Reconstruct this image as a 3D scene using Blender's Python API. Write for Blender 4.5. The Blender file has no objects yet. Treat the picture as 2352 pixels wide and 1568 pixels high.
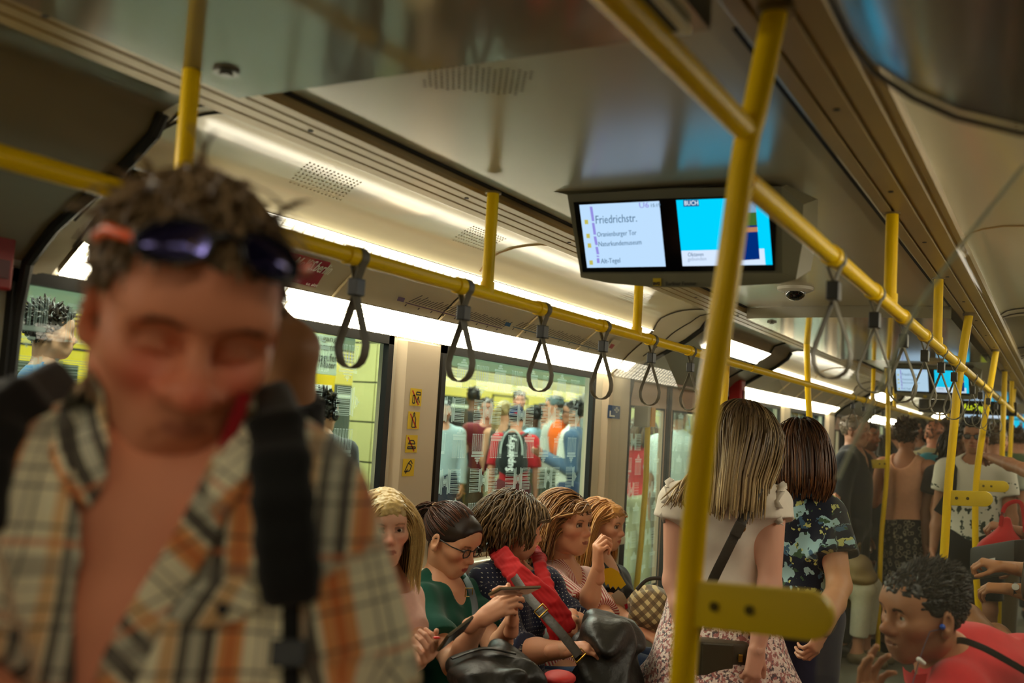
import bpy, bmesh, math, random
import numpy as np
from mathutils import Vector, Matrix
random.seed(7); RNG = np.random.default_rng(7)
PI = math.pi
SC = bpy.context.scene
COL = SC.collection

# ------------------------------------------------------------------ camera
# 2352 x 1568 photograph, 35 mm lens; the carriage runs along +Y, the windows side is -X, floor at z = 0
FPX, PCX, PCY = 2287.0, 1176.0, 784.0
CAM = np.array([0.0, 0.0, 1.55])
_dy = np.array([2450 - PCX, 1050 - PCY, FPX]); _v1 = _dy / np.linalg.norm(_dy)
_n = np.cross(_dy, np.array([-PCX, 1050 - .06 * 2450 - PCY, FPX])); _n /= np.linalg.norm(_n)
if _n[1] > 0: _n = -_n
RW = np.array([np.cross(_v1, _n), _v1, _n])          # rows: world axes seen from the camera (right, down, forward)
cam_d = bpy.data.cameras.new('camera'); cam = bpy.data.objects.new('camera', cam_d); COL.objects.link(cam)
cam_d.lens = 36.0 * FPX / 2352.0; cam_d.sensor_width = 36.0; cam_d.clip_start = .02; cam_d.clip_end = 200
M = Matrix.Identity(4)
for i in range(3):
    M[i][0] = RW[i, 0]; M[i][1] = -RW[i, 1]; M[i][2] = -RW[i, 2]; M[i][3] = CAM[i]
cam.matrix_world = M
cam_d.dof.use_dof = True; cam_d.dof.focus_distance = 3.7; cam_d.dof.aperture_fstop = 2.6
SC.camera = cam
# ------------------------------------------------------------------ world, exposure
W = bpy.data.worlds.new('world'); SC.world = W; W.use_nodes = True
W.node_tree.nodes['Background'].inputs[0].default_value = (.9, .8, .55, 1)
W.node_tree.nodes['Background'].inputs[1].default_value = .02
SC.view_settings.view_transform = 'Standard'; SC.view_settings.look = 'None'
SC.view_settings.exposure = 0.15; SC.view_settings.gamma = 1.0
SC.view_settings.use_curve_mapping = False
SC.cycles.use_denoising = True
SC.cycles.max_bounces = 7; SC.cycles.diffuse_bounces = 4; SC.cycles.glossy_bounces = 3
SC.cycles.transmission_bounces = 6; SC.cycles.transparent_max_bounces = 10
SC.cycles.caustics_reflective = False; SC.cycles.caustics_refractive = False
LAMP_COL = (1.0, .915, .71)       # warm tubes of the carriage
LAMP_A, LAMP_B, LAMP_D, LAMP_U = 16.0, 3.2, 14.0, 6.0
PLAT_COL = (.90, 1.0, .90)       # cooler tubes of the station

# ------------------------------------------------------------------ pixel rays -> points at a real plane or depth
def ray(px, py): return RW @ np.array([px - PCX, py - PCY, FPX])
def atX(px, py, x): d = ray(px, py); return CAM + d * ((x - CAM[0]) / d[0])
def atY(px, py, y): d = ray(px, py); return CAM + d * ((y - CAM[1]) / d[1])
def atZ(px, py, z): d = ray(px, py); return CAM + d * ((z - CAM[2]) / d[2])
def atD(px, py, depth): return CAM + ray(px, py) * (depth / FPX)
V = lambda *a: np.array(a, float)
def nrm(v): v = np.asarray(v, float); return v / (np.linalg.norm(v) + 1e-12)

# ------------------------------------------------------------------ objects
def tag(o, label=None, cat=None, group=None, kind=None):
    if label: o['label'] = label
    if cat: o['category'] = cat
    if group: o['group'] = group
    if kind: o['kind'] = kind
    return o
def empty(name, loc, label=None, cat=None, group=None, rz=0):
    o = bpy.data.objects.new(name, None); COL.objects.link(o); o.location = Vector(loc); o.rotation_euler = (0, 0, rz)
    o.empty_display_size = .05
    return tag(o, label, cat, group)
def link_mesh(name, me, parent=None, origin=None):
    o = bpy.data.objects.new(name, me); COL.objects.link(o)
    if origin is not None: o.location = Vector(origin)
    if parent is not None:
        o.parent = parent
        w = Vector(parent.location); q = parent.parent
        while q is not None: w = w + q.location; q = q.parent
        o.location = (Vector((0,0,0)) if origin is None else Vector(origin)) - w
    return o
class MB:
    """collects world-space shapes, then links them as one mesh object"""
    def __init__(s): s.v = []; s.f = []; s.mi = []; s.mats = []; s.cm = 0
    def mat(s, m):
        if m not in s.mats: s.mats.append(m)
        s.cm = s.mats.index(m); return s
    def add(s, vs, fs):
        b = len(s.v); s.v += [tuple(map(float, p)) for p in vs]
        s.f += [tuple(b + i for i in f) for f in fs]; s.mi += [s.cm] * len(fs); return s
    def box(s, lo, hi):
        x0, y0, z0 = lo; x1, y1, z1 = hi
        return s.add([(x0,y0,z0),(x1,y0,z0),(x1,y1,z0),(x0,y1,z0),(x0,y0,z1),(x1,y0,z1),(x1,y1,z1),(x0,y1,z1)],
                     [(0,3,2,1),(4,5,6,7),(0,1,5,4),(1,2,6,5),(2,3,7,6),(3,0,4,7)])
    def obox(s, c, ax, ay, az, hx, hy, hz):
        """box round c with unit axes ax, ay, az and half sizes"""
        c, ax, ay, az = map(np.asarray, (c, ax, ay, az)); vs = []
        for k in (-1, 1):
            for i, j in ((-1,-1),(1,-1),(1,1),(-1,1)): vs.append(c + ax*hx*i + ay*hy*j + az*hz*k)
        return s.add(vs, [(0,3,2,1),(4,5,6,7),(0,1,5,4),(1,2,6,5),(2,3,7,6),(3,0,4,7)])
    def tube(s, pts, r, n=16, cap=True, closed=False, flat=None):
        """tube along points; r number or list; flat=(normal, w, t) sweeps a flat strap section instead"""
        P = [np.asarray(p, float) for p in pts]; m = len(P); R = r if hasattr(r, '__len__') else [r] * m
        vs = []; up = None
        for i in range(m):
            a = P[i-1] if (i > 0 or closed) else P[i]; b = P[(i+1) % m] if (i < m-1 or closed) else P[i]
            t = nrm(b - a)
            if flat is not None:
                u = nrm(np.asarray(flat[0]) - t*np.dot(t, flat[0])); w = np.cross(t, u)
                w2, t2 = flat[1]/2, flat[2]/2
                for (i1, j1) in ((-1,-.6),(-.8,-1),(.8,-1),(1,-.6),(1,.6),(.8,1),(-.8,1),(-1,.6)): vs.append(P[i] + u*w2*i1 + w*t2*j1)
                continue
            if up is None: up = nrm(np.cross(t, (0,0,1) if abs(t[2]) < .9 else (1,0,0)))
            up = nrm(up - t*np.dot(up, t)); w = np.cross(t, up)
            for k in range(n): vs.append(P[i] + R[i]*(up*math.cos(2*PI*k/n) + w*math.sin(2*PI*k/n)))
        n = 8 if flat is not None else n
        fs = [(i*n+k, i*n+(k+1) % n, ((i+1) % m)*n+(k+1) % n, ((i+1) % m)*n+k) for i in range(m if closed else m-1) for k in range(n)]
        if cap and not closed: fs += [tuple(range(n-1, -1, -1)), tuple(range((m-1)*n, m*n))]
        return s.add(vs, fs)
    def prism(s, poly, d):
        """closed polygon (world points) pushed along vector d"""
        P = [np.asarray(p, float) for p in poly]; n = len(P); d = np.asarray(d, float)
        return s.add(P + [p + d for p in P], [tuple(range(n-1, -1, -1)), tuple(range(n, 2*n))] + [(i, (i+1) % n, n+(i+1) % n, n+i) for i in range(n)])
    def loft(s, rings, closed=False):
        n = len(rings[0]); vs = [p for r in rings for p in r]; m = n if closed else n-1
        return s.add(vs, [(i*n+k, i*n+(k+1) % n, (i+1)*n+(k+1) % n, (i+1)*n+k) for i in range(len(rings)-1) for k in range(m)])
    def dome(s, c, ax, r, h, n=16, m=5):
        ax = nrm(ax); u = nrm(np.cross(ax, (0,0,1) if abs(ax[2]) < .9 else (1,0,0))); w = np.cross(ax, u); rings = []
        for i in range(m+1):
            a = i/m*PI/2; rr = r*math.cos(a)+1e-4; rings.append([np.asarray(c)+ax*h*math.sin(a)+rr*(u*math.cos(2*PI*k/n)+w*math.sin(2*PI*k/n)) for k in range(n)])
        s.loft(rings, True); return s.add(rings[0], [tuple(range(n-1,-1,-1))])
    def build(s, name, m=None, parent=None, origin=None, smooth=None, bevel=0, label=None, cat=None, group=None, kind=None, fix=True):
        o0 = np.asarray(origin if origin is not None else (0,0,0), float)
        me = bpy.data.meshes.new(name)
        me.from_pydata([tuple(np.asarray(p) - o0) for p in s.v], [], s.f)
        for mm in ([m] if m is not None and not s.mats else s.mats): me.materials.append(mm)
        if s.mats: me.polygons.foreach_set('material_index', s.mi)
        if fix:
            bm = bmesh.new(); bm.from_mesh(me); bmesh.ops.recalc_face_normals(bm, faces=bm.faces)
            if bevel: bmesh.ops.bevel(bm, geom=[e for e in bm.edges if len(e.link_faces) == 2 and e.calc_face_angle(0) > .6], offset=bevel, segments=2, affect='EDGES', profile=.6, clamp_overlap=True)
            bm.to_mesh(me); bm.free()
        me.update()
        o = link_mesh(name, me, parent, origin)
        if smooth is not None:
            me.polygons.foreach_set('use_smooth', [True] * len(me.polygons))
            if smooth < 180: me.set_sharp_from_angle(angle=math.radians(smooth))
        return tag(o, label, cat, group, kind)
def text_mesh(txt, size, ex=(1,0,0), ey=(0,0,1), origin=(0,0,0), name='lettering', m=None, parent=None, align='LEFT', shear=0, width=None, off=0, depth=.0004, bold=0):
    """flat lettering lying in the plane spanned by ex, ey"""
    cu = bpy.data.curves.new('t', 'FONT'); cu.body = txt; cu.size = size; cu.align_x = align; cu.shear = shear; cu.extrude = depth; cu.offset = bold; cu.resolution_u = 2
    ob = bpy.data.objects.new('t', cu); COL.objects.link(ob)
    dg = bpy.context.evaluated_depsgraph_get(); me = bpy.data.meshes.new_from_object(ob.evaluated_get(dg))
    bpy.data.objects.remove(ob); bpy.data.curves.remove(cu)
    me.name = name; vs = np.zeros(len(me.vertices)*3); me.vertices.foreach_get('co', vs); vs = vs.reshape(-1, 3)
    if width and len(vs): vs[:, 0] *= width / max(1e-6, np.ptp(vs[:, 0]))
    ex, ey = nrm(ex), nrm(ey); ez = np.cross(ex, ey)
    w = np.asarray(origin) + vs[:, :1]*ex + vs[:, 1:2]*ey + (vs[:, 2:3] + off)*ez
    me.vertices.foreach_set('co', w.ravel()); me.update()
    if m: me.materials.clear(); me.materials.append(m)
    return link_mesh(name, me, parent)

# ------------------------------------------------------------------ materials
def lin(c):
    c = [x/255.0 for x in c]
    return tuple(x/12.92 if x <= .04045 else ((x+.055)/1.055)**2.4 for x in c) + (1.0,)
_MC = {}
def mat(name, rgb=(200,200,200), rough=.5, metal=0.0, spec=.5, bump=0.0, bscale=60, var=0.0, coat=0.0, emit=None, es=0, trans=0, attr=False, sss=0, sheen=0, alpha=1, stretch=None):
    if name in _MC: return _MC[name]
    m = bpy.data.materials.new(name); m.use_nodes = True; nt = m.node_tree; b = nt.nodes['Principled BSDF']
    b.inputs['Base Color'].default_value = lin(rgb); b.inputs['Roughness'].default_value = rough; b.inputs['Metallic'].default_value = metal
    b.inputs['Specular IOR Level'].default_value = spec; b.inputs['Coat Weight'].default_value = coat; b.inputs['Coat Roughness'].default_value = .12
    b.inputs['Transmission Weight'].default_value = trans; b.inputs['Sheen Weight'].default_value = sheen; b.inputs['Alpha'].default_value = alpha
    if sss: b.inputs['Subsurface Weight'].default_value = sss; b.inputs['Subsurface Radius'].default_value = (.012, .005, .003); b.inputs['Subsurface Scale'].default_value = 1
    if emit: b.inputs['Emission Color'].default_value = (*emit, 1); b.inputs['Emission Strength'].default_value = es
    src = None
    if attr:
        a = nt.nodes.new('ShaderNodeAttribute'); a.attribute_name = 'Col'; src = a.outputs['Color']
    if var or bump:
        tc = nt.nodes.new('ShaderNodeTexCoord'); no = nt.nodes.new('ShaderNodeTexNoise'); no.inputs['Scale'].default_value = bscale; no.inputs['Detail'].default_value = 4
        vec = tc.outputs['Object']
        if stretch:
            mp = nt.nodes.new('ShaderNodeMapping'); mp.inputs['Scale'].default_value = stretch; nt.links.new(vec, mp.inputs['Vector']); vec = mp.outputs['Vector']
        nt.links.new(vec, no.inputs['Vector'])
        if var:
            mx = nt.nodes.new('ShaderNodeMix'); mx.data_type = 'RGBA'; mx.blend_type = 'MULTIPLY'; mx.inputs['Factor'].default_value = var
            if src: nt.links.new(src, mx.inputs['A'])
            else: mx.inputs['A'].default_value = lin(rgb)
            nt.links.new(no.outputs['Color'], mx.inputs['B'])
            gm = nt.nodes.new('ShaderNodeRGBToBW'); nt.links.new(no.outputs['Color'], gm.inputs[0])
            mr = nt.nodes.new('ShaderNodeMapRange'); mr.inputs['From Min'].default_value = .3; mr.inputs['From Max'].default_value = .7; mr.inputs['To Min'].default_value = .35; mr.inputs['To Max'].default_value = 1.25
            nt.links.new(gm.outputs[0], mr.inputs['Value']); nt.links.new(mr.outputs[0], mx.inputs['B']); src = mx.outputs['Result']
        if bump:
            bp = nt.nodes.new('ShaderNodeBump'); bp.inputs['Strength'].default_value = bump; bp.inputs['Distance'].default_value = .004
            nt.links.new(no.outputs['Fac'], bp.inputs['Height']); nt.links.new(bp.outputs[0], b.inputs['Normal'])
    if src: nt.links.new(src, b.inputs['Base Color'])
    _MC[name] = m; return m
def emat(name, rgb, s):
    if name in _MC: return _MC[name]
    m = bpy.data.materials.new(name); m.use_nodes = True; nt = m.node_tree; nt.nodes.clear()
    e = nt.nodes.new('ShaderNodeEmission'); o = nt.nodes.new('ShaderNodeOutputMaterial'); e.inputs[0].default_value = (*rgb, 1); e.inputs[1].default_value = s
    nt.links.new(e.outputs[0], o.inputs[0]); _MC[name] = m; return m
def glass_mat(name, tint=(.93,.97,.95), gloss=.10, haze=0.0, rough=.02):
    """thin pane: lets light straight through, mirrors a little by fresnel, a faint pale veil where haze is set"""
    if name in _MC: return _MC[name]
    m = bpy.data.materials.new(name); m.use_nodes = True; nt = m.node_tree; nt.nodes.clear(); N = nt.nodes.new; L = nt.links.new
    t = N('ShaderNodeBsdfTransparent'); t.inputs[0].default_value = (*tint, 1); g = N('ShaderNodeBsdfGlossy'); g.inputs['Roughness'].default_value = rough
    fr = N('ShaderNodeFresnel'); fr.inputs[0].default_value = 1.45; ml = N('ShaderNodeMath'); ml.operation = 'MULTIPLY'; ml.inputs[1].default_value = gloss/.04*.6
    ge = N('ShaderNodeNewGeometry'); mb_ = N('ShaderNodeMath'); mb_.operation = 'SUBTRACT'; mb_.inputs[0].default_value = 1; L(ge.outputs['Backfacing'], mb_.inputs[1]); m3 = N('ShaderNodeMath'); m3.operation = 'MULTIPLY'; L(fr.outputs[0], m3.inputs[0]); L(mb_.outputs[0], m3.inputs[1]); L(m3.outputs[0], ml.inputs[0]); ml.use_clamp = True
    mx = N('ShaderNodeMixShader'); L(ml.outputs[0], mx.inputs[0]); L(t.outputs[0], mx.inputs[1]); L(g.outputs[0], mx.inputs[2])
    o = N('ShaderNodeOutputMaterial'); out = mx
    if haze:
        d = N('ShaderNodeBsdfDiffuse'); d.inputs[0].default_value = (.8,.8,.75,1); m2 = N('ShaderNodeMixShader'); m2.inputs[0].default_value = haze
        L(mx.outputs[0], m2.inputs[1]); L(d.outputs[0], m2.inputs[2]); out = m2
    L(out.outputs[0], o.inputs[0]); _MC[name] = m; return m
def pattern_mat(name, fn, rough=.8, bump=.25, bscale=500, sheen=.2):
    """cloth whose colour comes from node code fn(nt, uvw_socket) -> colour socket; uvw is the mesh attribute Pat (metres on the cloth)"""
    if name in _MC: return _MC[name]
    m = bpy.data.materials.new(name); m.use_nodes = True; nt = m.node_tree; b = nt.nodes['Principled BSDF']; b.inputs['Roughness'].default_value = rough; b.inputs['Sheen Weight'].default_value = sheen
    b.inputs['Specular IOR Level'].default_value = .25
    a = nt.nodes.new('ShaderNodeAttribute'); a.attribute_name = 'Pat'
    nt.links.new(fn(nt, a.outputs['Vector']), b.inputs['Base Color'])
    if bump:
        no = nt.nodes.new('ShaderNodeTexNoise'); no.inputs['Scale'].default_value = bscale; bp = nt.nodes.new('ShaderNodeBump'); bp.inputs['Strength'].default_value = bump; bp.inputs['Distance'].default_value = .002
        nt.links.new(a.outputs['Vector'], no.inputs['Vector']); nt.links.new(no.outputs['Fac'], bp.inputs['Height']); nt.links.new(bp.outputs[0], b.inputs['Normal'])
    _MC[name] = m; return m
class NT:
    """tiny node-maths helper"""
    def __init__(s, nt): s.nt = nt
    def m(s, op, a, b=None, c=None):
        n = s.nt.nodes.new('ShaderNodeMath'); n.operation = op
        for i, x in enumerate((a, b, c)):
            if x is None: continue
            if isinstance(x, (int, float)): n.inputs[i].default_value = x
            else: s.nt.links.new(x, n.inputs[i])
        return n.outputs[0]
    def xyz(s, v):
        n = s.nt.nodes.new('ShaderNodeSeparateXYZ'); s.nt.links.new(v, n.inputs[0]); return n.outputs
    def mix(s, f, a, b):
        n = s.nt.nodes.new('ShaderNodeMix'); n.data_type = 'RGBA'
        for k, x in (('Factor', f), ('A', a), ('B', b)):
            if isinstance(x, (int, float)): n.inputs[k].default_value = x
            elif isinstance(x, tuple): n.inputs[k].default_value = lin(x)
            else: s.nt.links.new(x, n.inputs[k])
        return n.outputs['Result']
    def band(s, x, period, c, w):
        """1 inside a band of width w centred on c, repeating"""
        f = s.m('FLOORED_MODULO', s.m('SUBTRACT', x, c - period/2), period)
        return s.m('LESS_THAN', s.m('ABSOLUTE', s.m('SUBTRACT', f, period/2)), w/2)
    def noise(s, v, sc, det=2):
        n = s.nt.nodes.new('ShaderNodeTexNoise'); n.inputs['Scale'].default_value = sc; n.inputs['Detail'].default_value = det; s.nt.links.new(v, n.inputs['Vector']); return n.outputs['Fac']
    def vor(s, v, sc, out='Distance'):
        n = s.nt.nodes.new('ShaderNodeTexVoronoi'); n.inputs['Scale'].default_value = sc; s.nt.links.new(v, n.inputs['Vector']); return n.outputs[out]
# ------------------------------------------------------------------ soft solids: round cones and ellipsoids blended and meshed as one skin
def cone(a, b, ra, rb, k=.02, cut=0, flat=1.0, op='u', fax=None):
    """round cone a->b; cut: bit 1 trims flat at a, bit 2 at b"""
    return ('c', np.asarray(a, float), np.asarray(b, float), ra, rb, k, cut, op)
def ell(c, r, R=None, k=.02, op='u'):
    return ('e', np.asarray(c, float), np.asarray(r, float), np.eye(3) if R is None else np.asarray(R, float), k, op)
def half(p, n, k=.004, op='i'):
    """keeps what lies behind the plane through p with outward normal n"""
    return ('h', np.asarray(p, float), nrm(n), k, op)
def _dist(p, P):
    if p[0] == 'c':
        a, b, ra, rb = p[1:5]; ba = b - a; L2 = float(ba @ ba) + 1e-12
        h = np.clip(((P - a) @ ba) / L2, 0, 1)
        d = np.sqrt(((P - a - h[..., None]*ba)**2).sum(-1)) - (ra + (rb - ra)*h)
        L = math.sqrt(L2)
        if p[6] & 2: d = np.maximum(d, ((P - b) @ ba)/L)
        if p[6] & 1: d = np.maximum(d, ((a - P) @ ba)/L)
        return d
    if p[0] == 'e':
        c, r, R = p[1:4]; q = (P - c) @ R
        k0 = np.sqrt(((q/r)**2).sum(-1)); k1 = np.sqrt(((q/(r*r))**2).sum(-1)) + 1e-9
        return k0*(k0 - 1)/k1
    return (P - p[1]) @ p[2]
def _bb(p):
    if p[0] == 'c':
        r = max(p[3], p[4]); return np.minimum(p[1], p[2]) - r, np.maximum(p[1], p[2]) + r
    if p[0] == 'e':
        e = np.sqrt(((p[3]*p[2])**2).sum(1)); return p[1] - e, p[1] + e
    return None
def sdf_mesh(prims, h, wr=None, lo=None, hi=None):
    """returns vertices (n,3), quads (m,4)"""
    bbs = [_bb(p) for p in prims if p[0] != 'h' and p[-1] == 'u']
    l = np.min([b[0] for b in bbs], 0) - 3*h; u = np.max([b[1] for b in bbs], 0) + 3*h
    if lo is not None: l = np.maximum(l, lo)
    if hi is not None: u = np.minimum(u, hi)
    n = np.maximum(np.ceil((u - l)/h).astype(int) + 1, 4)
    ax = [l[i] + h*np.arange(n[i]) for i in range(3)]
    F = np.full(n, .2, np.float32)
    for p in prims:
        op = p[-1]
        if p[0] == 'h': sl = [slice(0, n[i]) for i in range(3)]; k = p[3]
        else:
            k = p[5] if p[0] == 'c' else p[4]; b0, b1 = _bb(p); mg = k + 3*h
            sl = [slice(max(0, int((b0[i]-mg-l[i])/h)), min(n[i], int((b1[i]+mg-l[i])/h)+2)) for i in range(3)]
            if any(s.stop <= s.start for s in sl): continue
        G = np.stack(np.meshgrid(*[ax[i][sl[i]] for i in range(3)], indexing='ij'), -1)
        d = _dist(p, G).astype(np.float32); A = F[tuple(sl)]
        if op == 's': d = -d
        if op == 'u':
            q = np.maximum(k - np.abs(A - d), 0)/max(k, 1e-6); F[tuple(sl)] = np.minimum(A, d) - q*q*k*.25
        else:
            q = np.maximum(k - np.abs(A - d), 0)/max(k, 1e-6); F[tuple(sl)] = np.maximum(A, d) + q*q*k*.25
    if wr:
        amp, fr, seed = wr; r = np.random.default_rng(seed); X, Y_, Z_ = np.meshgrid(*ax, indexing='ij', sparse=True)
        for _ in range(4):
            dv = r.normal(size=3); dv /= np.linalg.norm(dv); f = fr*r.uniform(.6, 1.6); ph = r.uniform(0, 6.3); pv = r.normal(size=3)*fr*.35
            F += (amp*.5*np.sin(f*(dv[0]*X + dv[1]*Y_ + dv[2]*Z_) + ph + 1.3*np.sin(pv[0]*X + pv[1]*Y_ + pv[2]*Z_))).astype(np.float32)
    F[0] = F[-1] = .05; F[:, 0] = F[:, -1] = .05; F[:, :, 0] = F[:, :, -1] = .05
    ins = F < 0
    c = [ins[i:n[0]-1+i, j:n[1]-1+j, m:n[2]-1+m] for i in (0,1) for j in (0,1) for m in (0,1)]
    s = sum(x.astype(np.int8) for x in c); act = (s > 0) & (s < 8)
    idx = np.full(act.shape, -1, np.int64); I = np.argwhere(act); idx[act] = np.arange(len(I))
    off = np.array([(i,j,m) for i in (0,1) for j in (0,1) for m in (0,1)])
    val = np.stack([F[I[:,0]+o[0], I[:,1]+o[1], I[:,2]+o[2]] for o in off], 1)
    acc = np.zeros((len(I), 3)); cnt = np.zeros(len(I))
    for a in range(8):
        for b in range(a+1, 8):
            if np.abs(off[a]-off[b]).sum() != 1: continue
            fa, fb = val[:, a], val[:, b]; cr = (fa < 0) != (fb < 0)
            t = np.where(cr, fa/np.where(cr, fa - fb, 1), 0)[:, None]
            acc += np.where(cr[:, None], off[a] + t*(off[b] - off[a]), 0); cnt += cr
    vs = l + h*(I + acc/np.maximum(cnt, 1)[:, None])
    qs = []
    for a in range(3):
        b, cc = (a+1) % 3, (a+2) % 3
        A = ins.take(range(0, n[a]-1), a); B = ins.take(range(1, n[a]), a)
        E = np.argwhere(A != B); E = E[(E[:, b] > 0) & (E[:, cc] > 0) & (E[:, b] < n[b]-1) & (E[:, cc] < n[cc]-1)]
        fl = A[tuple(E.T)]
        def cell(db, dc):
            q = E.copy(); q[:, b] -= db; q[:, cc] -= dc; return idx[tuple(q.T)]
        Q = np.stack([cell(1,1), cell(0,1), cell(0,0), cell(1,0)], 1)
        Q[~fl] = Q[~fl][:, ::-1]; qs.append(Q)
    Q = np.concatenate(qs); Q = Q[(Q >= 0).all(1)]
    return vs, Q
def np_mesh(name, vs, qs, m=None, col=None, pat=None, smooth=True):
    me = bpy.data.meshes.new(name); nv, nq = len(vs), len(qs); kk = qs.shape[1]
    me.vertices.add(nv); me.vertices.foreach_set('co', np.asarray(vs, np.float32).ravel())
    me.loops.add(nq*kk); me.loops.foreach_set('vertex_index', np.asarray(qs, np.int32).ravel())
    me.polygons.add(nq); me.polygons.foreach_set('loop_start', np.arange(0, nq*kk, kk, dtype=np.int32))
    if smooth: me.polygons.foreach_set('use_smooth', np.ones(nq, bool))
    if col is not None:
        a = me.attributes.new('Col', 'FLOAT_COLOR', 'POINT'); a.data.foreach_set('color', np.concatenate([col, np.ones((nv, 1))], 1).astype(np.float32).ravel())
    if pat is not None:
        a = me.attributes.new('Pat', 'FLOAT_VECTOR', 'POINT'); a.data.foreach_set('vector', np.asarray(pat, np.float32).ravel())
    me.update(calc_edges=True); me.validate()
    if m: me.materials.append(m)
    return me
def Rz(a): c, s = math.cos(a), math.sin(a); return np.array([[c,-s,0],[s,c,0],[0,0,1.]])
def Rx(a): c, s = math.cos(a), math.sin(a); return np.array([[1.,0,0],[0,c,-s],[0,s,c]])
def Ry(a): c, s = math.cos(a), math.sin(a); return np.array([[c,0,s],[0,1.,0],[-s,0,c]])
# ------------------------------------------------------------------ people
def headR(yaw, pitch=0, roll=0):
    """yaw = compass angle of the face in the ground plane (deg, 0 = +X, 90 = +Y); pitch > 0 nods down; roll > 0 leans to the person's right"""
    return Rz(math.radians(yaw - 90)) @ Rx(math.radians(-pitch)) @ Ry(math.radians(roll))
def head_prims(female=True, eyes='open', jaw=1.0, nose=1.0, mouth=0.0, ears=True, brow=1.0, sock=0, frown=.0006):
    j = jaw; p = [ell((0,-.016,.042), (.076,.097,.086), k=.02), ell((0,.030,-.026), (.0555*j,.063,.077), k=.04),
         cone((-.009*j,.068,-.088), (.009*j,.068,-.088), .0165, .0165, .03), ell((-.0415,.058,-.010), (.0235,.03,.022), k=.03), ell((.0415,.058,-.010), (.0235,.03,.022), k=.03),
         cone((-.034,.077,.034), (.034,.077,.034), .012*brow, .012*brow, .03), ell((0,.062,.062), (.052,.033,.04), k=.04)]
    for s in (-1, 1):
        p += [cone((s*.049*j,.0,-.05), (s*.015*j,.06,-.088), .0135, .0135, .03), ell((s*.032,.101,.012), (.020,.018,.0125), k=.016, op='s')]
        if sock: p += [ell((s*.031,.108,.008), (.021*sock,.024*sock,.0145*sock), k=.014, op='s')]
    p += [cone((0,.086,.022), (0,.104,-.018), .0085, .0105, .014), ell((0,.1075,-.0215), (.0125*nose,.0135*nose,.0115*nose), k=.008)]
    for s in (-1, 1):
        p += [ell((s*.0115*nose,.098,-.0255), (.0085*nose,.0105,.0078), k=.007), ell((s*.006,.107,-.0335), (.0036,.005,.004), k=.003, op='s')]
    p += [ell((0,.083,-.056), (.03,.018,.023), k=.025)]
    m = mouth
    p += [cone((-.017,.0935,-.0535), (0,.1005,-.0505), .0042, .0052, .005), cone((.017,.0935,-.0535), (0,.1005,-.0505), .0042, .0052, .005),
          cone((-.015,.0915,-.0612-m), (.015,.0915,-.0612-m), .0045, .0045, .005), ell((0,.0965,-.0620-m), (.012,.0062,.0058), k=.005),
          cone((-.021,.0945,-.0565-m*.5-frown), (0,.1,-.0565-m*.5+frown*.4), .0016+m*.4, .0016+m*.4, .003, op='s'), cone((.021,.0945,-.0565-m*.5-frown), (0,.1,-.0565-m*.5+frown*.4), .0016+m*.4, .0016+m*.4, .003, op='s'), cone((-.012,.002,-.062), (.012,.002,-.062), .036*j, .036*j, .03)]
    for s in (-1, 1):
        if eyes == 'closed': p += [ell((s*.032,.0745 - (.005 if sock else 0),.011), (.0155,.0135,.0125), k=.006), cone((s*.045,.079,.004), (s*.02,.085,.004), .0028, .0028, .004)]
        else:
            e = ((s*.047,.0735,.010), (s*.033,.0872,.0208), (s*.018,.0835,.0105)); p += [cone(e[0], e[1], .0036, .0042, .004), cone(e[1], e[2], .0042, .0034, .004)]
            e = ((s*.047,.0735,.010), (s*.032,.0850,.0012), (s*.018,.0835,.009)); p += [cone(e[0], e[1], .0028, .003, .004), cone(e[1], e[2], .003, .0026, .004)]
        if ears: p += [ell((s*.079,-.012,.0), (.0085,.021,.032), Rz(s*-.35), k=.008), ell((s*.0865,-.006,.004), (.006,.0105,.017), Rz(s*-.35), k=.006, op='s'), ell((s*.078,-.004,-.026), (.007,.01,.01), k=.008)]
    return p
def skin_cols(v, base, opt):
    """albedo per vertex in head space: lips, brows, rosy cheeks, beard"""
    base = np.array(lin(base)[:3]); c = np.tile(base, (len(v), 1)); x, y, z = v.T
    def blend(mask, rgb): c[:] = c*(1 - mask[:, None]) + np.array(lin(rgb)[:3])*mask[:, None]
    ch = np.exp(-(((np.abs(x) - .042)/.02)**2 + ((z + .022)/.02)**2)) * (y > .03); c[:] *= 1 - ch[:, None]*np.array([.0, .22, .22])*opt.get('blush', 1)
    no = np.exp(-((x/.016)**2 + ((z + .02)/.016)**2)) * (y > .09); c[:] *= 1 - no[:, None]*np.array([.0, .2, .2])*opt.get('blush', 1)
    if opt.get('beard'):
        t, rgb = opt['beard']; sg = lambda q: 1/(1 + np.exp(-np.clip(q, -30, 30)))
        m = sg((-.050 - z + opt.get('brise', .25)*np.abs(x))/opt.get('bsoft', .006))*sg((y - .0)/.008)*sg((z + .112)/.006); mu = np.exp(-((x/.026)**4 + ((z + .041)/.008)**2))*(y > .07); blend(np.clip(m*.85 + mu*.8, 0, 1)*t, rgb)
    lip = ((x/.0205)**2 + ((z + .0572)/.0088)**2 < 1) & (y > .082); blend(lip*opt.get('lipa', .75), opt.get('lip', (150, 75, 65)))
    br = (np.abs(np.abs(x) - .033) < .0165) & (np.abs(z - .0295 - .004*np.cos((np.abs(x) - .036)*110)) < opt.get('bw', .0026)) & (y > .06); blend(br*opt.get('browa', .65), opt.get('browc', (60, 40, 25)))
    if opt.get('eyeliner'): blend(((np.abs(np.abs(x) - .0325) < .016) & (np.abs(z - .0125) < .0095) & (y > .07))*opt['eyeliner'], (40, 26, 20))
    return c
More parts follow.
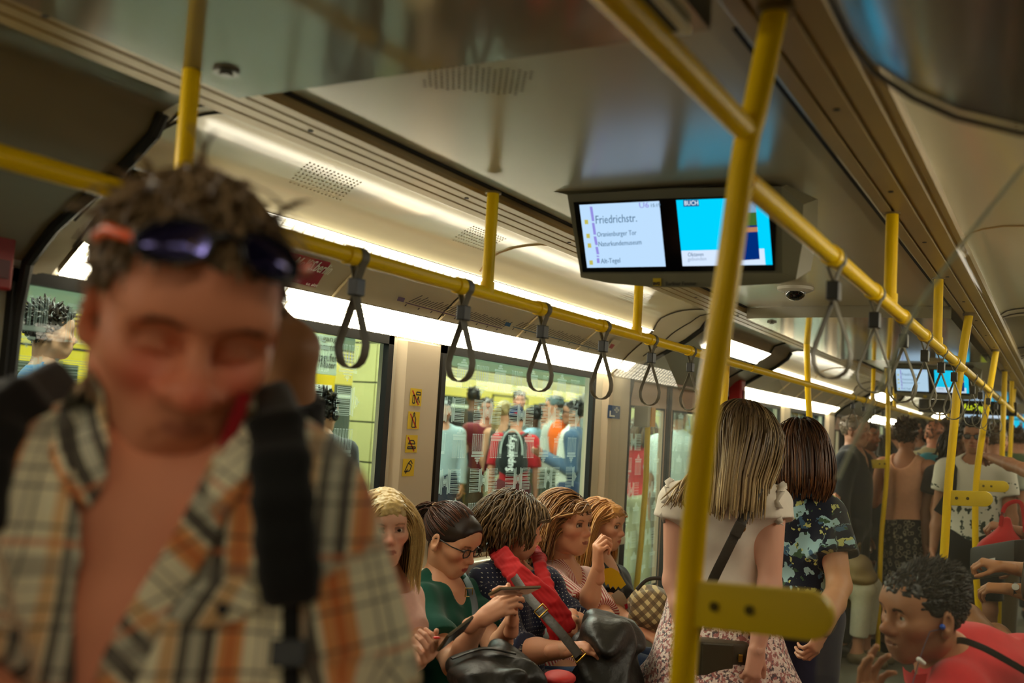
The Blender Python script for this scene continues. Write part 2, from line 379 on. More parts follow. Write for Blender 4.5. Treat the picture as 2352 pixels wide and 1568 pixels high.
def eye_mesh(c0, R, s, look=(0, 1, -.15), iris=(60, 42, 28), lid=0):
    """one eyeball in head space centre c0 (iris towards look)"""
    n, m = 14, 9; vs = []; cs = []; L = nrm(look); u = nrm(np.cross(L, (0, 0, 1))); w = np.cross(u, L)
    for i in range(m+1):
        a = PI*i/m*(.62)
        for k in range(n):
            d = L*math.cos(a) + math.sin(a)*(u*math.cos(2*PI*k/n) + w*math.sin(2*PI*k/n)); vs.append(np.asarray(c0) + d*.0128)
            cs.append(lin((12,10,8))[:3] if i <= 1 else lin(iris)[:3] if i <= 2 else lin((205,196,180))[:3])
    q = [(i*n+k, i*n+(k+1) % n, (i+1)*n+(k+1) % n, (i+1)*n+k) for i in range(m) for k in range(n)]
    return np.array(vs), np.array(q), np.array(cs)
def hand_prims(side=1, curl=(.3,.3,.35,.4), spread=.06, thumb=(.7,.3), thumbdown=.35):
    """hand in its own frame: wrist at 0, fingers +Y, back of the hand +Z, thumb on +X*side"""
    p = [cone((-.014,.004,0), (-.017,.075,.002), .0155, .0115, .012), cone((.014,.004,0), (.018,.078,.002), .0155, .0115, .012), cone((0,.0,0), (0,.082,.003), .017, .0125, .012),
         cone((side*.016,.012,-.008), (side*.022,.048,-.008), .014, .011, .012), cone((0,-.05,0), (0,.0,0), .0255, .022, .012)]
    L = ((.040,.025,.021), (.044,.029,.022), (.041,.027,.021), (.032,.020,.018)); X0 = (.0245, .0085, -.0075, -.0225); Y0 = (.082, .087, .083, .074); r0 = (.0088, .009, .0086, .0075)
    for f in range(4):
        b = np.array([side*X0[f], Y0[f], .002]); a = 0.0; sp = side*(1.2 - f*.85)*spread; P = [b]
        for g in range(3):
            a += curl[f]*(1.25, 1.5, 1.0)[g]*.95; d = np.array([math.sin(sp)*math.cos(a), math.cos(sp)*math.cos(a), -math.sin(a)]); P.append(P[-1] + d*L[f][g])
        for g in range(3): p.append(cone(P[g], P[g+1], r0[f]*(1 - .08*g), r0[f]*(.92 - .1*g), .0035 if g else .006))
    o, cu = thumb; b = np.array([side*.02, .02, -.006]); d = np.array([side*math.sin(o), math.cos(o), -thumbdown]); d = nrm(d); P = [b, b + d*.042]
    d2 = nrm(d + np.array([-side*.9*cu, .45*cu, -.25*cu])); P.append(P[1] + d2*.032); d3 = nrm(d2 + np.array([-side*.9*cu, .3*cu, -.3*cu])); P.append(P[2] + d3*.026)
    p += [cone(P[0], P[1], .0135, .0105, .012), cone(P[1], P[2], .0102, .0092, .004), cone(P[2], P[3], .0092, .0075, .004)]
    return p
# ---- hair: locks that start on the scalp, follow the head and fall
HEADC = [ell((0,-.016,.042), (.080,.101,.090)), ell((0,.03,-.028), (.064,.068,.082)), ell((0,.062,.062), (.055,.036,.043))]
def prim_d(prims, P):
    d = np.full(P.shape[:-1], 1e3)
    for p in prims: d = np.minimum(d, _dist(p, P))
    return d
def lock_mesh(P, N, w, thick=.45, col=None, taper=.35, root=None):
    """P (n,m,3) centre lines, N (n,m,3) outward normals -> one mesh of flat locks"""
    n, m = P.shape[:2]; T = np.gradient(P, axis=1); T /= np.linalg.norm(T, axis=-1, keepdims=True) + 1e-9
    S = np.cross(T, N); S /= np.linalg.norm(S, axis=-1, keepdims=True) + 1e-9; Nn = np.cross(S, T)
    prof = np.concatenate([np.linspace(.7, 1, 2), np.ones(max(0, m-4)), np.linspace(.9, taper, 2)])[:m]; ww = (w[:, None]*prof)[..., None] if hasattr(w, '__len__') else (w*prof)[None, :, None]
    ring = np.stack([P + S*ww - Nn*ww*thick*.3, P + Nn*ww*thick, P - S*ww - Nn*ww*thick*.3], 2); vs = ring.reshape(-1, 3)
    i = np.arange(n)[:, None, None]*m*3 + np.arange(m-1)[None, :, None]*3; k = np.arange(3)[None, None]; k2 = (k+1) % 3
    q = np.stack([i+k, i+k2, i+3+k2, i+3+k], -1).reshape(-1, 4); c = np.repeat(col, m*3, 0) if col is not None else None
    if root is not None: c = np.repeat((col[:, None, :]*(1 - root[0][None, :, None]) + root[1][:, None, :]*root[0][None, :, None]).reshape(-1, 3), 3, 0)
    return vs, q, c
def hair_cols(n, a, b, rng):
    t = np.clip(rng.normal(.45, .3, n), 0, 1)[:, None]; return np.array(lin(a)[:3])*(1-t) + np.array(lin(b)[:3])*t
def make_hair(spec, R, c, s, extra=(), seed=1):
    """spec: style, n, length, cols=(dark, light), part, w, wave, back"""
    rng = np.random.default_rng(seed); st = spec['style']; ca, cb = spec['cols']; n = spec.get('n', 760); w = spec.get('w', .0034); Ln = spec.get('length', .3)
    V_, Q_, C_ = [], [], []; hl = spec.get('hairline', .066); vol = spec.get('vol', .006)
    def put(vs, q, cc):
        b = sum(len(x) for x in V_); V_.append(vs); Q_.append(q + b); C_.append(cc)
    to_w = lambda p: (p*s) @ R.T + c
    # under-layer that hugs the skull
    t = .0065 if st == 'ponytail' else .004 if st in ('short', 'buzz') else .007
    cap = [ell((0,-.018,.044), (.076+t,.097+t,.086+t)), ell((0,.062,.062), (.052+t,.033+t,.04+t), k=.03), ell((0,.128,-.02), (.10,.085,hl+.022), k=.008, op='s'), cone((-.2,.05,-.07), (.2,.05,-.07), .088, .088, .008, op='s'), half((0,-.05,spec.get('nape', -.035)), (0,.35,-1), .01)]
    if spec.get('cap', True):
        vs, q = sdf_mesh(cap, spec.get('caph', .0045), wr=(.0022, 420, seed) if st not in ('buzz', 'ponytail') else None); put(to_w(vs), q, np.tile(hair_cols(1, ca, cb, rng)*.8, (len(vs), 1)) if st != 'buzz' else hair_cols(len(vs), ca, cb, rng))
    def roots(k):
        out = []
        while len(out) < k:
            d = rng.normal(size=3); d /= np.linalg.norm(d); p = np.array([0,-.018,.044]) + d*np.array([.077,.098,.087]); x, y, z = p
            if y > .03 and z < hl - (-.012 if st == 'short' else .012) - .25*abs(x): continue
            if y > -.005 and z < .03: continue
            if z < spec.get('nape', -.035) - .1*(y + .05): continue
            out.append(p)
        return np.array(out)
    X, Yv, Z = R[:, 0], R[:, 1], R[:, 2]; G = np.array([0, 0, -1.0])
    coll = [('e', R @ (p[1]*s) + c, p[2]*s, R @ p[3], p[4], p[5]) for p in HEADC] + list(extra)
    def grow(P0, D0, length, steps, grav, wave=0, keep=.75, lift=.004, tgt=None, jit=.0):
        P = [P0]; D = D0; ds = length/steps; nn = len(P0); ph = rng.uniform(0, 6.28, nn); N = []; lf = lift*rng.uniform(.3, 1.6, nn)
        for i in range(steps):
            p = P[-1]; gdir = G*grav if tgt is None else (tgt - p)/(np.linalg.norm(tgt - p, axis=1, keepdims=True)+1e-6)
            D = D*keep + gdir*(1 - keep) + rng.normal(size=D.shape)*jit
            e = .002; d0 = prim_d(coll, p); g = np.stack([prim_d(coll, p + np.eye(3)[a]*e) - d0 for a in range(3)], 1)/e; g /= np.linalg.norm(g, axis=1, keepdims=True) + 1e-6
            if i == 0: N.append(g)
            near = (d0 < lf*2.2)[:, None]; dn = (D*g).sum(1, keepdims=True); D = np.where(near & (dn < 0), D - g*dn, D); D /= np.linalg.norm(D, axis=1, keepdims=True) + 1e-6
            step = ds*(length_f if np.ndim(length_f) else 1.0); q = p + D*step
            if wave: sd = np.cross(D, g); q = q + sd*(wave*np.cos(ph + i*1.25))[:, None]
            if fc is not None:
                ql = (q - c) @ R/s; over = np.clip(ql[:, 1] - fc, 0, .2)*(ql[:, 2] < .055); q = q - np.outer(over*s*.8, Yv)
            d1 = prim_d(coll, q); q = q + g*np.clip(lf - d1, 0, .03)[:, None]; P.append(q); N.append(g)
        return np.stack(P, 1), np.stack(N, 1)
    length_f = 1.0; fc = spec.get('clear')
    if st in ('long', 'bob'):
        r = roots(n); part = spec.get('part', 0.0); sx = np.where(r[:, 0] > part, 1, -1)
        Pw = to_w(r); D = np.outer(sx*.9*np.clip((r[:, 1] + .085)/.10, .08, 1), X) + np.outer(np.clip((.04 - r[:, 1])*9, -.2, 1.4) + spec.get('back', 0), -Yv) + Z*.15
        length_f = (rng.uniform(spec.get('ragged', .82), 1.05, n) * (1 - .32*np.clip((spec.get('nape', -.035)+.11 - r[:, 2])/.15, 0, 1)))[:, None]
        P, N = grow(Pw, D/np.linalg.norm(D, axis=1, keepdims=True), Ln, spec.get('steps', 10), 1, spec.get('wave', 0), spec.get('keep', .72), vol)
        if spec.get('gather'):
            ql = (P - c) @ R/s; t = np.clip((.02 - ql[..., 2])/.16, 0, 1); P = P - (ql[..., 0]*t*spec['gather']*s)[..., None]*X
        if spec.get('tuck'):                                 # ends turn in under the jaw
            k = P.shape[1]; t = np.clip((np.arange(k) - k*.7)/(k*.3), 0, 1)**2; cen = c - Z*.08*s - Yv*.01; P += (cen - P)*t[None, :, None]*spec['tuck']*np.array([1,1,0])
        rt = None
        if spec.get('roots'):                                # darker grown-out hair near the scalp
            k = P.shape[1]; rt = (np.clip(1.15 - np.arange(k)/(k*spec['roots'][1]), 0, 1), np.array(lin(spec['roots'][0])[:3])*rng.uniform(.6, 1.4, n)[:, None])
        put(*lock_mesh(P, N, w*rng.uniform(.6, 1.3, n), .5, hair_cols(n, ca, cb, rng), .35, rt))
    elif st == 'ponytail':
        tie = to_w(np.array([[0.0,-.118,.072]]))[0]; r = roots(n); Pw = to_w(r); D = (tie - Pw); D /= np.linalg.norm(D, axis=1, keepdims=True)
        length_f = (np.linalg.norm(tie - Pw, axis=1)*1.22/.2)[:, None]; P, N = grow(Pw, D, .2, 9, 0, 0, .35, .003, tgt=tie)
        put(*lock_mesh(P, N, w*rng.uniform(.6, 1.2, n), .4, hair_cols(n, ca, cb, rng), .7))
        nt = spec.get('nt', 160); length_f = rng.uniform(.75, 1.05, nt)[:, None]; d = -Yv - Z*.1 + rng.normal(size=(nt, 3))*.18; d /= np.linalg.norm(d, axis=1, keepdims=True)
        P, N = grow(tie + rng.normal(size=(nt, 3))*.007, d, Ln, 9, 1, .002, .72, .004); put(*lock_mesh(P, N, .0045*rng.uniform(.6, 1.2, nt), .5, hair_cols(nt, ca, cb, rng)))
    elif st == 'short':
        r = roots(n); Pw = to_w(r); nor = (r - np.array([0,-.018,.02])); nor /= np.linalg.norm(nor, axis=1, keepdims=True); nor = nor @ R.T
        cx_, cy_, cz_ = spec.get('comb', (0, .5, .2)); D = nor*spec.get('up', .45) + X*cx_ + Yv*cy_ + Z*cz_ + rng.normal(size=(n, 3))*spec.get('mess', .35); D /= np.linalg.norm(D, axis=1, keepdims=True)
        top = np.clip((r[:, 2] - .045)/.06, 0, 1); length_f = (spec.get('side', .4) + (1 - spec.get('side', .4))*top)[:, None]*rng.uniform(.7, 1.15, n)[:, None]
        P, N = grow(Pw, D, Ln, spec.get('steps', 5), spec.get('grav', .5), spec.get('wave', 0), spec.get('keep', .85), .003); cc = hair_cols(n, ca, cb, rng)
        if spec.get('temple'): tm = np.clip((.055 - r[:, 2])/.05, 0, 1)[:, None]*.85; cc = cc*(1-tm) + np.array(lin(spec['temple'])[:3])*tm
        put(*lock_mesh(P, N, w*rng.uniform(.6, 1.2, n), .45, cc, .25))
    vs = np.concatenate(V_); q = np.concatenate(Q_); return vs, q, np.concatenate(C_)

# ---- skeletons
def stand(x, y, heading, h=1.7, lean=0):
    f = V(math.cos(math.radians(heading)), math.sin(math.radians(heading)), 0); r = V(f[1], -f[0], 0); k = h/1.7; o = V(x, y, 0); z = V(0, 0, 1)
    J = dict(f=f, r=r, pel=o + z*.93*k, neck=o + z*1.43*k + f*(lean-.01), head=o + z*1.565*k + f*(lean+.03), k=k)
    for s, n in ((1, 'R'), (-1, 'L')):
        sh = o + r*s*.18*k + z*1.37*k + f*lean; J['s'+n] = sh; J['e'+n] = sh + r*s*.045 - z*.29*k - f*.02; J['w'+n] = J['e'+n] - z*.245*k + f*.05 + r*s*.005
        J['h'+n] = o + r*s*.09*k + z*.9*k; J['k'+n] = o + r*s*.1*k + z*.49*k + f*.02; J['a'+n] = o + r*s*.1*k + z*.085*k - f*.02; J['t'+n] = o + r*s*.115*k + z*.03 + f*.13*k
    return J
def sit(x, y, heading, h=1.66, seat=.45, lean=0, knee=.46, ground=0):
    f = V(math.cos(math.radians(heading)), math.sin(math.radians(heading)), 0); r = V(f[1], -f[0], 0); k = h/1.7; z = V(0, 0, 1); o = V(x, y, seat)
    J = dict(f=f, r=r, pel=o + z*.11, neck=o + z*.60*k + f*(lean-.02), head=o + z*.735*k + f*(lean*1.25+.03), k=k)
    for s, n in ((1, 'R'), (-1, 'L')):
        sh = o + r*s*.17*k + z*.545*k + f*lean; J['s'+n] = sh; J['e'+n] = sh + r*s*.05 - z*.27*k + f*.05; J['w'+n] = J['e'+n] + f*.22*k - z*.05 - r*s*.09
        J['h'+n] = o + r*s*.085*k + z*.09; J['k'+n] = o + r*s*.095*k + z*.075 + f*knee*k; J['a'+n] = V(*J['k'+n][:2], ground+.08) - f*.03; J['t'+n] = V(*J['a'+n][:2], ground+.03) + f*.15
    return J
def body_parts(J, b, t=0.0):
    """round solids of the figure, t metres thicker (for clothes)"""
    g = b.get('g', 1.0)*J['k']; up = nrm(J['neck'] - J['pel']); r = nrm(J['sR'] - J['sL']); f = nrm(np.cross(up, r)); r = np.cross(f, up); B = np.stack([r, f, up], 1); H = np.linalg.norm(J['neck'] - J['pel'])
    if b.get('fem', True): ch, wa, hi = (.138,.098,.17), (.118,.090,.15), (.158,.112,.125)
    else: ch, wa, hi = (.165,.112,.19), (.145,.105,.16), (.15,.105,.125)
    ch, wa, hi = [np.array(q)*g for q in (ch, wa, hi)]; wa = wa*np.array([1, 1, 1])*b.get('waist', 1)
    at = lambda q: J['pel'] + up*H*q
    T = [ell(at(.02), hi + t, B, .07), ell(at(.36) + f*.008 + f*b.get('belly', 0), wa + t, B, .08), ell(at(.70) - f*.005, ch + t, B, .08), cone(J['sL'] - r*-.02, J['sR'] - r*.02, .055*g + t, .055*g + t, .06),
         cone(at(.80), J['neck'] - up*.02, .082*g + t, .062*g + t, .06)]
    if b.get('bust', 0): T += [ell(at(.66) + f*(.075*g) + r*s*.068*g, np.array([.052,.05,.052])*g*b['bust'] + t, B, .04) for s in (-1, 1)]
    A = {}
    am = b.get('arm', 1.0)*g; lg = b.get('leg', 1.0)*g
    for n in 'LR':
        A['u'+n] = cone(J['s'+n], J['e'+n], .050*am + t, .038*am + t, .035); A['f'+n] = [cone(J['e'+n], J['e'+n]*.6 + J['w'+n]*.4, .038*am + t, .038*am + t, .02), cone(J['e'+n]*.6 + J['w'+n]*.4, J['w'+n], .038*am + t, .0255*am + t, .02)]
        A['th'+n] = cone(J['h'+n], J['k'+n], .086*lg + t, .056*lg + t, .05); kn = J['k'+n]; an = J['a'+n]; bk = nrm(np.cross(an - kn, J['r']))*-1
        A['sh'+n] = [cone(kn, an, .053*lg + t, .036*lg + t, .03), ell(kn*.68 + an*.32 - J['f']*.018, np.array([.048,.048,.11])*lg + t, None, .04)]
        A['ft'+n] = [cone(an - V(0,0,.03), J['t'+n], .034 + t, .027 + t, .03), cone(an, an - V(0,0,.04) - J['f']*.03, .036 + t, .032 + t, .03)]
    A['torso'] = T; A['B'] = B; A['at'] = at; A['up'] = up; A['fwd'] = f; A['rt'] = r; A['H'] = H
    return A
def pat_coords(vs, J, A, sleeves=True):
    """cloth coordinates: across / up on the trunk, around / along on the sleeves"""
    q = (vs - J['pel']) @ A['B']; out = np.stack([q[:, 0]*1.15, q[:, 2], q[:, 1]], 1)
    if not sleeves: return out
    dt = np.minimum(prim_d(A['torso'], vs), 9)
    for n in 'LR':
        for a, b, off in ((J['s'+n], J['e'+n], 0), (J['e'+n], J['w'+n], .3)):
            ba = b - a; L = np.linalg.norm(ba); h = (vs - a) @ ba/(L*L); d = np.linalg.norm(vs - a - np.clip(h, 0, 1)[:, None]*ba, axis=1) - .045; m = d < dt - .004
            u = nrm(np.cross(ba, J['f'])); w = nrm(np.cross(u, ba)); an = np.arctan2((vs - a) @ u, (vs - a) @ w); out[m] = np.stack([an*.055 + .4, -(h*L + off) + .35, np.zeros(len(vs))], 1)[m]; dt = np.where(m, d, dt)
    return out
def garment(name, kind, J, b, m, parent, t=.010, h=.008, sleeve=.5, neck=('round', .085, .03), hem=-.02, wr=None, seed=3, extra=(), cutb=None, flare=.0, leglen=.9, color=None, arms='LR', length=None):
    """top, trousers, shorts or skirt that wraps the figure; ends are trimmed flat"""
    A = body_parts(J, b, t); P = []
    if kind == 'top':
        P = list(A['torso'])
        P.append(half(A['at'](hem), -A['up'], .004))
        nk = A['at'](1.0); ty, w, dp = neck
        if ty == 'round': P.append(ell(nk + A['fwd']*.02, (w, w, dp + .03), A['B'], .006, 's'))
        elif ty == 'v':
            P.append(ell(nk + A['fwd']*.02, (w, w*1.1, .045), A['B'], .006, 's')); e = nk + A['fwd']*.16 - A['up']*dp; P.append(cone(nk + A['fwd']*.07 + A['up']*.03, e, w*.9, .008, .006, op='s'))
        elif ty == 'tank':
            P.append(ell(nk + A['fwd']*.02, (w, .2, dp), A['B'], .01, 's'))
            for s in (-1, 1): P.append(ell(A['at'](.92) + A['rt']*s*.2*J['k'], (.075, .2, .13), A['B'], .02, 's'))
        if sleeve:
            for n in arms:
                a, e, w_ = J['s'+n], J['e'+n], J['w'+n]; am = b.get('arm', 1)*b.get('g', 1)*J['k']; sh = []
                if sleeve <= 1: q = a + (e - a)*sleeve; sh = [cone(a, q, .054*am + t, (.054 - .012*sleeve)*am + t + flare, .035, 2)]
                else: q = e + (w_ - e)*(sleeve - 1); sh = [cone(a, e, .054*am + t, .043*am + t, .035), cone(e, q, .043*am + t, (.043 - .013*(sleeve - 1))*am + t + flare, .02, 2)]
                P += sh
            i = [k for k, p in enumerate(P) if p[-1] != 'u']; P = [p for p in P if p[-1] == 'u'] + [P[k] for k in i]
    elif kind in ('pants', 'shorts'):
        P = [A['torso'][0]]
        for n in 'LR':
            hp, kn, an = J['h'+n], J['k'+n], J['a'+n]; lg = b.get('leg', 1)*b.get('g', 1)*J['k']
            if leglen <= 1: P += [cone(hp, hp + (kn - hp)*leglen, .09*lg + t, (.09 - .028*leglen)*lg + t + flare, .05, 2)]
            else: q = kn + (an - kn)*(leglen - 1); P += [cone(hp, kn, .09*lg + t, .06*lg + t, .05), cone(kn, q, .06*lg + t, (.06 - .016*(leglen - 1))*lg + t + flare, .03, 2)]
        P.append(half(A['at'](hem), A['up'], .004))
    elif kind == 'skirt':
        w0 = A['at'](hem); e = V(*((J['kL'] + J['kR'])/2)[:2], length); P = [A['torso'][0], cone(w0, e, .13*b.get('g', 1) + t, .2 + flare, .05, 2), half(w0, A['up'], .004)]
    P = list(P) + list(extra)
    if cutb is not None: P.append(cutb)
    vs, q = sdf_mesh(P, h, wr=wr and (wr[0], wr[1], seed)); me = np_mesh(name, vs, q, m, pat=pat_coords(vs, J, A, kind == 'top'))
    return link_mesh(name, me, parent)
SKIN = mat('skin', (200,150,120), .48, attr=True, sss=.0, spec=.35, bump=.06, bscale=900)
EYEM = mat('eyeball', (200,195,185), .15, attr=True)
def hairmat(): return mat('hair', (90,60,30), .42, attr=True, spec=.45, var=.35, bscale=300)
def person(label, J, skin=(196,140,112), b={}, head={}, hair=None, hands={}, vox=(.007,.0036,.003), origin=None, group=None, legs=True, seed=1, eyes=True, hidearm='', feet=True, nohead=False):
    """one continuous figure: trunk, limbs, head and hands in a single mesh; hair, eyes and clothes become its children"""
    o0 = origin if origin is not None else V(J['pel'][0], J['pel'][1], min(J['aL'][2], J['aR'][2]) - .08)
    A = body_parts(J, b); P = list(A['torso'])
    s = head.get('s', 1.0); R = headR(head.get('yaw', 0), head.get('pitch', 0), head.get('roll', 0)); c = np.asarray(head.get('c', J['head']), float)
    nk0 = R @ V(0, -.022, -.05)*s + c
    if not nohead: P.append(cone(J['neck'] - A['up']*.03, nk0, .054*b.get('neck', 1)*s*(.9 if b.get('fem', True) else 1.08), .05*b.get('neck', 1)*s*(.86 if b.get('fem', True) else 1.06), .05))
    for n in 'LR':
        if n in hidearm: continue
        P += [A['u'+n]] + A['f'+n]
    if legs:
        for n in 'LR': P += [A['th'+n]] + A['sh'+n] + (A['ft'+n] if feet else [])
    vs, q = sdf_mesh(P, vox[0]); base = np.array(lin(skin)[:3]); V_, Q_, C_ = [vs], [q], [np.tile(base, (len(vs), 1))]
    def put(vs, q, cc): n0 = sum(len(x) for x in V_); V_.append(vs); Q_.append(q + n0); C_.append(cc)
    if not nohead:
        hp = head_prims(b.get('fem', True), head.get('eyes', 'open'), head.get('jaw', .95 if b.get('fem', True) else 1.06), head.get('nose', 1.0 if b.get('fem', True) else 1.18), head.get('mouth', 0), head.get('ears', True), head.get('brow', 1.0 if b.get('fem', True) else 1.25), head.get('sock', 0), head.get('frown', .0006))
        nl = R.T @ (J['neck'] - c)/s; hp.append(cone((0,-.022,-.05), V(0,-.022,-.05)*.45 + nl*.55, .05*b.get('neck', 1)*(.86 if b.get('fem', True) else 1.06), .052*b.get('neck', 1)*(.88 if b.get('fem', True) else 1.07), .03, 2))
        hv, hq = sdf_mesh(hp, vox[1]); put((hv*s) @ R.T + c, hq, skin_cols(hv, skin, head))
    for n, hd in hands.items():
        y = nrm(hd['y']); z = nrm(np.asarray(hd['z']) - y*np.dot(y, hd['z'])); x = np.cross(y, z); sd = -1 if n == 'R' else 1
        hv, hq = sdf_mesh(hand_prims(sd, **{k: v for k, v in hd.items() if k in ('curl','spread','thumb','thumbdown')}), vox[2]); sc = hd.get('s', .95 if b.get('fem', True) else 1.05)
        put((hv*sc) @ np.stack([x, y, z]) + J['w'+n], hq, np.tile(base*np.array([1, .93, .9]), (len(hv), 1)))
    me = np_mesh('person', np.concatenate(V_) - o0, np.concatenate(Q_), SKIN, np.concatenate(C_)); o = link_mesh('person', me, None, o0); tag(o, label, 'person', group)
    if eyes and not nohead and head.get('eyes', 'open') == 'open':
        for sx in (-1, 1):
            ev, eq, ec = eye_mesh((sx*.0325,.0752,.011), R, s, head.get('look', (0,1,-.1)), head.get('iris', (62,44,30))); e = link_mesh('eye', np_mesh('eye', (ev*s) @ R.T + c, eq, EYEM, ec), o)
    if hair:
        ex = [p for p in body_parts(J, b, .012)['torso']] + [cone(J['neck'], nk0, .055*s, .05*s)]
        hv, hq, hc = make_hair(hair, R, c, s, ex, seed); link_mesh('hair', np_mesh('hair', hv, hq, hairmat(), hc), o)
    o_info = dict(o=o, J=J, b=b, R=R, c=c, s=s, A=A); return o_info
# ------------------------------------------------------------------ palette
CREAM = mat('panel_cream', (226,219,198), .38, spec=.4, var=.12, bscale=3)
GREYP = mat('panel_grey', (176,170,150), .36, spec=.45, var=.12, bscale=3)
WALLM = mat('wall_cream', (214,204,180), .42, spec=.4, var=.10, bscale=4)
COVEM = mat('cove_white', (228,217,184), .16, spec=.8, coat=.4)
CEIL = mat('ceiling_gloss', (170,158,126), .24, spec=.6, var=.10, bscale=2)
DROP = mat('ceiling_mirror_lacquer', (138,132,112), .10, spec=.8, coat=.4)
RIBM = mat('ribbed_aluminium', (158,134,84), .40, metal=.25, var=.15, bscale=5)
BLACK = mat('black_rubber', (16,16,15), .55)
SLOTM = mat('black_slot', (6,6,6), .9)
YEL = mat('yellow_enamel', (250,206,0), .34, spec=.22, coat=.0, var=.06, bscale=8)
YELP = mat('yellow_plastic', (222,190,10), .42, bump=.1, bscale=700)
STRAPM = mat('grey_strap', (104,98,80), .55, bump=.15, bscale=300)
BUCK = mat('dark_buckle', (30,30,28), .4)
FLOORM = mat('floor_grey', (98,92,76), .6, var=.4, bscale=160)
DOORM = mat('door_pink_grey', (206,172,146), .42)
JAMB = mat('jamb_grey', (170,168,154), .42)
SEATM = mat('seat_fabric', (44,46,50), .9, var=.6, bscale=120)
SEATP = mat('seat_shell', (60,60,58), .5)
STEEL = mat('steel', (170,165,150), .3, metal=.9)
GLASS = glass_mat('window_glass', (.90,.96,.92), .045)
SCREENGL = glass_mat('partition_glass', (.95,.96,.93), .10, haze=.035)
REDM = mat('red_box', (150,22,20), .4)
INK = mat('ink_dark', (40,38,44), .6)
WHITEP = mat('print_white', (235,235,230), .6)
PER = 5.5
C2 = -1.77                                               # mirror: x -> C2 - x
mx = lambda x, s: x if s < 0 else C2 - x
Y0S, Y1S = 1.42, 5.07                                    # one window bay; doors fill the rest of each 5.5 m
NB = (-1, 0, 1, 2, 3)                                        # bays
YEND = 1.42 + PER*4; YBACK = Y0S - PER
COVE = [(-1.852,2.072),(-1.85,2.09),(-1.825,2.130),(-1.775,2.155),(-1.715,2.172),(-1.66,2.178),(-1.61,2.180),(-1.56,2.174),(-1.53,2.165),(-1.512,2.150)]
SEAL = [(-2.1,.02),(-2.1,1.0),(-2.1,1.58),(-2.098,1.73),(-2.079,1.853),(-1.998,1.93),(-1.917,1.98),(-1.837,2.024),(-1.779,2.058),(-1.70,2.118),(-1.677,2.16)]
def struct(mb, name, m, **k): return mb.build(name, m, kind='structure', **k)
# floor and ceilings
mb = MB().box((-2.16,YBACK,-.06), (C2+2.16, YEND+.3, 0)); struct(mb, 'floor', FLOORM)
mb = MB()
mb.add([(-1.36,YBACK,2.165),(C2+1.36,YBACK,2.165),(C2+1.36,YEND,2.165),(-1.36,YEND,2.165),(-1.36,YBACK,2.2),(C2+1.36,YBACK,2.2),(C2+1.36,YEND,2.2),(-1.36,YEND,2.2)], [(0,1,2,3),(7,6,5,4),(0,4,5,1),(2,6,7,3),(1,5,6,2),(3,7,4,0)])
ceil0 = struct(mb, 'ceiling', CEIL)
# perforated vent field on the ceiling: small holes
vb = MB(); c0 = atZ(1095, 182, 2.165)
for i in range(-9, 10):
    for j in range(-7, 8):
        if abs(i)/9.5 + abs(j)/7.5 > 1.02: continue
        q = c0 + V(i*.0125 + j*.004, j*.0135, -.0004); vb.add([q + V(a,b,0) for a, b in ((-.003,-.003),(-.003,.003),(.003,.003),(.003,-.003))], [(0,1,2,3)])
vb.build('vent_and_light_dots', mat('hole_dark', (70,62,44), .9), ceil0, kind='stuff', fix=False)
# lowered glossy ceiling boxes over each door zone (their near and far edges sweep in a slight bow)
k = 0
for a, b in [(-.9, 1.295)] + [(4.62 + PER*i, 6.87 + PER*i) for i in NB[1:]]:
    mb = MB(); xs = np.linspace(-1.33, C2+1.33, 13); bow = lambda x: .10*(1 - ((x + .885)/.445)**2) if a > 0 else .0
    r = [[V(x, a - bow(x)*.0 + (.0 if a < 0 else -.05*(1 - ((x+.885)/.445)**2)), z) for x in xs] for z in (2.164, 2.112)] + [[V(x, b, z) for x in xs] for z in (2.112, 2.164)]
    mb.loft(r); o = struct(mb, 'ceiling.%03d' % (k+1), DROP, smooth=30); k += 1
    n = MB(); q = V(-1.24, b - .12 if a < 0 else a + .12, 2.112); n.tube([q, q - V(0,0,.006)], .022, 16); n.tube([q - V(0,0,.006), q - V(0,0,.010)], .012, 12); n.build('lock_rosette', mat('lock_grey', (90,86,74), .35, metal=.6), o)
# cornice with grooves, both sides ; black slot beside it
def ribbed(side, n):
    prof = [(-1.512,2.148),(-1.505,2.142),(-1.47,2.142),(-1.468,2.150),(-1.462,2.150),(-1.460,2.142),(-1.425,2.142),(-1.423,2.150),(-1.417,2.150),(-1.415,2.142),(-1.385,2.142),(-1.383,2.150),(-1.377,2.150),(-1.375,2.142),(-1.345,2.142),(-1.340,2.150),(-1.340,2.19),(-1.512,2.19)]
    if side > 0: prof = [(-1.512,2.148),(-1.505,2.140),(-1.492,2.140),(-1.488,2.147),(-1.480,2.147),(-1.476,2.142),(-1.44,2.142),(-1.437,2.150),(-1.430,2.150),(-1.427,2.142),(-1.385,2.142),(-1.383,2.150),(-1.377,2.150),(-1.375,2.142),(-1.350,2.142),(-1.346,2.148),(-1.34,2.15),(-1.340,2.19),(-1.512,2.19)]
    mb = MB(); P = [V(mx(x, side), YBACK, z) for x, z in prof]; mb.prism(P, (0, YEND-YBACK, 0)); o = struct(mb, 'trim_%d' % n, RIBM)
    for i in range(12):
        s = MB(); q = V(mx(-1.405, side), .95 + i*.63 + (.2 if side > 0 else 0), 2.142); s.tube([q, q - V(0,0,.002)], .006, 10); s.build('screw', BLACK, o)
    for a, b in [(Y0S + PER*i, 4.60 + PER*i) for i in NB]:
        s = MB().box((min(mx(-1.338, side), mx(-1.322, side)), a, 2.1615), (max(mx(-1.338, side), mx(-1.322, side)), b, 2.167)); s.build('slot', SLOTM, o)
ribbed(-1, 1); ribbed(1, 2)
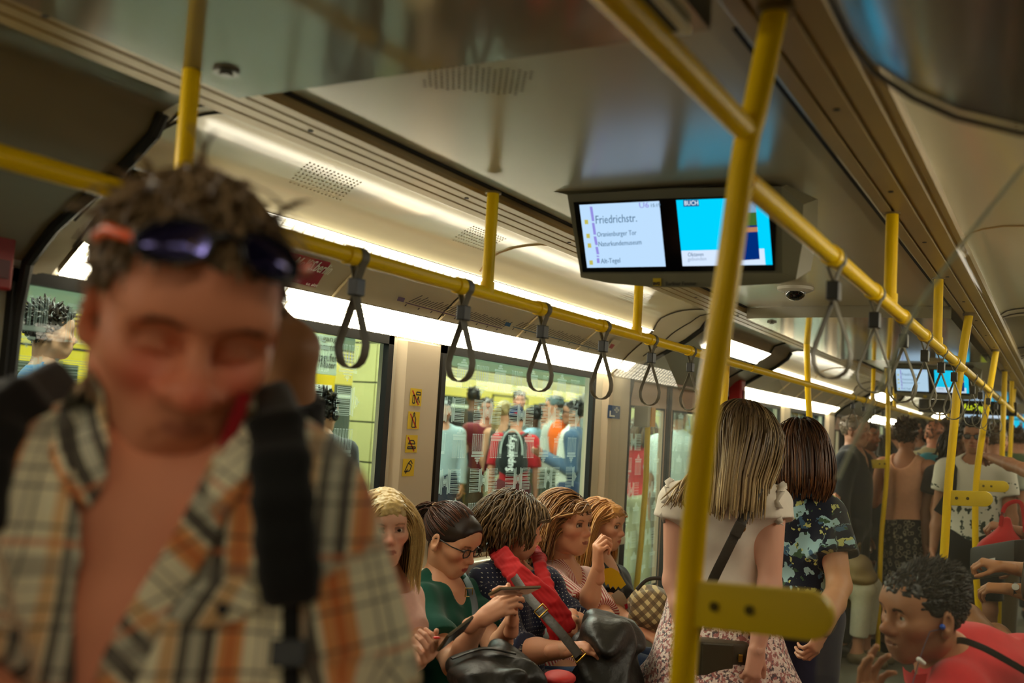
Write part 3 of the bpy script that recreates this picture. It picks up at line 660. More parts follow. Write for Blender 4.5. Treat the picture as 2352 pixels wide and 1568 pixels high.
# coves, door headers and caps
def prof3(P, y, side): return [V(mx(x, side), y, z) for x, z in P]
capA = [p for p in SEAL[4:]]                             # from the window head inwards
def lerp_prof(P, n):
    P = np.array(P); d = np.r_[0, np.cumsum(np.linalg.norm(np.diff(P, axis=0), axis=1))]; t = np.linspace(0, d[-1], n); return [(np.interp(q, d, P[:,0]), np.interp(q, d, P[:,1])) for q in t]
tn = 3
ADP = [(-2.012,1.915),(-1.985,1.945),(-1.945,1.982),(-1.905,2.015),(-1.885,2.031)]
full_sec = lerp_prof([(-2.098,1.835)] + ADP + COVE, 24); full_seal = lerp_prof([(-2.098,1.80)] + SEAL[4:] + [(-1.60,2.185),(-1.512,2.17)], 24)
for side in (-1, 1):
    for i in NB:
        a, b = Y0S + PER*i, Y1S + PER*i
        a0, b0 = a + .08, b - .30                         # lit cove ends at the caps
        mb = MB().loft([prof3(COVE, y, side) for y in np.linspace(a0, b0, 9)]); o = struct(mb, 'trim_%d' % tn, COVEM, smooth=60); tn += 1
        s = MB()                                          # seam in the cove
        s.tube(prof3([(x + .001, z - .0015) for x, z in COVE[1:]], 3.03 + PER*i, side), .0035, 6); s.build('seam', mat('seam_tan', (170,140,92), .6), o)
        h = MB()  # louvre light pattern on the cove, painted as tan dots
        for yy in (1.95, 2.75, 4.15):
            for u in range(8):
                for w in range(14): 
                    q = V(mx(-1.79 + u*.016, side), yy + PER*i + w*.016 - u*.008, np.interp(-1.79 + u*.016, [c[0] for c in COVE], [c[1] for c in COVE]) - .001); h.add([q + V(c*(-side), d, -abs(c)*.0) for c, d in ((-.003,-.003),(-.003,.003),(.003,.003),(.003,-.003))], [(0,1,2,3)])
        h.build('vent_and_light_dots', mat('louvre_light_tan', (150,130,90), .9), o, kind='stuff', fix=False)
        # advertising panels between the two light lines, split at the bay joint
        mb = MB().loft([prof3(ADP, y, side) for y in (a0 - .02, 3.02 + PER*i)]); mb.loft([prof3(ADP, y, side) for y in (3.04 + PER*i, b0 + .02)]); o = struct(mb, 'trim_%d' % tn, mat('ad_panel', (190,180,158), .45), smooth=60); tn += 1
        for yy in (2.42, 3.03, 3.62, 4.2):                # pale edge clips
            s = MB(); s.tube(prof3([(x + .003, z - .003) for x, z in ADP], yy + PER*i, side), .0045, 6); s.build('clip', mat('clip_cream', (240,220,180), .4), o)
        # caps
        for (ys, ye) in ((b, b0), (a, a0)):
            rings = []
            for t in np.linspace(0, 1, 7):
                e = t*t*(3 - 2*t); rings.append([V(mx(p[0]*(1-e) + q[0]*e, side), ys + (ye - ys)*t, p[1]*(1-e) + q[1]*e) for p, q in zip(full_seal, full_sec)])
            mb = MB().loft(rings); o = struct(mb, 'trim_%d' % tn, CREAM if i == 0 or True else GREYP, smooth=60); tn += 1
            s = MB().tube(prof3([(x + .006, z - .004) for x, z in SEAL], ys, side), .014, 8); s.build('door_seal', BLACK, o)
            s = MB().tube(prof3([(x + .002, z - .002) for x, z in full_sec[3:]], ye, side), .0035, 6); s.build('seam', mat('seam_dark', (60,52,38), .6), o)
            s = MB().tube([p*.42 + q*.58 + V(0,0,-.003) for p, q in zip(rings[2][6:], rings[3][6:])], .003, 6); s.build('seam', mat('seam_dark'), o)
    for i in NB:                                  # headers above the doors with their own lamp
        a, b = Y1S + PER*i, Y0S + PER*(i+1)
        HD = SEAL[4:] + [(-1.60,2.185),(-1.512,2.17)]
        mb = MB().loft([prof3(HD, y, side) for y in np.linspace(a, b, 8)]); o = struct(mb, 'trim_%d' % tn, mat('header_grey', (118,108,84), .3, spec=.5), smooth=60); tn += 1
        s = MB().tube(prof3([(x + .003, z - .003) for x, z in HD], b - .44, side), .006, 6); s.build('seam', BLACK, o)
# bulging lacquered housing over the near right door
HB = [(-.278,2.15),(-.250,2.08),(-.230,2.036),(-.204,1.999),(-.159,1.962),(-.112,1.934),(-.045,1.909),(.06,1.892),(.20,1.884),(.36,1.88)]
mb = MB(); n_ = len(HB); mb.loft([[V(x, y, z) for x, z in HB] for y in np.linspace(1.20, -1.2, 7)]); mb.loft([[V(x, 1.20, z) for x, z in HB], [V(x, 1.202, z + .02) for x, z in HB], [V(x, 1.202, 2.19) for x, z in HB]]); struct(mb, 'trim_%d' % tn, mat('housing_lacquer', (72,65,48), .26, spec=.7, coat=.3), smooth=50); tn += 1
mb = MB().tube([V(x - .004, 1.215, z - .003) for x, z in HB], .004, 8); struct(mb, 'trim_%d' % tn, mat('seam_dark')); tn += 1

# ---- walls: built bay by bay round the window openings
wn = 1; dn = 1
def wall_bay(i, side):
    global wn
    d = PER*i; y0, y1 = Y0S + d, Y1S + d; W_ = [(1.40 + d, 2.87 + d), (3.19 + d, 4.62 + d)]; zb, zt = 1.02, 1.835
    xo, xi = (-2.15, -2.1) if side < 0 else (C2 + 2.1, C2 + 2.15)
    mb = MB(); X0, X1 = (xo, xi)
    mb.box((X0, y0, 0), (X1, y1, zb)).box((X0, y0, zt), (X1, y1, 2.24))
    ys = [y0, W_[0][0], W_[0][1], W_[1][0], W_[1][1], y1]
    for a, b in ((ys[0], ys[1]), (ys[2], ys[3]), (ys[4], ys[5])):
        if b > a: mb.box((X0, a, zb), (X1, b, zt))
    o = struct(mb, 'wall_%s' % ('left' if side < 0 else 'right') + ('' if i == 0 else '.%03d' % (i % 5)), WALLM)
    if side < 0:
        p = MB()                                          # pillar cover with its rounded cheeks
        for a, b in ((ys[2] + .035, ys[3] - .03), (ys[4] + .11, y1 - .02)):
            p.add([V(-2.1, a, zb - .06), V(-2.075, a + .03, zb - .06), V(-2.075, b - .012, zb - .06), V(-2.1, b, zb - .06), V(-2.1, a, zt - .01), V(-2.075, a + .03, zt - .01), V(-2.075, b - .012, zt - .01), V(-2.1, b, zt - .01)], [(0,1,5,4),(1,2,6,5),(2,3,7,6),(0,3,2,1),(4,5,6,7)])
        p.build('pillar_cover', mat('pillar_cream', (206,190,164), .42, spec=.4), o, smooth=35)
        s = MB().box((-2.1, y0 + .1, .955), (-2.03, y1 - .1, 1.0)); s.build('ledge', mat('ledge_white', (220,212,190), .4), o, bevel=.006)
    for a, b in W_:
        fr = MB(); t = .030; xa, xb = (-2.112, -2.088) if side < 0 else (C2 + 2.088, C2 + 2.112)
        fr.box((xa, a, zb), (xb, a + t, zt)).box((xa, b - t, zb), (xb, b, zt)).box((xa, a, zb), (xb, b, zb + t)).box((xa, a, zt - t), (xb, b, zt))
        w = struct(fr, 'window_%d' % wn, BLACK); wn += 1
        x = -2.14 if side < 0 else C2 + 2.14
        g = MB().box((x - .004, a, zb), (x + .004, b, zt)); g.build('glass', GLASS, w)
        if side < 0 and i == 0: gate_print(w, a + t, b - t, zb + t, zt - t, -2.1345, V(1,0,0))
        elif side < 0 and i == 1: gate_print(w, a + t, b - t, zb + t, zt - t, -2.1345, V(1,0,0))
ETCH = None
def gate_print(parent, a, b, z0, z1, x, nrm_):
    """pale gate pictograms printed all over the pane, every other row turned on its side"""
    global ETCH
    if ETCH is None:
        m = bpy.data.materials.new('etched_print'); m.use_nodes = True; nt = m.node_tree; nt.nodes.clear(); t = nt.nodes.new('ShaderNodeBsdfTransparent'); d = nt.nodes.new('ShaderNodeBsdfDiffuse'); d.inputs[0].default_value = (.75,.85,.80,1)
        tl = nt.nodes.new('ShaderNodeBsdfTranslucent'); tl.inputs[0].default_value = (.8,.9,.84,1); ad = nt.nodes.new('ShaderNodeMixShader'); ad.inputs[0].default_value = .5; nt.links.new(d.outputs[0], ad.inputs[1]); nt.links.new(tl.outputs[0], ad.inputs[2])
        mxn = nt.nodes.new('ShaderNodeMixShader'); mxn.inputs[0].default_value = .30; o = nt.nodes.new('ShaderNodeOutputMaterial'); nt.links.new(t.outputs[0], mxn.inputs[1]); nt.links.new(ad.outputs[0], mxn.inputs[2]); nt.links.new(mxn.outputs[0], o.inputs[0]); ETCH = m
    bars = [(-.05,.036,.05,.045),(-.046,.022,.046,.034),(-.022,.047,.022,.054),(-.010,.055,.010,.066),(-.016,.057,-.012,.063),(.012,.057,.016,.063),(-.0035,.066,.0035,.074)]
    for c in (-.044,-.031,-.0165,.0,.0165,.031,.044): bars += [(c-.0042,-.045,c-.0016,.021),(c+.0016,-.045,c+.0042,.021),(c-.0055,-.05,c+.0055,-.046)]
    mb = MB(); row = 0; z = z1 - .07
    while z > z0 + .03:
        n = 0; y = a + .05
        while y < b - .04:
            rot = (0 if n % 2 else 2) if row % 2 == 0 else (1 if n % 2 else 3); ca, sa = ((1,0),(0,1),(-1,0),(0,-1))[rot]
            for u0, v0, u1, v1 in bars:
                P = [(u, v) for u, v in ((u0,v0),(u1,v0),(u1,v1),(u0,v1))]; Q = [V(x, y + u*ca - v*sa, z + u*sa + v*ca) for u, v in P]
                if all(a < q[1] < b and z0 < q[2] < z1 for q in Q): mb.add(Q, [(0,1,2,3)])
            n += 1; y += (.150 if row % 2 == 0 else (.125 if n % 2 else .175))
        z -= .142; row += 1
    mb.build('gate_print', ETCH, parent, kind='stuff', fix=False)
def door_bay(i, side):
    """recess with jambs and a pair of sliding leaves"""
    global dn, wn
    y0, y1 = Y1S + PER*i, Y0S + PER*(i+1); xs = -1 if side < 0 else 1
    X = lambda x: mx(x, side); c = (Y1S + PER*i + Y0S + PER*(i+1))/2
    mb = MB()
    for a, b in ((y1, c + .70), (y0, c - .70)):           # slanted jambs
        mb.prism([V(X(-2.10), a, 0), V(X(-2.20), b, 0), V(X(-2.24), b, 0), V(X(-2.24), a, 0)], (0,0,1.94))
    mb.prism([V(X(-2.09), y0, 1.84), V(X(-2.24), y0, 1.84), V(X(-2.24), y0, 2.24), V(X(-2.09), y0, 2.24)], (0, y1 - y0, 0))
    struct(mb, 'wall_%s' % ('left' if side < 0 else 'right') + '.%03d' % (10 + i + (0 if side < 0 else 10)), JAMB)
    for k, (a, b) in enumerate(((c - .70, c - .012), (c + .012, c + .70))):
        m = MB(); xa, xb = sorted((X(-2.235), X(-2.20))); w = .062
        m.box((xa, a, 0), (xb, b, .62)).box((xa, a, 1.70), (xb, b, 1.86)).box((xa, a, .62), (xb, a + w, 1.70)).box((xa, b - w, .62), (xb, b, 1.70))
        o = struct(m, 'door_%d' % dn, DOORM, bevel=.004); dn += 1
        g = MB().box((X(-2.219) - .004, a + w, .62), (X(-2.219) + .004, b - w, 1.70)); g.build('glass', GLASS, o)
        r = MB(); e = b if k == 0 else a; r.box((xa - .002, min(e, c), 0), (xb + .006, max(e, c), 1.86)); r.box((xb - .001, (e - .035 if k == 0 else e), .0), (xb + .004, (e if k == 0 else e + .035), 1.86)); r.build('rubber_edge', BLACK, o)
        r = MB(); z0, z1, ya, yb = .62, 1.70, a + w, b - w; t = .012
        r.box((xb - .001, ya, z0), (xb + .003, ya + t, z1)).box((xb - .001, yb - t, z0), (xb + .003, yb, z1)).box((xb - .001, ya, z0), (xb + .003, yb, z0 + t)).box((xb - .001, ya, z1 - t), (xb + .003, yb, z1)); r.build('pane_gasket', BLACK, o)
        if side < 0 and i in (0,): gate_print(o, a + w, b - w, .62, 1.70, X(-2.2135), V(1,0,0))
for side in (-1, 1):
    for i in NB: wall_bay(i, side)
    for i in NB: door_bay(i, side)
# ends of the carriage
mb = MB().box((-2.3,YBACK-.1,0), (C2+2.3,YBACK,2.3)); struct(mb, 'wall_rear', GREYP)
mb = MB().box((-2.3,YEND,0), (C2+2.3,YEND+.1,2.3)); struct(mb, 'wall_front', mat('end_wall_dark', (120,108,80), .5))
mb = MB().box((-2.3,YBACK-.1,2.24), (C2+2.3,YEND+.1,2.3)); struct(mb, 'ceiling.020', GREYP)
# ---- light lines (things): lower and upper strip of each bay and the lamp in each door header
EU = emat('lamp_uplight', LAMP_COL, LAMP_U); EA, EB, ED = emat('lamp_lower', LAMP_COL, LAMP_A), emat('lamp_upper', LAMP_COL, LAMP_B), emat('lamp_door', LAMP_COL, LAMP_D)
LOUV = mat('louvre_white', (250,245,225), .35)
ordn = ('nearest', 'second', 'third', 'fourth', 'fifth'); bayn = lambda i: 'bay behind the camera' if i < 0 else ordn[i] + ' bay'
EA2, EB2, ED2 = emat('lamp_lower_dim', LAMP_COL, LAMP_A*.65), emat('lamp_upper_dim', LAMP_COL, LAMP_B*.65), emat('lamp_door_dim', LAMP_COL, LAMP_D*.8)   # the right-hand tubes emit less
def strip(name, P0, P1, y0, y1, em, side, label, louv=True, up=False):
    if side > 0: em = {EA: EA2, EB: EB2, ED: ED2}[em]
    q0, q1 = V(mx(P0[0], side), 0, P0[1]), V(mx(P1[0], side), 0, P1[1]); n = nrm(np.cross(q1 - q0, (0,1,0))); n = n if n[2] < 0 else -n
    r = empty(name, (q0[0], (y0+y1)/2, q0[2]), label, 'lamp', 'light lines along the carriage')
    m = MB(); back = -n*.005; m.add([q0 + V(0,y0,0), q1 + V(0,y0,0), q1 + V(0,y1,0), q0 + V(0,y1,0)], [(0,1,2,3)]); m.build('diffuser', em, r, fix=False)
    m = MB(); m.loft([[q0 + V(0,y,0), q0 + back + V(0,y,0), q1 + back + V(0,y,0), q1 + V(0,y,0)] for y in (y0, y1)]); m.build('housing', CREAM, r)
    if up: u = V(mx(P1[0] + .013, side), 0, P1[1] - .006); m = MB().add([q1 + V(0,y0,0), u + V(0,y0,0), u + V(0,y1,0), q1 + V(0,y1,0)], [(0,1,2,3)]); m.build('uplight', EU, r, fix=False)  # hidden upward glow added to the strip to brighten the cove
    if louv:
        m = MB(); cnt = int((y1 - y0)/.045)
        for j in range(1, 4): a = q0 + (q1 - q0)*j/4; m.add([a + V(0,y0,0), a + V(0,y1,0), a + n*.006 + V(0,y1,0), a + n*.006 + V(0,y0,0)], [(0,1,2,3)])
        for j in range(cnt): y = y0 + (j+.5)*.045; m.add([q0 + V(0,y,0), q1 + V(0,y,0), q1 + n*.006 + V(0,y,0), q0 + n*.006 + V(0,y,0)], [(0,1,2,3)])
        m.build('louvre', LOUV, r, kind='stuff', fix=False)
for side in (-1, 1):
    sn = 'left' if side < 0 else 'right'
    for i in NB:
        a, b = Y0S + .10 + PER*i, Y1S - .12 + PER*i
        strip('strip_light', (-2.096,1.838), (-2.014,1.912), a, b, EA, side, 'long white light line directly over the %s side windows, %s' % (sn, bayn(i)), i < 2)
        strip('strip_light', (-1.884,2.033), (-1.853,2.070), a + .2, b - .2, EB, side, 'narrow white light line under the bright cove, %s side, %s' % (sn, bayn(i)), i < 1, True)
    for i in NB:
        a, b = (Y1S + .30 + PER*i, Y0S - (.42 if i >= 0 or side < 0 else .98) + PER*(i+1)); p0, p1 = ((-1.795,2.040), (-1.700,2.108)) if i >= 0 or side < 0 else ((-1.530,2.036), (-1.556,1.999))
        strip('door_light', p0, p1, a, b, ED, side, 'flat white lamp in the header over the %s door pair, %s side' % (ordn[i+1], sn), False)
def atP(px, py, p0, n):
    d = ray(px, py); n = np.asarray(n, float); return CAM + d*(((np.asarray(p0) - CAM) @ n)/(d @ n))
def copy_tree(o, parent=None, off=(0,0,0)):
    c = o.copy(); COL.objects.link(c)
    if parent is not None: c.parent = parent
    else: c.location = o.location + Vector(off)
    for ch in o.children: copy_tree(ch, c)
    return c
# ---- long hand rails with their hangers
def rail(name, x, z, y0, y1, struts, label, collars=(), top=2.142, r=.017):
    o = empty(name, (x, y0, z), label, 'handrail')
    MB().tube([V(x,y0,z), V(x,y1,z)], r, 20).build('tube', YEL, o, smooth=60)
    for y in struts:
        m = MB().tube([V(x,y,z), V(x,y,top)], .0155, 16); m.build('hanger', YEL, o, smooth=60)
        m = MB().tube([V(x,y,top - .004), V(x,y,top)], .021, 16); m.build('rosette', mat('rosette_tan', (120,98,50), .5), o, smooth=40)
        m = MB().tube([V(x,y,z - .0), V(x,y,z + .03)], .0185, 16); m.build('socket', YEL, o, smooth=40)
    for y in collars: MB().tube([V(x,y-.032,z), V(x,y-.030,z), V(x,y-.002,z), V(x,y,z)], [.0185,.0205,.0205,.0185], 20).build('collar', YEL, o, smooth=40)
    return o
XL, ZL, XR, ZR = -1.30, 1.878, -.395, 1.905
SL = [1.64 + .425*i for i in range(6)]; SR = [1.955 + .472*i for i in range(6)]
rail('handrail', XL, ZL, .2, 4.60, (1.156, 2.171, 3.19), 'yellow overhead handrail along the window side with six hanging straps', [y - .012 for y in SL])
rail('handrail', XL, ZL, 4.62, 9.9, (8.0, 9.1), 'thin far yellow overhead handrail on the left beyond the pole by the doors', [7.2, 7.6, 8.05, 8.5])
rail('handrail', -.392, 1.972, -.8, 1.318, (), 'thick blurred yellow overhead handrail at top centre running into the big pole')
rail('handrail', XR, ZR, 1.335, 4.66, (2.64, 3.70), 'yellow overhead handrail on the aisle side beyond the big pole with straps', [y - .012 for y in SR])
rail('handrail', XR, ZR, 4.70, 9.9, (7.9, 9.0), 'distant yellow overhead handrail on the aisle side beyond the second pole', [7.2, 7.6])
rail('handrail', XL, ZL, 10.1, 20, (12.6,13.6), 'farthest yellow overhead handrail on the left near the end of the carriage')
rail('handrail', XR, ZR, 10.1, 20, (12.6,13.6), 'farthest yellow overhead handrail on the right near the end of the carriage')
# ---- straps
def strap(x, y, z, label, tw=0.0):
    o = empty('hanging_strap', (x, y, z), label, 'strap', 'grab straps on the overhead rails'); o.rotation_euler = (0, 0, 0)
    P = [V(.0205*math.sin(a), 0, .0205*math.cos(a)) for a in np.linspace(-2.5, 2.5, 15)]
    m = MB(); m.tube([V(0,0,-.052)] + P + [V(0,0,-.052)], 0, flat=((0,1,0), .024, .0035)); a = m.build('rail_loop', STRAPM, o, origin=None, smooth=40); a.location = (0,0,0)
    m = MB().box((-.012,-.0155,-.082), (.012,.0155,-.045)); b = m.build('buckle', BUCK, o, bevel=.003); b.location = (0,0,0)
    L = [(0,-.078),(.006,-.095),(.013,-.115),(.022,-.140),(.031,-.165),(.036,-.185),(.034,-.205),(.026,-.221),(.013,-.230)]
    pts = L + [(0,-.232)] + [(-u, w) for u, w in L[::-1]]; ct, st_ = math.cos(tw), math.sin(tw)
    m = MB().tube([V(u*ct, u*st_, w) for u, w in pts], 0, flat=((-st_,ct,0), .025, .0035)); c = m.build('loop', STRAPM, o, smooth=50); c.location = (0,0,0)
    return o
nm = ('first','second','third','fourth','fifth','sixth')
for i, y in enumerate(SL): strap(XL, y, ZL, 'grey loop strap on the left yellow rail, %s from the man in plaid' % nm[i], random.uniform(-.08,.08))
for i, y in enumerate(SR): strap(XR, y, ZR, 'grey loop strap on the aisle side yellow rail, %s beyond the big pole' % nm[i], random.uniform(-.12,.12))
for i, y in enumerate((7.2, 7.62, 8.05, 8.5)): strap(XL, y, ZL, 'small far grey loop strap on the left rail beyond the doors, %s of four' % nm[i], random.uniform(-.1,.1))
for i, y in enumerate((5.2, 5.7, 6.3, 7.0)): strap(XR, y, ZR, 'small far grey loop strap on the right rail past the second pole, %s of four' % nm[i], random.uniform(-.1,.1))
# ---- poles, bent as they are in the car
def pole(pts, label, r=.0175, sub=4):
    P = np.array(pts, float); t = np.arange(len(P)); tt = np.linspace(0, len(P)-1, (len(P)-1)*sub + 1)
    def cr(i, u):
        p = [P[min(max(i+k, 0), len(P)-1)] for k in (-1,0,1,2)]; return .5*((2*p[1]) + (-p[0]+p[2])*u + (2*p[0]-5*p[1]+4*p[2]-p[3])*u*u + (-p[0]+3*p[1]-3*p[2]+p[3])*u**3)
    Q = [cr(min(int(a), len(P)-2), a - min(int(a), len(P)-2)) for a in tt]
    o = empty('grab_pole', (Q[-1][0], Q[-1][1], 0), label, 'pole'); MB().tube(Q, r, 20).build('tube', YEL, o, smooth=60)
    b = Q[-1]; MB().tube([V(b[0],b[1],.0), V(b[0],b[1],.02)], .04, 20).build('floor_flange', STEEL, o, smooth=40)
    a = Q[0]; MB().tube([V(a[0],a[1],a[2]-.01), V(a[0],a[1],a[2])], .026, 20).build('ceiling_flange', mat('rosette_tan', (120,98,50)), o, smooth=40)
    return o, Q
def floor_end(pts, y): q = list(pts[-1]); return pts + [V(q[0] + (pts[-1][0]-pts[-2][0])*.2, y, q[2]*.5), V(q[0] + (pts[-1][0]-pts[-2][0])*.2, y, .0)]
Y1 = 1.32
pts = [atY(x, y, Y1) for x, y in ((1778,-10),(1735,245),(1711,344),(1676,600),(1648,784),(1608,1079),(1568,1568))]; pts[0] = V(pts[0][0]+.003, Y1, 2.142)
p1, Q1 = pole(floor_end(pts, Y1), 'big blurred yellow grab pole in the right foreground, from floor to ceiling')
def paddle(o, xa, za, xb, zb, y, hh=.028, th=.011, bolts=2, by=None):
    a, b = V(xa, y, za), V(xb, y, zb); ax = nrm(b - a); uz = np.cross(ax, (0,-1,0)); uz = uz if uz[2] > 0 else -uz; L = np.linalg.norm(b - a)
    out = [(0,-hh),(L-hh,-hh)] + [(L - hh + hh*math.sin(t), -hh*math.cos(t)) for t in np.linspace(.2, PI-.2, 9)] + [(L-hh,hh),(0,hh)]
    m = MB().prism([a + ax*u + uz*w + V(0,-th,0) for u, w in out], (0, 2*th, 0)); m.build('paddle', YELP, o, bevel=.003, smooth=30)
    for k in range(bolts):
        q = a + ax*(L*(.16 + .26*k)) + V(0,-th,0); s = MB().tube([q, q - V(0,.002,0)], .0065, 12); s.build('bolt', mat('bolt_dark', (90,80,30), .4, metal=.6), o)
A_, B_ = atY(1598, 1385, Y1), atY(1917, 1418, Y1); paddle(p1, A_[0], A_[2], B_[0], B_[2], Y1, hh=.0305)
s = MB()
for k in range(3): q = V(-.392, 1.21 + k*.028, 1.972 + .0155); s.box(q - V(.004,.006,.002), q + V(.004,.006,.003))
for k in range(3): q = V(-.395, 1.36 + k*.028, 1.905 + .0155); s.box(q - V(.004,.006,.002), q + V(.004,.006,.003))
s.build('clamp_ridges', YEL, p1)
def pole_at(yy, px, label, ends=None, paddle_px=None, both=None):
    pts = [atY(x, y, yy) for x, y in px]; pts[0] = V(pts[0][0], yy, 2.142); o, Q = pole(floor_end(pts, yy), label)
    if paddle_px: (xa, ya), (xb, yb) = paddle_px; a, b = atY(xa, ya, yy), atY(xb, yb, yy); paddle(o, a[0], a[2], b[0], b[2], yy, hh=.032, bolts=2)
    return o
pole_at(4.68, ((2226,728),(2202,870),(2192,970),(2178,1120),(2170,1250),(2164,1340)), 'second yellow grab pole with paddle handle, behind the man in the red polo', paddle_px=((2182,1143),(2281,1146)))
pole_at(6.35, ((2288,815),(2262,960),(2244,1090),(2240,1200),(2243,1330),(2252,1455)), 'third yellow grab pole, curved, held by an arm from the right edge', paddle_px=((2248,1115),(2318,1118)))
pole_at(7.9, ((2308,845),(2304,960),(2300,1100),(2298,1200)), 'fourth slim yellow grab pole near the right edge of the crowd')
pole_at(4.60, ((1668,812),(1667,850),(1664,900),(1655,1000),(1640,1200)), 'yellow grab pole by the left doors, right behind the big foreground pole')
pole_at(5.85, ((1852,800),(1856,900),(1861,990),(1866,1100)), 'slim yellow pole behind the woman in the dark floral shirt')
pole_at(7.9, ((2036,930),(2040,1010),(2036,1100),(2031,1160),(2024,1240)), 'curved yellow pole beside the woman in the peach top', paddle_px=((2040,1065),(1995,1065)))
pole_at(10.0, ((2330,860),(2324,960),(2318,1100)), 'farthest yellow pole at the right edge')
# grab pole on the door jamb, with its bracket
q = [atX(1488,965,-2.08), atX(1484,1100,-2.08), atX(1472,1250,-2.08), atX(1458,1390,-2.08)]; q[-1] = V(-2.08, q[-1][1], q[-1][2])
o = empty('door_pole', q[-1], 'vertical yellow grab bar on the left door jamb', 'pole'); MB().tube(q + [V(-2.08, q[-1][1], .35)], .016, 16).build('tube', YELP, o, smooth=60)
b = q[0]; MB().obox(b + V(-.03,0,.02), (1,0,0), (0,1,0), (0,0,1), .045, .028, .06).build('bracket', JAMB, o, bevel=.008); MB().obox(b + V(.018,.03,.02), (1,0,0), (0,1,0), (0,0,1), .004, .03, .055).build('reader_plate', mat('amber_plate', (200,140,30), .4), o)
b = V(-2.08, q[-1][1], .38); MB().obox(b + V(-.03,0,0), (1,0,0), (0,1,0), (0,0,1), .045, .025, .03).build('bracket', JAMB, o, bevel=.006)
# ---- double passenger screen
LCDW, LCDC = emat('lcd_pale', (.47,.67,.90), 1.0), emat('lcd_cyan', (.0,.60,.95), 1.0)
def screen(label, y=2.30):
    p0 = V(-.85, 2.30, 2.135); n = nrm(V(0, -.175, -.055)); ey = V(0,-.055,.175)/np.linalg.norm((.055,.175)); P = lambda px, py, lift=0: atP(px, py, p0, n) + n*lift
    o = empty('passenger_screen', (-.85, 2.36, 2.05), label, 'screen')
    hull = [P(1303,447), P(1420,441), P(1560,432), P(1795,428), P(1797,627), P(1333,628)]
    back = [V(-1.19,2.56,2.165), V(-1.08,2.58,2.166), V(-.9,2.58,2.166), V(-.60,2.56,2.166), V(-.60,2.52,1.98), V(-1.07,2.52,1.98)]
    m = MB(); m.add(hull + back, [(0,1,2,3,4,5)] + [(i, (i+1) % 6, 6+(i+1) % 6, 6+i) for i in range(6)] + [tuple(range(11,5,-1))]); m.build('housing', mat('screen_case', (96,94,74), .35), o, smooth=30)
    # lower lip with a bowed edge, right cheek
    lip = [P(1333,628), P(1797,627), P(1828,642), P(1790,651), P(1640,659), P(1500,659), P(1400,650), P(1335,637)]; m = MB().prism([q + n*.002 for q in lip], -n*.06); m.build('lip', mat('screen_lip', (120,116,92), .4), o)
    m = MB().add([P(1795,428), P(1845,470), P(1843,560), P(1828,642), P(1797,627)] + [P(1795,428)-n*.05, P(1845,470)-n*.16, P(1843,560)-n*.16, P(1828,642)-n*.16, P(1797,627)-n*.05], [(0,1,2,3,4),(9,8,7,6,5),(0,5,6,1),(1,6,7,2),(2,7,8,3)]); m.build('side_cheek', mat('screen_lip'), o)
    m = MB().add([P(1240,433), P(1303,447), P(1420,441), P(1660,425), P(1660,420) - n*.08], [(0,1,2,3,4)]); m.build('top_flange', mat('screen_case'), o, fix=False)
    m = MB().prism([P(*q, .003) for q in ((1319,464),(1785,446),(1780,621),(1340,624))], n*.002); m.build('glass_front', mat('screen_black', (4,4,6), .12), o)
    m = MB().add([P(*q, .0065) for q in ((1333,470),(1516,461),(1531,611),(1351,614))], [(0,1,2,3)]); a = m.build('left_display', LCDW, o, fix=False)
    m = MB().add([P(*q, .0065) for q in ((1555,459),(1764,452),(1776,607),(1570,610))], [(0,1,2,3)]); c = m.build('right_display', LCDC, o, fix=False)
    ink, vio, yel_ = emat('lcd_ink', (.10,.20,.33), .8), emat('lcd_violet', (.30,.27,.75), .9), emat('lcd_yellow', (.62,.58,.12), .8)
    def t(txt, px0, px1, py, size, mm, par, sl=-.05):
        q = P(px0, py, .0075); w = np.linalg.norm(P(px1, py + sl*(px1-px0)) - q); q[0] = q[0]; text_mesh(txt, size, nrm(P(px1, py + sl*(px1-px0)) - P(px0, py)), ey, q, 'lettering', mm, par, width=w)
    t('Friedrichstr.', 1370, 1464, 513, .030, ink, a); t('Oranienburger Tor', 1374, 1464, 543, .018, ink, a); t('Naturkundemuseum', 1377, 1475, 565, .018, ink, a); t('Alt-Tegel', 1383, 1427, 604, .018, ink, a)
    t('U6', 1470, 1491, 477, .020, vio, a); t('15:19', 1496, 1516, 475, .012, ink, a)
    m = MB()
    for (u0, v0), (u1, v1) in (((1357,474),(1362,507)),((1362,511),(1366,538)),((1366,542),(1370,562)),((1370,566),(1373,583)),((1372,586),(1373.4,589)),((1373,592),(1374,603))): 
        m.add([P(u0,v0,.0072), P(u0+6,v0,.0072), P(u1+6,v1,.0072), P(u1,v1,.0072)], [(0,1,2,3)])
    m.build('line_bar', vio, a, fix=False); m = MB()
    for u, v in ((1345,509),(1349,541),(1352,563),(1356,602)): m.add([P(u,v-5,.0072), P(u+8,v-5,.0072), P(u+9,v+5,.0072), P(u+1,v+5,.0072)], [(0,1,2,3)])
    m.build('platform_mark', yel_, a, fix=False)
    m = MB(); m.add([P(*q, .0072) for q in ((1571,459),(1606,458),(1608,473),(1572,474))], [(0,1,2,3)]); m.build('headline_box', emat('lcd_navy', (.02,.12,.30), .8), c, fix=False); t('BUCH', 1574, 1604, 471, .016, emat('lcd_white', (.8,.9,1), 1), c, -.03)
    m = MB(); m.add([P(*q, .0070) for q in ((1567,575),(1757,570),(1760,607),(1570,610))], [(0,1,2,3)]); m.build('caption_field', emat('lcd_caption', (.62,.74,.92), 1), c, fix=False); t('Oktaven', 1582, 1617, 588, .014, ink, c, -.03); t('gebunden', 1582, 1624, 598, .013, emat('lcd_grey', (.35,.45,.6), .9), c, -.03)
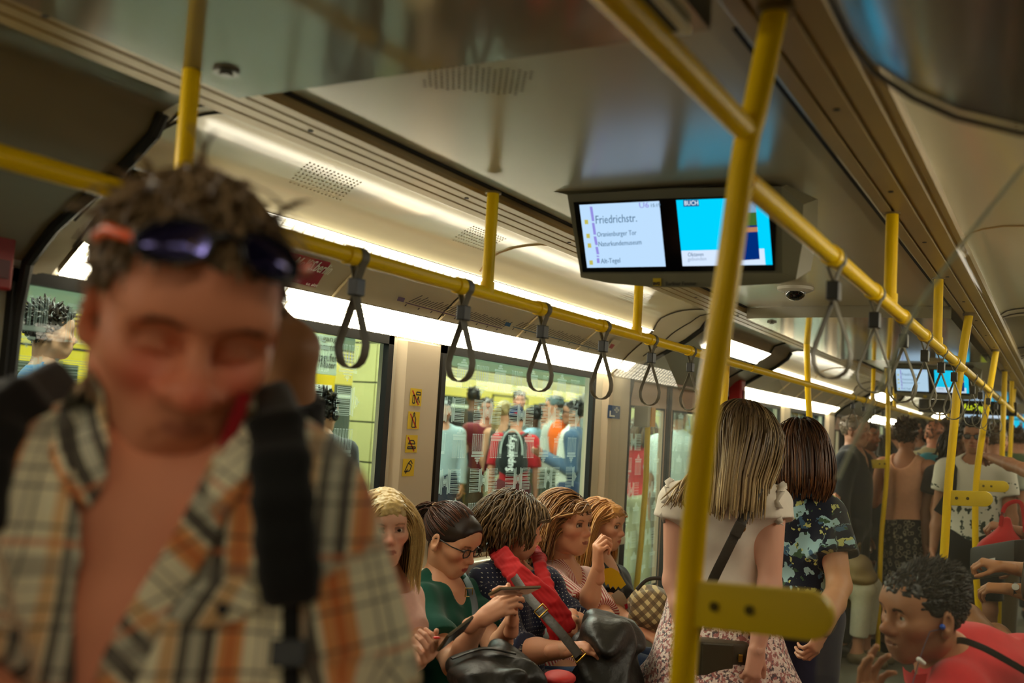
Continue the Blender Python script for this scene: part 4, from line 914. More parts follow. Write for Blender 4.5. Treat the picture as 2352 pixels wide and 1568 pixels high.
    m = MB(); m.add([P(*q, .0076) for q in ((1690,462),(1737,460),(1747,594),(1700,597))], [(0,1,2,3)]); bk = m.build('book_cover', emat('lcd_bookblue', (.0,.03,.22), .8), c, fix=False)
    for nm_, col, a0, a1 in (('cover_sky', (.25,.42,.62), 0, .2), ('cover_hill', (.06,.16,.03), .2, .42), ('cover_band', (.55,.25,.12), .45, .53)):
        L0, R0 = np.array((1690,462)), np.array((1737,460)); L1, R1 = np.array((1700,597)), np.array((1747,594)); m = MB(); m.add([P(*q, .0079) for q in (L0+(L1-L0)*a0, R0+(R1-R0)*a0, R0+(R1-R0)*a1, L0+(L1-L0)*a1)], [(0,1,2,3)]); m.build(nm_, emat('lcd_'+nm_, col, .8), c, fix=False)
    lg = P(1501,652,.0045); m = MB(); m.add([P(*q, .0045) for q in ((1501,638),(1520,638),(1520,656),(1501,656))], [(0,1,2,3)]); y_ = m.build('logo_plate', mat('logo_yellow', (210,180,0), .5), o, fix=False)
    q = P(1502,654,.006); text_mesh('BVG', .011, (1,0,0), ey, q, 'lettering', INK, y_, width=.018, bold=.0004); q = P(1531,655,.006); text_mesh('Berliner Fenster', .014, (1,0,0), ey, q, 'lettering', INK, o, width=np.linalg.norm(P(1600,655)-P(1531,655)))
    return o
scr = screen('double passenger screen under the ceiling, cyan advert and station list, nearest')
for k, lb in ((1, 'second double screen farther down the aisle, seen through the straps'), (2, 'third small double screen far down the aisle at the right'), (3, 'farthest tiny double screen near the carriage end')):
    c = copy_tree(scr, None, (0, PER*k, 0)); c['label'] = lb
for k in range(4): scr_g = [o for o in bpy.data.objects if o.name.startswith('passenger_screen')]
for o in scr_g: o['group'] = 'double passenger screens'
# screen's round dome camera
q = atZ(1827, 660, 2.165); o = empty('dome_camera', q, 'white ceiling dome camera with dark eye beyond the screen', 'camera')
m = MB().tube([q - V(0,0,.0), q - V(0,0,.012), q - V(0,0,.020)], [.072,.070,.050], 24); m.build('base', mat('cam_white', (200,196,180), .35), o, smooth=40); MB().dome(q - V(0,0,.020), (0,0,-1), .042, .034).build('dome', mat('cam_dark', (14,13,12), .08, coat=.5), o, smooth=80)
q = V(-.75, 6.9, 2.165); o = empty('smoke_detector', q, 'round pale detector on the ceiling before the second screen', 'detector'); m = MB().tube([q, q - V(0,0,.03), q - V(0,0,.05), q - V(0,0,.075)], [.09,.085,.06,.05], 20); m.build('body', mat('cam_tan', (150,130,96), .4), o, smooth=40)
# small boxes at top centre: ceiling hatch latch near the camera
q = atZ(1590, 60, 2.11); o = empty('ceiling_latch', q, 'pale plate with black slot on the ceiling at the top edge beside the thick rail', 'latch'); m = MB().box(q + V(-.045,-.16,-.012), q + V(.0,-.0,.0)); m.build('plate', CREAM, o, bevel=.003); MB().box(q + V(-.03,-.15,-.0135), q + V(-.012,-.02,-.011)).build('slot', SLOTM, o)
# LED destination sign and red door lights
a = atY(2212, 942, 9.2); b = atY(2274, 936, 9.2); o = empty('led_sign', a, 'black dot matrix sign reading the terminus in yellow green far down the aisle', 'sign'); bx = V(b[0]-a[0],0,0)
MB().box((a[0]-.35, 9.2, a[2]-.03), (b[0]+.2, 9.26, a[2]+.085)).build('case', mat('screen_black', (4,4,6)), o)
text_mesh('ALt-TegeL', .075, (1,0,0), (0,0,1), V(a[0], 9.198, a[2]+.005), 'lettering', emat('led_green', (.62,.72,.02), 1.3), o, width=b[0]-a[0], bold=.001)
for k, (u, v) in enumerate(((1575,845),(1596,847))):
    q = atX(u, v, -2.03); o = empty('door_light_red', q, '%s of the two red signal lights over the left doors' % ('left', 'right')[k], 'signal', 'red door signals'); MB().obox(q + V(-.02,0,0), (1,0,0), (0,1,0), (0,0,1), .02, .062, .018).build('lens', emat('led_red', (1,.03,.01), 2.2), o, bevel=.006); MB().obox(q + V(-.045,0,0), (1,0,0), (0,1,0), (0,0,1), .012, .07, .025).build('holder', mat('screen_black'), o)
# red emergency boxes
q = atX(1693, 900, -2.0); o = empty('emergency_box', q, 'red emergency box on the far door post beside the blonde standing woman', 'box'); MB().obox(q, (1,0,0), (0,1,0), (0,0,1), .045, .05, .085).build('case', REDM, o, bevel=.012); MB().obox(q + V(.047,0,-.02), (1,0,0), (0,1,0), (0,0,1), .006, .022, .03).build('handle', mat('red_dark', (90,10,10), .4), o)
q = atX(-10, 565, -2.06); o = empty('emergency_box', q, 'red emergency box on the near door post, cut by the left edge of the picture', 'box'); MB().obox(q, (1,0,0), (0,1,0), (0,0,1), .02, .035, .095).build('plate', REDM, o, bevel=.006); MB().obox(q + V(.022,0,-.05), (1,0,0), (0,1,0), (0,0,1), .006, .02, .02).build('handle', mat('red_dark'), o)
# ---- prints on the walls
xp = -2.0735
YST = mat('sticker_yellow', (226,190,20), .5); REDL = mat('slash_red', (190,30,20), .5)
def sticker(k, cx, cy, wpx, hpx, label, draw, m=YST, cat='sign', group=None, x=xp):
    c = atX(cx, cy, x); ey = V(0,0,1); a = atX(cx - wpx/2, cy, x); b = atX(cx + wpx/2, cy, x); w = abs(b[1]-a[1]); h = abs(atX(cx, cy - hpx/2, x)[2] - atX(cx, cy + hpx/2, x)[2]); S = lambda u, v, l=.0016: c + V(l, u*w/2, v*h/2)
    o = empty('wall_sign', c, label, cat, group); MB().prism([S(-1,-1,.0), S(1,-1,.0), S(1,1,.0), S(-1,1,.0)], (.001,0,0)).build('plate', m, o)
    for nm_, mm, polys in draw:
        mb = MB()
        for p in polys: mb.add([S(u, v) for u, v in p], [tuple(range(len(p)))])
        mb.build(nm_, mm, o, fix=False)
    return o
def ln(u0, v0, u1, v1, t=.07): d = nrm(V(u1-u0, v1-v0)); q = V(-d[1], d[0])*t; return [(u0+q[0],v0+q[1]),(u1+q[0],v1+q[1]),(u1-q[0],v1-q[1]),(u0-q[0],v0-q[1])]
slash = ('slash', REDL, [ln(-.7,.75,.5,-.85,.09)])
ic1 = [ln(-.55,-.7,-.55,.2), ln(-.55,.2,-.2,.2), ln(-.2,.2,-.2,-.7), ln(-.55,-.7,-.2,-.7), ln(.1,-.6,.4,.1), ln(.4,.1,.65,-.6), ln(.0,.3,.8,.3), ln(.05,.6,.75,.6), ln(.0,.3,.05,.6), ln(.8,.3,.75,.6)]
ic2 = [ln(-.3,-.8,-.3,.2), ln(.3,-.8,.3,.2), ln(-.3,-.8,.3,-.8), ln(-.3,.2,-.1,.5), ln(.3,.2,.1,.5), ln(-.1,.5,-.1,.85), ln(.1,.5,.1,.85), ln(-.1,.85,.1,.85)]
ic3 = [ln(-.7,-.35,.7,-.35), ln(-.7,-.55,.7,-.55), ln(-.7,-.35,-.7,-.55), ln(.7,-.35,.7,-.55), ln(-.6,.0,.6,.0), ln(-.6,.0,-.3,.4), ln(.6,.0,.3,.4), ln(-.3,.4,.3,.4)]
ic4 = [ln(-.7,-.5,-.1,.5), ln(-.1,.5,.5,.2), ln(.5,.2,.2,-.4), ln(.2,-.4,-.7,-.5), ln(-.1,.5,.3,.8), ln(.3,.8,.6,.4), ln(-.5,-.7,-.2,-.2)]
for k, (cx, cy, ic, sl, lb) in enumerate(((955,912,ic1,1,'topmost yellow sticker on the pillar, crossed out food and drink'),(950,965,ic2,1,'yellow sticker on the pillar with a crossed out bottle, second from top'),(945,1019,ic3,1,'yellow sticker on the pillar with a crossed out snack, third from top'),(938,1073,ic4,0,'lowest yellow sticker on the pillar, drawing without red slash'))):
    sticker(k, cx, cy, 26, 40, lb, [('pictogram', INK, ic)] + ([slash] if sl else []), group='yellow rule stickers on the pillar')
bl = mat('sign_blue', (16,66,120), .45)
seat_ic = [[(-.75,-.75),(.15,-.75),(.15,-.5),(-.5,-.5),(-.5,.15),(-.75,.15)], ln(.05,.35,.75,.35,.05), ln(.4,.0,.4,.7,.05)]
cross = [[(.28,.75),(.28,.48),(.02,.48),(.02,.22),(.28,.22),(.28,-.05),(.55,-.05),(.55,.22),(.8,.22),(.8,.48),(.55,.48),(.55,.75)]]
hole = [[(.35,.66),(.35,.41),(.10,.41),(.10,.29),(.35,.29),(.35,.04),(.48,.04),(.48,.29),(.72,.29),(.72,.41),(.48,.41),(.48,.66)]]
for k, (cx, cy, w, h, lb) in enumerate(((1410,946,28,30,'blue priority seat sign with white seat and cross, on the post by the near doors'),(1890,994,14,16,'small far blue priority seat sign on the pale post beyond the floral woman'))):
    c = atX(cx, cy, xp); o = sticker(k, cx, cy, w, h, lb, [('pictogram', WHITEP, seat_ic[:1] + cross)], bl); mb = MB()
    ww = abs(atX(cx+w/2, cy, xp)[1]-atX(cx-w/2, cy, xp)[1])/2; hh = abs(atX(cx, cy-h/2, xp)[2]-atX(cx, cy+h/2, xp)[2])/2
    for p in hole: mb.add([c + V(.0022, u*ww, v*hh) for u, v in p], [tuple(range(len(p)))])
    mb.build('cross_outline', bl, o, fix=False)
# posters on the slanted advertising panels
pa, pb = V(-2.012,0,1.915), V(-1.885,0,2.031); nA = nrm(np.cross(pb - pa, (0,1,0))); nA = nA if nA[0] > 0 else -nA; eA = nrm(pb - pa)
mat('map_sheet', (202,192,170), .5)
PA = lambda px, py, l=.007: atP(px, py, pa, nA) + nA*l
o = empty('poster', PA(690,620), 'red poster with white slanted lettering on the slanted panel beside the man’s head'.replace('’', "'"), 'poster')
MB().prism([PA(*q, .0055) for q in ((560,548),(757,600),(722,656),(540,612))], nA*.002).build('sheet', mat('poster_red', (160,16,58), .45), o)
text_mesh('MoKiS.berlin', .055, (0,1,0), eA, PA(664,604,.0095), 'lettering', WHITEP, o, width=np.linalg.norm(PA(752,622) - PA(664,604)), shear=.2, bold=.0006); text_mesh('u.a. aktiv', .018, (0,1,0), eA, PA(698,648,.0095), 'lettering', WHITEP, o, width=.05)
o = empty('route_map', PA(1060,715), 'strip route map with slanted station names on the slanted panel under the rail', 'map')
gi = mat('map_ink', (70,62,70), .6)
def station_strip(o, A0, B0, n, col):
    g = MB(); a, b = PA(*A0), PA(*B0); g.prism([a, b, b + eA*.004, a + eA*.004], nA*.0005); g.build('line_print', col, o, kind='stuff'); g = MB()
    for k in range(n):
        t = (k+.5)/n; q = a + (b-a)*t + eA*.009; L_ = .034 + .02*random.random(); d = nrm(V(0,1,0)*.75 + eA*.8); g.prism([q, q + V(0,.0055,0), q + V(0,.0055,0) + d*L_, q + d*L_], nA*.0005)
        if k % 4 == 0: q = a + (b-a)*t - eA*.013; g.prism([q, q + V(0,.007,0), q + V(0,.007,0) + eA*.009, q + eA*.009], nA*.0005)
    g.build('station_print', gi, o, kind='stuff')
station_strip(o, (928,692), (1150,752), 34, mat('line_violet', (96,70,110), .6)); station_strip(o, (1175,748), (1390,806), 36, mat('line_blue', (60,96,130), .6))
m = MB().prism([PA(*q, .0075) for q in ((913,677),(928,681),(924,690),(909,686))], nA*.0005); pl = m.build('line_badge', mat('badge_violet', (96,76,130), .5), o)
m = MB().prism([PA(*q, .0075) for q in ((1160,736),(1172,739),(1168,747),(1156,744))], nA*.0005); m.build('line_badge', mat('badge_blue', (30,90,150), .5), o)
o = empty('ad_sticker', PA(1408,790), 'small sticker with red print on the slanted panel by the door arch', 'sticker'); MB().prism([PA(*q, .007) for q in ((1408,776),(1424,781),(1402,806),(1388,800))], nA*.001).build('sheet', mat('map_sheet'), o); MB().prism([PA(*q, .0085) for q in ((1402,786),(1410,789),(1403,798),(1396,795))], nA*.0005).build('print', mat('print_red', (170,60,70), .5), o)
# ---- glass partitions at the doors
o = empty('glass_partition', (-.05, 1.48, 0), 'near glass partition with a slanted top edge at the right, by the bench end', 'partition')
out = [V(-.31,1.48,.55), V(-.305,1.48,1.30), V(-.285,1.48,1.50)] + [atY(x, y, 1.48) for x, y in ((2075,770),(2105,706),(2226,538),(2352,380))] + [V(.08,1.48,2.03), V(.33,1.48,2.05), V(.33,1.48,.55)]
MB().prism([p + V(0,-.004,0) for p in out], (0,.008,0)).build('pane', SCREENGL, o)
MB().tube([p for p in out[2:7]], .0032, 8).build('pane_edge', mat('pane_edge', (190,196,176), .35, alpha=.55), o, smooth=60)
MB().box((-.31,1.462,.0),(.33,1.498,.55)).build('lower_panel', GREYP, o, bevel=.005)
for k, yy in enumerate((4.80, 7.12)):
    o = empty('glass_partition', (-1.8, yy, 0), ('left glass partition with a slanted edge between the bench and the near doors', 'left glass partition beyond the near doors, behind the floral woman')[k], 'partition')
    if k == 0: out = [atY(1524,812,yy), atY(1552,875,yy), atY(1580,950,yy), atY(1590,1010,yy)]
    else: out = [V(-1.80,yy,1.98), V(-1.70,yy,1.78), V(-1.60,yy,1.55), V(-1.56,yy,1.3)]
    out = out + [V(out[-1][0]+.02, yy, .55), V(-2.07, yy, .55), V(-2.07, yy, 1.86)]
    MB().prism([p + V(0,-.004,0) for p in out], (0,.008,0)).build('pane', SCREENGL, o); MB().box((-2.09,yy-.018,0),(out[3][0]+.02,yy+.018,.55)).build('lower_panel', GREYP, o, bevel=.005)
# ---- benches along the walls
def bench(i, side, label):
    a, b = 1.62 + PER*i, 4.62 + PER*i; X = lambda x: mx(x, side); c = empty('bench', (X(-1.8), (a+b)/2, 0), label, 'bench', 'long benches along the sides')
    def bx(x0, x1, y0, y1, z0, z1): m = MB(); m.box((min(X(x0),X(x1)), y0, z0), (max(X(x0),X(x1)), y1, z1)); return m
    bx(-2.09,-1.66,a,b,.02,.36).build('base', SEATP, c); n = 6
    for k in range(n):
        y0 = a + (b-a)*k/n + .008; y1 = a + (b-a)*(k+1)/n - .008
        bx(-2.0,-1.60,y0,y1,.36,.45).build('seat', SEATM, c, bevel=.025, smooth=60)
        m = MB(); P = [(-2.09,.44),(-1.985,.44),(-2.02,.88),(-2.035,.93),(-2.06,.945),(-2.09,.945)]; m.prism([V(X(x), y0, z) for x, z in P], (0,y1-y0,0)); m.build('backrest', SEATM, c, bevel=.012, smooth=60)
for i in NB[1:]:
    bench(i, -1, 'dark seat bench under the left windows, %s bay' % ordn[i]); bench(i, 1, 'dark seat bench along the right wall, %s bay' % ordn[i])
# ------------------------------------------------------------------ station outside the left windows
PLF = mat('platform_floor', (120,122,108), .6, var=.3, bscale=6); TILE = mat('tile_yellow', (198,190,128), .25, var=.15, bscale=1.2); GROUT = mat('tile_joint', (54,58,44), .8)
struct(MB().box((-9.3,-4,-.12), (-2.3,45,-.02)), 'floor.001', PLF)
struct(MB().box((-13,-4,3.0), (-2.2,45,3.1)), 'ceiling.021', mat('station_ceiling', (196,214,196), .6)); struct(MB().box((-13,-4,-1), (-12.9,45,3.1)), 'wall_station', mat('station_wall', (170,190,160), .5))
for k, y in enumerate(np.arange(2, 34, 2.6)):                                      # fluorescent battens over the platform
    o = empty('platform_lamp', (-6.0, y, 2.9), 'pale fluorescent batten under the station ceiling, seen only through the windows', 'lamp', 'fluorescent battens over the platform'); MB().box((-6.1,y-.75,2.86),(-5.9,y+.75,2.93)).build('tube', emat('lamp_platform', PLAT_COL, 50), o); MB().box((-6.13,y-.8,2.93),(-5.87,y+.8,3.0)).build('housing', CREAM, o)
for k, y in enumerate(np.arange(3, 34, 2.6)):
    o = empty('platform_lamp', (-3.6, y, 2.9), 'pale fluorescent batten near the platform edge, seen only through the windows', 'lamp', 'fluorescent battens at the platform edge'); MB().box((-3.7,y-.75,2.86),(-3.5,y+.75,2.93)).build('tube', emat('lamp_platform', PLAT_COL, 50), o); MB().box((-3.73,y-.8,2.93),(-3.47,y+.8,3.0)).build('housing', CREAM, o)
# yellow train standing on the far side
tx = -9.4; TY = mat('train_yellow', (236,206,0), .3, coat=.3); o = empty('yellow_train', (tx-1.2, 16, -.1), 'bright yellow underground train on the far side of the platform, seen through the window', 'train')
MB().box((tx-2.4,3,-.1),(tx,38,2.50)).build('body', TY, o, bevel=.03); MB().add([V(tx,3,2.50),V(tx,38,2.50),V(tx-.5,38,2.84),V(tx-.5,3,2.84)],[(0,1,2,3)]).build('roof', mat('train_roof', (190,205,185), .4), o, fix=False)
for k in range(4): MB().box((tx-.02,3,2.465-.05*k),(tx+.006,38,2.487-.05*k)).build('black_stripe', BLACK, o)
MB().box((tx-.01,3,2.14),(tx+.004,38,2.148)).build('pale_line', mat('line_pale', (220,220,150), .5), o)
for k, y in enumerate(np.arange(4.2, 36, 3.4)):
    w = MB().box((tx-.02,y,1.02),(tx+.008,y+1.5,1.98)).build('window', mat('train_glass', (74,82,72), .1, coat=.5), o); MB().box((tx-.01,y+.1,1.78),(tx+.012,y+1.4,1.84)).build('reflection_bar', mat('train_reflection', (200,205,180), .4), w)  # pale bar paints a reflection onto the window glass
    d = MB().box((tx-.01,y+1.75,-.05),(tx+.012,y+3.1,2.06)).build('door', TY, o, bevel=.02); MB().box((tx,y+1.9,.7),(tx+.016,y+2.38,1.9)).build('pane', mat('train_glass'), d); MB().box((tx,y+2.47,.7),(tx+.016,y+2.95,1.9)).build('pane', mat('train_glass'), d); MB().box((tx,y+2.42,0),(tx+.015,y+2.43,2.06)).build('gap', BLACK, d); MB().box((tx,y+1.73,-.05),(tx+.015,y+1.76,2.08)).build('gap', BLACK, d); MB().box((tx,y+3.1,-.05),(tx+.015,y+3.13,2.08)).build('gap', BLACK, d); MB().box((tx,y+1.73,2.06),(tx+.015,y+3.13,2.085)).build('gap', BLACK, d)
# tiled yellow columns
def column(cx, cy, label, hx=.45, hy=.45):
    o = empty('tiled_column', (cx, cy, 0), label, 'column', 'yellow tiled columns on the platform'); MB().box((cx-hx,cy-hy,-.02),(cx+hx,cy+hy,3.0)).build('core', GROUT, o); tm = None
    n = max(2, round(2*hy/.3)); th = .29
    for fx in (1, 0):
        for k in range(n):
            for j in range(10):
                u0 = -hy + 2*hy*k/n + .006; u1 = -hy + 2*hy*(k+1)/n - .006; z0 = .0 + .3*j + .006; z1 = z0 + .288
                if fx: 
                    m = MB().box((cx+hx-.004, cy+u0, z0), (cx+hx+.010, cy+u1, z1))
                else: m = MB().box((cx+u0*hx/hy, cy-hy-.010, z0), (cx+u1*hx/hy, cy-hy+.004, z1))
                m.build('tile', TILE, o)
c = atD(880, 900, 7.6); column(c[0], c[1]+.2, 'yellow tiled column behind the first window, beside the station sign', .22, .30)
c = atD(1560, 960, 11.0); column(c[0]-.2, c[1], 'yellow tiled column seen through the left doors', .4, .6)
# station sign
sg = [atD(*p, 6.2) for p in ((600,735),(800,765),(800,862),(600,835))]; c = sum(sg)/4; c0 = V(c[0], c[1], c[2]); cr = RW[:,0]*1.0; ex = nrm(V(RW[0,0], RW[1,0], 0)); ex = nrm(ex + V(-.12,.1,0)*0); o = empty('station_sign', c0, 'white hanging sign with black exit directions, seen through the first window', 'sign')
P = lambda px, py: atP(px, py, c0, np.cross(ex, (0,0,1))); bk = -nrm(np.cross(ex, (0,0,1)))
q0 = P(560,880); 
def SP(px, py, l=0):
    p = atP(px, py, c0, bk); return p + nrm(V(-bk[0],-bk[1],0)*np.sign(-(bk @ (CAM - c0))))*l
tocam = nrm(V(*(CAM - c0)[:2], 0)); SPp = lambda px, py, l: atP(px, py, c0, bk) + tocam*l
MB().prism([SPp(*q, 0) for q in ((590,742),(776,770),(772,862),(585,842))], -tocam*.05).build('board', mat('sign_white', (196,205,178), .5), o)
MB().prism([SPp(*q, .002) for q in ((590,722),(776,750),(776,772),(590,744))], -tocam*.05).build('header_board', mat('sign_amber', (190,170,60), .5), o)
for tx_, px0, px1, py, sz, sh in (('Exit Ausgang', 677, 772, 776, .05, 0), ('Weidendamm', 694, 774, 799, .07, 0), ('Reichstagufer', 690, 773, 823, .07, 0), ('Theater', 726, 768, 842, .06, .25)):
    q = SPp(px0, py, .006); w = np.linalg.norm(SPp(px1, py + (px1-px0)*.10, .006) - q); exx = nrm(SPp(px1, py + (px1-px0)*.1, .006) - q); text_mesh(tx_, sz, exx, (0,0,1), q, 'lettering', INK, o, width=w, shear=sh)
for px in (600, 765): a = SPp(px, 745, -.025); MB().tube([a, V(a[0],a[1],3.0)], .012, 8).build('hanger', STEEL, o)
# dark advertising panel with yellow letters behind the man
c = atD(612, 870, 6.6); o = empty('advert_board', c, 'dark red advert board with yellow print beyond the arm behind the man', 'advert'); MB().obox(c, ex, tocam, (0,0,1), .26, .02, .22).build('board', mat('advert_red', (90,20,20), .5), o); MB().box((c[0]-.02, c[1]-.02, -.02),(c[0]+.02, c[1]+.02, c[2]-.2)).build('post', STEEL, o); text_mesh('westen', .05, ex, (0,0,1), c + tocam*.025 - ex*.1, 'lettering', YST, o)
c = atD(736, 880, 7.0); o = empty('timetable', c, 'yellow timetable board below the station sign', 'board'); MB().obox(c, ex, tocam, (0,0,1), .10, .02, .12).build('board', mat('sticker_yellow'), o); MB().box((c[0]-.02, c[1]-.02, -.02),(c[0]+.02, c[1]+.02, c[2]-.1)).build('post', STEEL, o); MB().obox(c - V(0,0,.06) + tocam*.022, ex, tocam, (0,0,1), .08, .002, .05).build('sheet', WHITEP, o)
# ------------------------------------------------------------------ cloth patterns (albedo only, laid out in cloth metres)
def plaid(nt, v):
    n = NT(nt); x, y, z = n.xyz(v); c = n.mix(n.m('MULTIPLY', n.noise(v, 90), .35), (242,234,200), (222,210,172))
    P = .124
    for cx, w, col, f in ((.012,.024,(228,140,62),.85),(.012,.006,(206,96,40),.7),(.034,.012,(66,60,56),.92),(.046,.010,(170,172,156),.7),(.056,.009,(66,60,56),.9),(.070,.014,(224,170,104),.75),(.098,.0028,(74,68,66),.8),(-.016+.124,.003,(96,86,80),.6)):
        c = n.mix(n.m('MULTIPLY', n.band(x, P, cx, w), f), c, col)
    Q = .118
    for cy, w, col, f in ((.010,.0028,(62,56,60),.75),(.026,.0028,(62,56,60),.7),(.060,.018,(120,114,104),.55),(.080,.006,(216,128,80),.65),(.094,.003,(62,56,60),.7),(.042,.002,(90,80,80),.5)):
        c = n.mix(n.m('MULTIPLY', n.band(y, Q, cy, w), f), c, col)
    return c
def dots(nt, v):
    n = NT(nt); x, y, z = n.xyz(v); s = .0155
    row = n.m('FLOORED_MODULO', n.m('FLOOR', n.m('DIVIDE', y, s)), 2.0); xs = n.m('ADD', x, n.m('MULTIPLY', row, s/2))
    fx = n.m('SUBTRACT', n.m('FLOORED_MODULO', xs, s), s/2); fy = n.m('SUBTRACT', n.m('FLOORED_MODULO', y, s), s/2)
    d = n.m('LESS_THAN', n.m('ADD', n.m('MULTIPLY', fx, fx), n.m('MULTIPLY', fy, fy)), .0020**2)
    return n.mix(d, (30,36,62), (190,190,178))
def redstripe(nt, v):
    n = NT(nt); x, y, z = n.xyz(v); return n.mix(n.band(x, .0105, 0, .0052), (226,204,188), (176,66,66))
def blobs(nt, v, sc, th, seed):
    n = NT(nt); mp = nt.nodes.new('ShaderNodeMapping'); mp.inputs['Location'].default_value = (seed, seed*1.7, 0); nt.links.new(v, mp.inputs[0]); return n.m('GREATER_THAN', n.noise(mp.outputs[0], sc, 3), th)
def floral_dark(nt, v):
    n = NT(nt); c = n.mix(0.0, (22,26,40), (22,26,40)); c = n.mix(blobs(nt, v, 13, .55, 1.3), c, (150,184,186)); c = n.mix(blobs(nt, v, 15, .60, 5.1), c, (64,96,120)); c = n.mix(blobs(nt, v, 24, .625, 9.7), c, (186,188,112)); c = n.mix(blobs(nt, v, 30, .64, 3.7), c, (60,84,56)); return c
def floral_pink(nt, v):
    n = NT(nt); c = n.mix(blobs(nt, v, 60, .52, 2), (222,196,184), (170,108,102)); c = n.mix(blobs(nt, v, 75, .56, 7), c, (96,80,82)); return n.mix(blobs(nt, v, 85, .60, 4), c, (236,222,206))
def floral_black(nt, v):
    n = NT(nt); d = n.vor(v, 26); ring = n.m('LESS_THAN', n.m('ABSOLUTE', n.m('SUBTRACT', d, .38)), .055); c = n.mix(ring, (26,25,27), (150,140,122)); return n.mix(n.m('LESS_THAN', d, .12), c, (128,116,100))
def leafprint(nt, v):
    n = NT(nt); x, y, z = n.xyz(v); c = n.mix(0.0, (214,208,190), (0,0,0)); return n.mix(n.m('MULTIPLY', blobs(nt, v, 22, .58, 6), n.m('LESS_THAN', y, .30)), c, (40,52,44))
M_PLAID = pattern_mat('plaid_cloth', plaid); M_DOT = pattern_mat('polka_dot_cloth', dots); M_STR = pattern_mat('red_striped_cloth', redstripe); M_FLD = pattern_mat('dark_floral_cloth', floral_dark)
M_FLP = pattern_mat('pink_floral_cloth', floral_pink); M_FLB = pattern_mat('black_floral_cloth', floral_black); M_LEAF = pattern_mat('leaf_print_cloth', leafprint)
def cloth(name, rgb, rough=.85, var=.15): return mat('cloth_'+name, rgb, rough, spec=.2, sheen=.2, var=var, bscale=40, bump=.12)
LEA = mat('leather_dark', (40,38,33), .42, spec=.45, bump=.9, bscale=38); LEAB = mat('leather_brown', (58,50,40), .42, spec=.4, bump=.3, bscale=90); BRASS = mat('brass', (170,130,50), .3, metal=.9)
def solid(name, prims, h, m, parent=None, wr=None, seed=1, label=None, cat=None, pat=None):
    vs, q = sdf_mesh(prims, h, wr=wr and (wr[0], wr[1], seed))
    o0 = None
    if parent is None: o0 = V(*vs.mean(0)[:2], vs[:, 2].min())
    me = np_mesh(name, vs - (o0 if o0 is not None else 0), q, m, pat=pat(vs) if pat else None); return tag(link_mesh(name, me, parent, o0), label, cat)
def band(name, pts, w, t, nrm_, m, parent=None, label=None, cat=None, n=6):
    """flat strap through points (smoothed)"""
    P = np.array(pts, float); k = len(P); out = []
    for i in range(k-1):
        p = [P[min(max(i+j, 0), k-1)] for j in (-1,0,1,2)]
        for u in np.linspace(0, 1, n, endpoint=(i == k-2)): out.append(.5*((2*p[1]) + (-p[0]+p[2])*u + (2*p[0]-5*p[1]+4*p[2]-p[3])*u*u + (-p[0]+3*p[1]-3*p[2]+p[3])*u**3))
    mb = MB(); nn = np.asarray(nrm_, float)
    if nn.ndim == 1: mb.tube(out, 0, flat=(nrm(np.cross(nn, out[-1] - out[0])), w, t))
    return mb.build(name, m, parent, origin=None if parent is not None else out[len(out)//2], smooth=50, label=label, cat=cat)
CAMH = lambda p: nrm(V(*(CAM - np.asarray(p))))
def phone(c, ex, ey, label, w=.072, hgt=.145, case=(70,58,36)):
    """slab with a screen; ex along the long side, ey along the short side"""
    ex, ey = nrm(ex), nrm(np.asarray(ey) - nrm(ex)*np.dot(nrm(ex), ey)); ez = np.cross(ex, ey); o = empty('phone', c, label, 'phone'); MB().obox(c, ex, ey, ez, hgt/2, w/2, .004).build('case', mat('phone_case_%d' % case[0], case, .35), o, bevel=.003)
    MB().obox(c + ez*.0045, ex, ey, ez, hgt*.46, w*.45, .0006).build('display', mat('phone_display', (20,22,26), .1), o); MB().obox(c - ez*.0045 + ex*hgt*.36, ex, ey, ez, .006, .006, .001).build('lens', mat('screen_black'), o); return o
def override(J, **k):
    for n, (x, y, d) in k.items(): J[n] = atD(x, y, d)
    return J
def spectacles(info, label, col, w=.0022, parent=True, lens=True):
    R, c, s = info['R'], info['c'], info['s']; T = lambda *p: (V(*p)*s) @ R.T + c
    o = empty('spectacles', c, label, 'glasses')
    m = MB()
    for sx in (-1, 1):
        P = [T(sx*(.033 + .021*a), .1005 - .10*(abs(a)*.0), .008 + .0155*b) for a, b in ((-1,-.5),(-.9,.8),(0,1),(.95,.8),(1,-.2),(.6,-1),(-.5,-1))]; m.tube(P, w*s, 8, closed=True); m.tube([T(sx*.0545,.098,.016), T(sx*.072,.055,.014), T(sx*.080,-.005,.016), T(sx*.081,-.03,-.002)], w*s, 8)
    m.tube([T(-.013,.101,.014), T(0,.104,.017), T(.013,.101,.014)], w*s, 8); m.build('frame', mat('frame_%d' % col[0], col, .3), o, smooth=60)
    if lens:
        for sx in (-1, 1): mb = MB(); mb.add([T(sx*(.033 + .020*a), .1003, .008 + .0145*b) for a, b in ((-1,-.5),(-.9,.8),(0,1),(.95,.8),(1,-.2),(.6,-1),(-.5,-1))], [tuple(range(7))]); mb.build('lens', glass_mat('lens_glass', (.9,.92,.92), .12), o, fix=False)
    return o
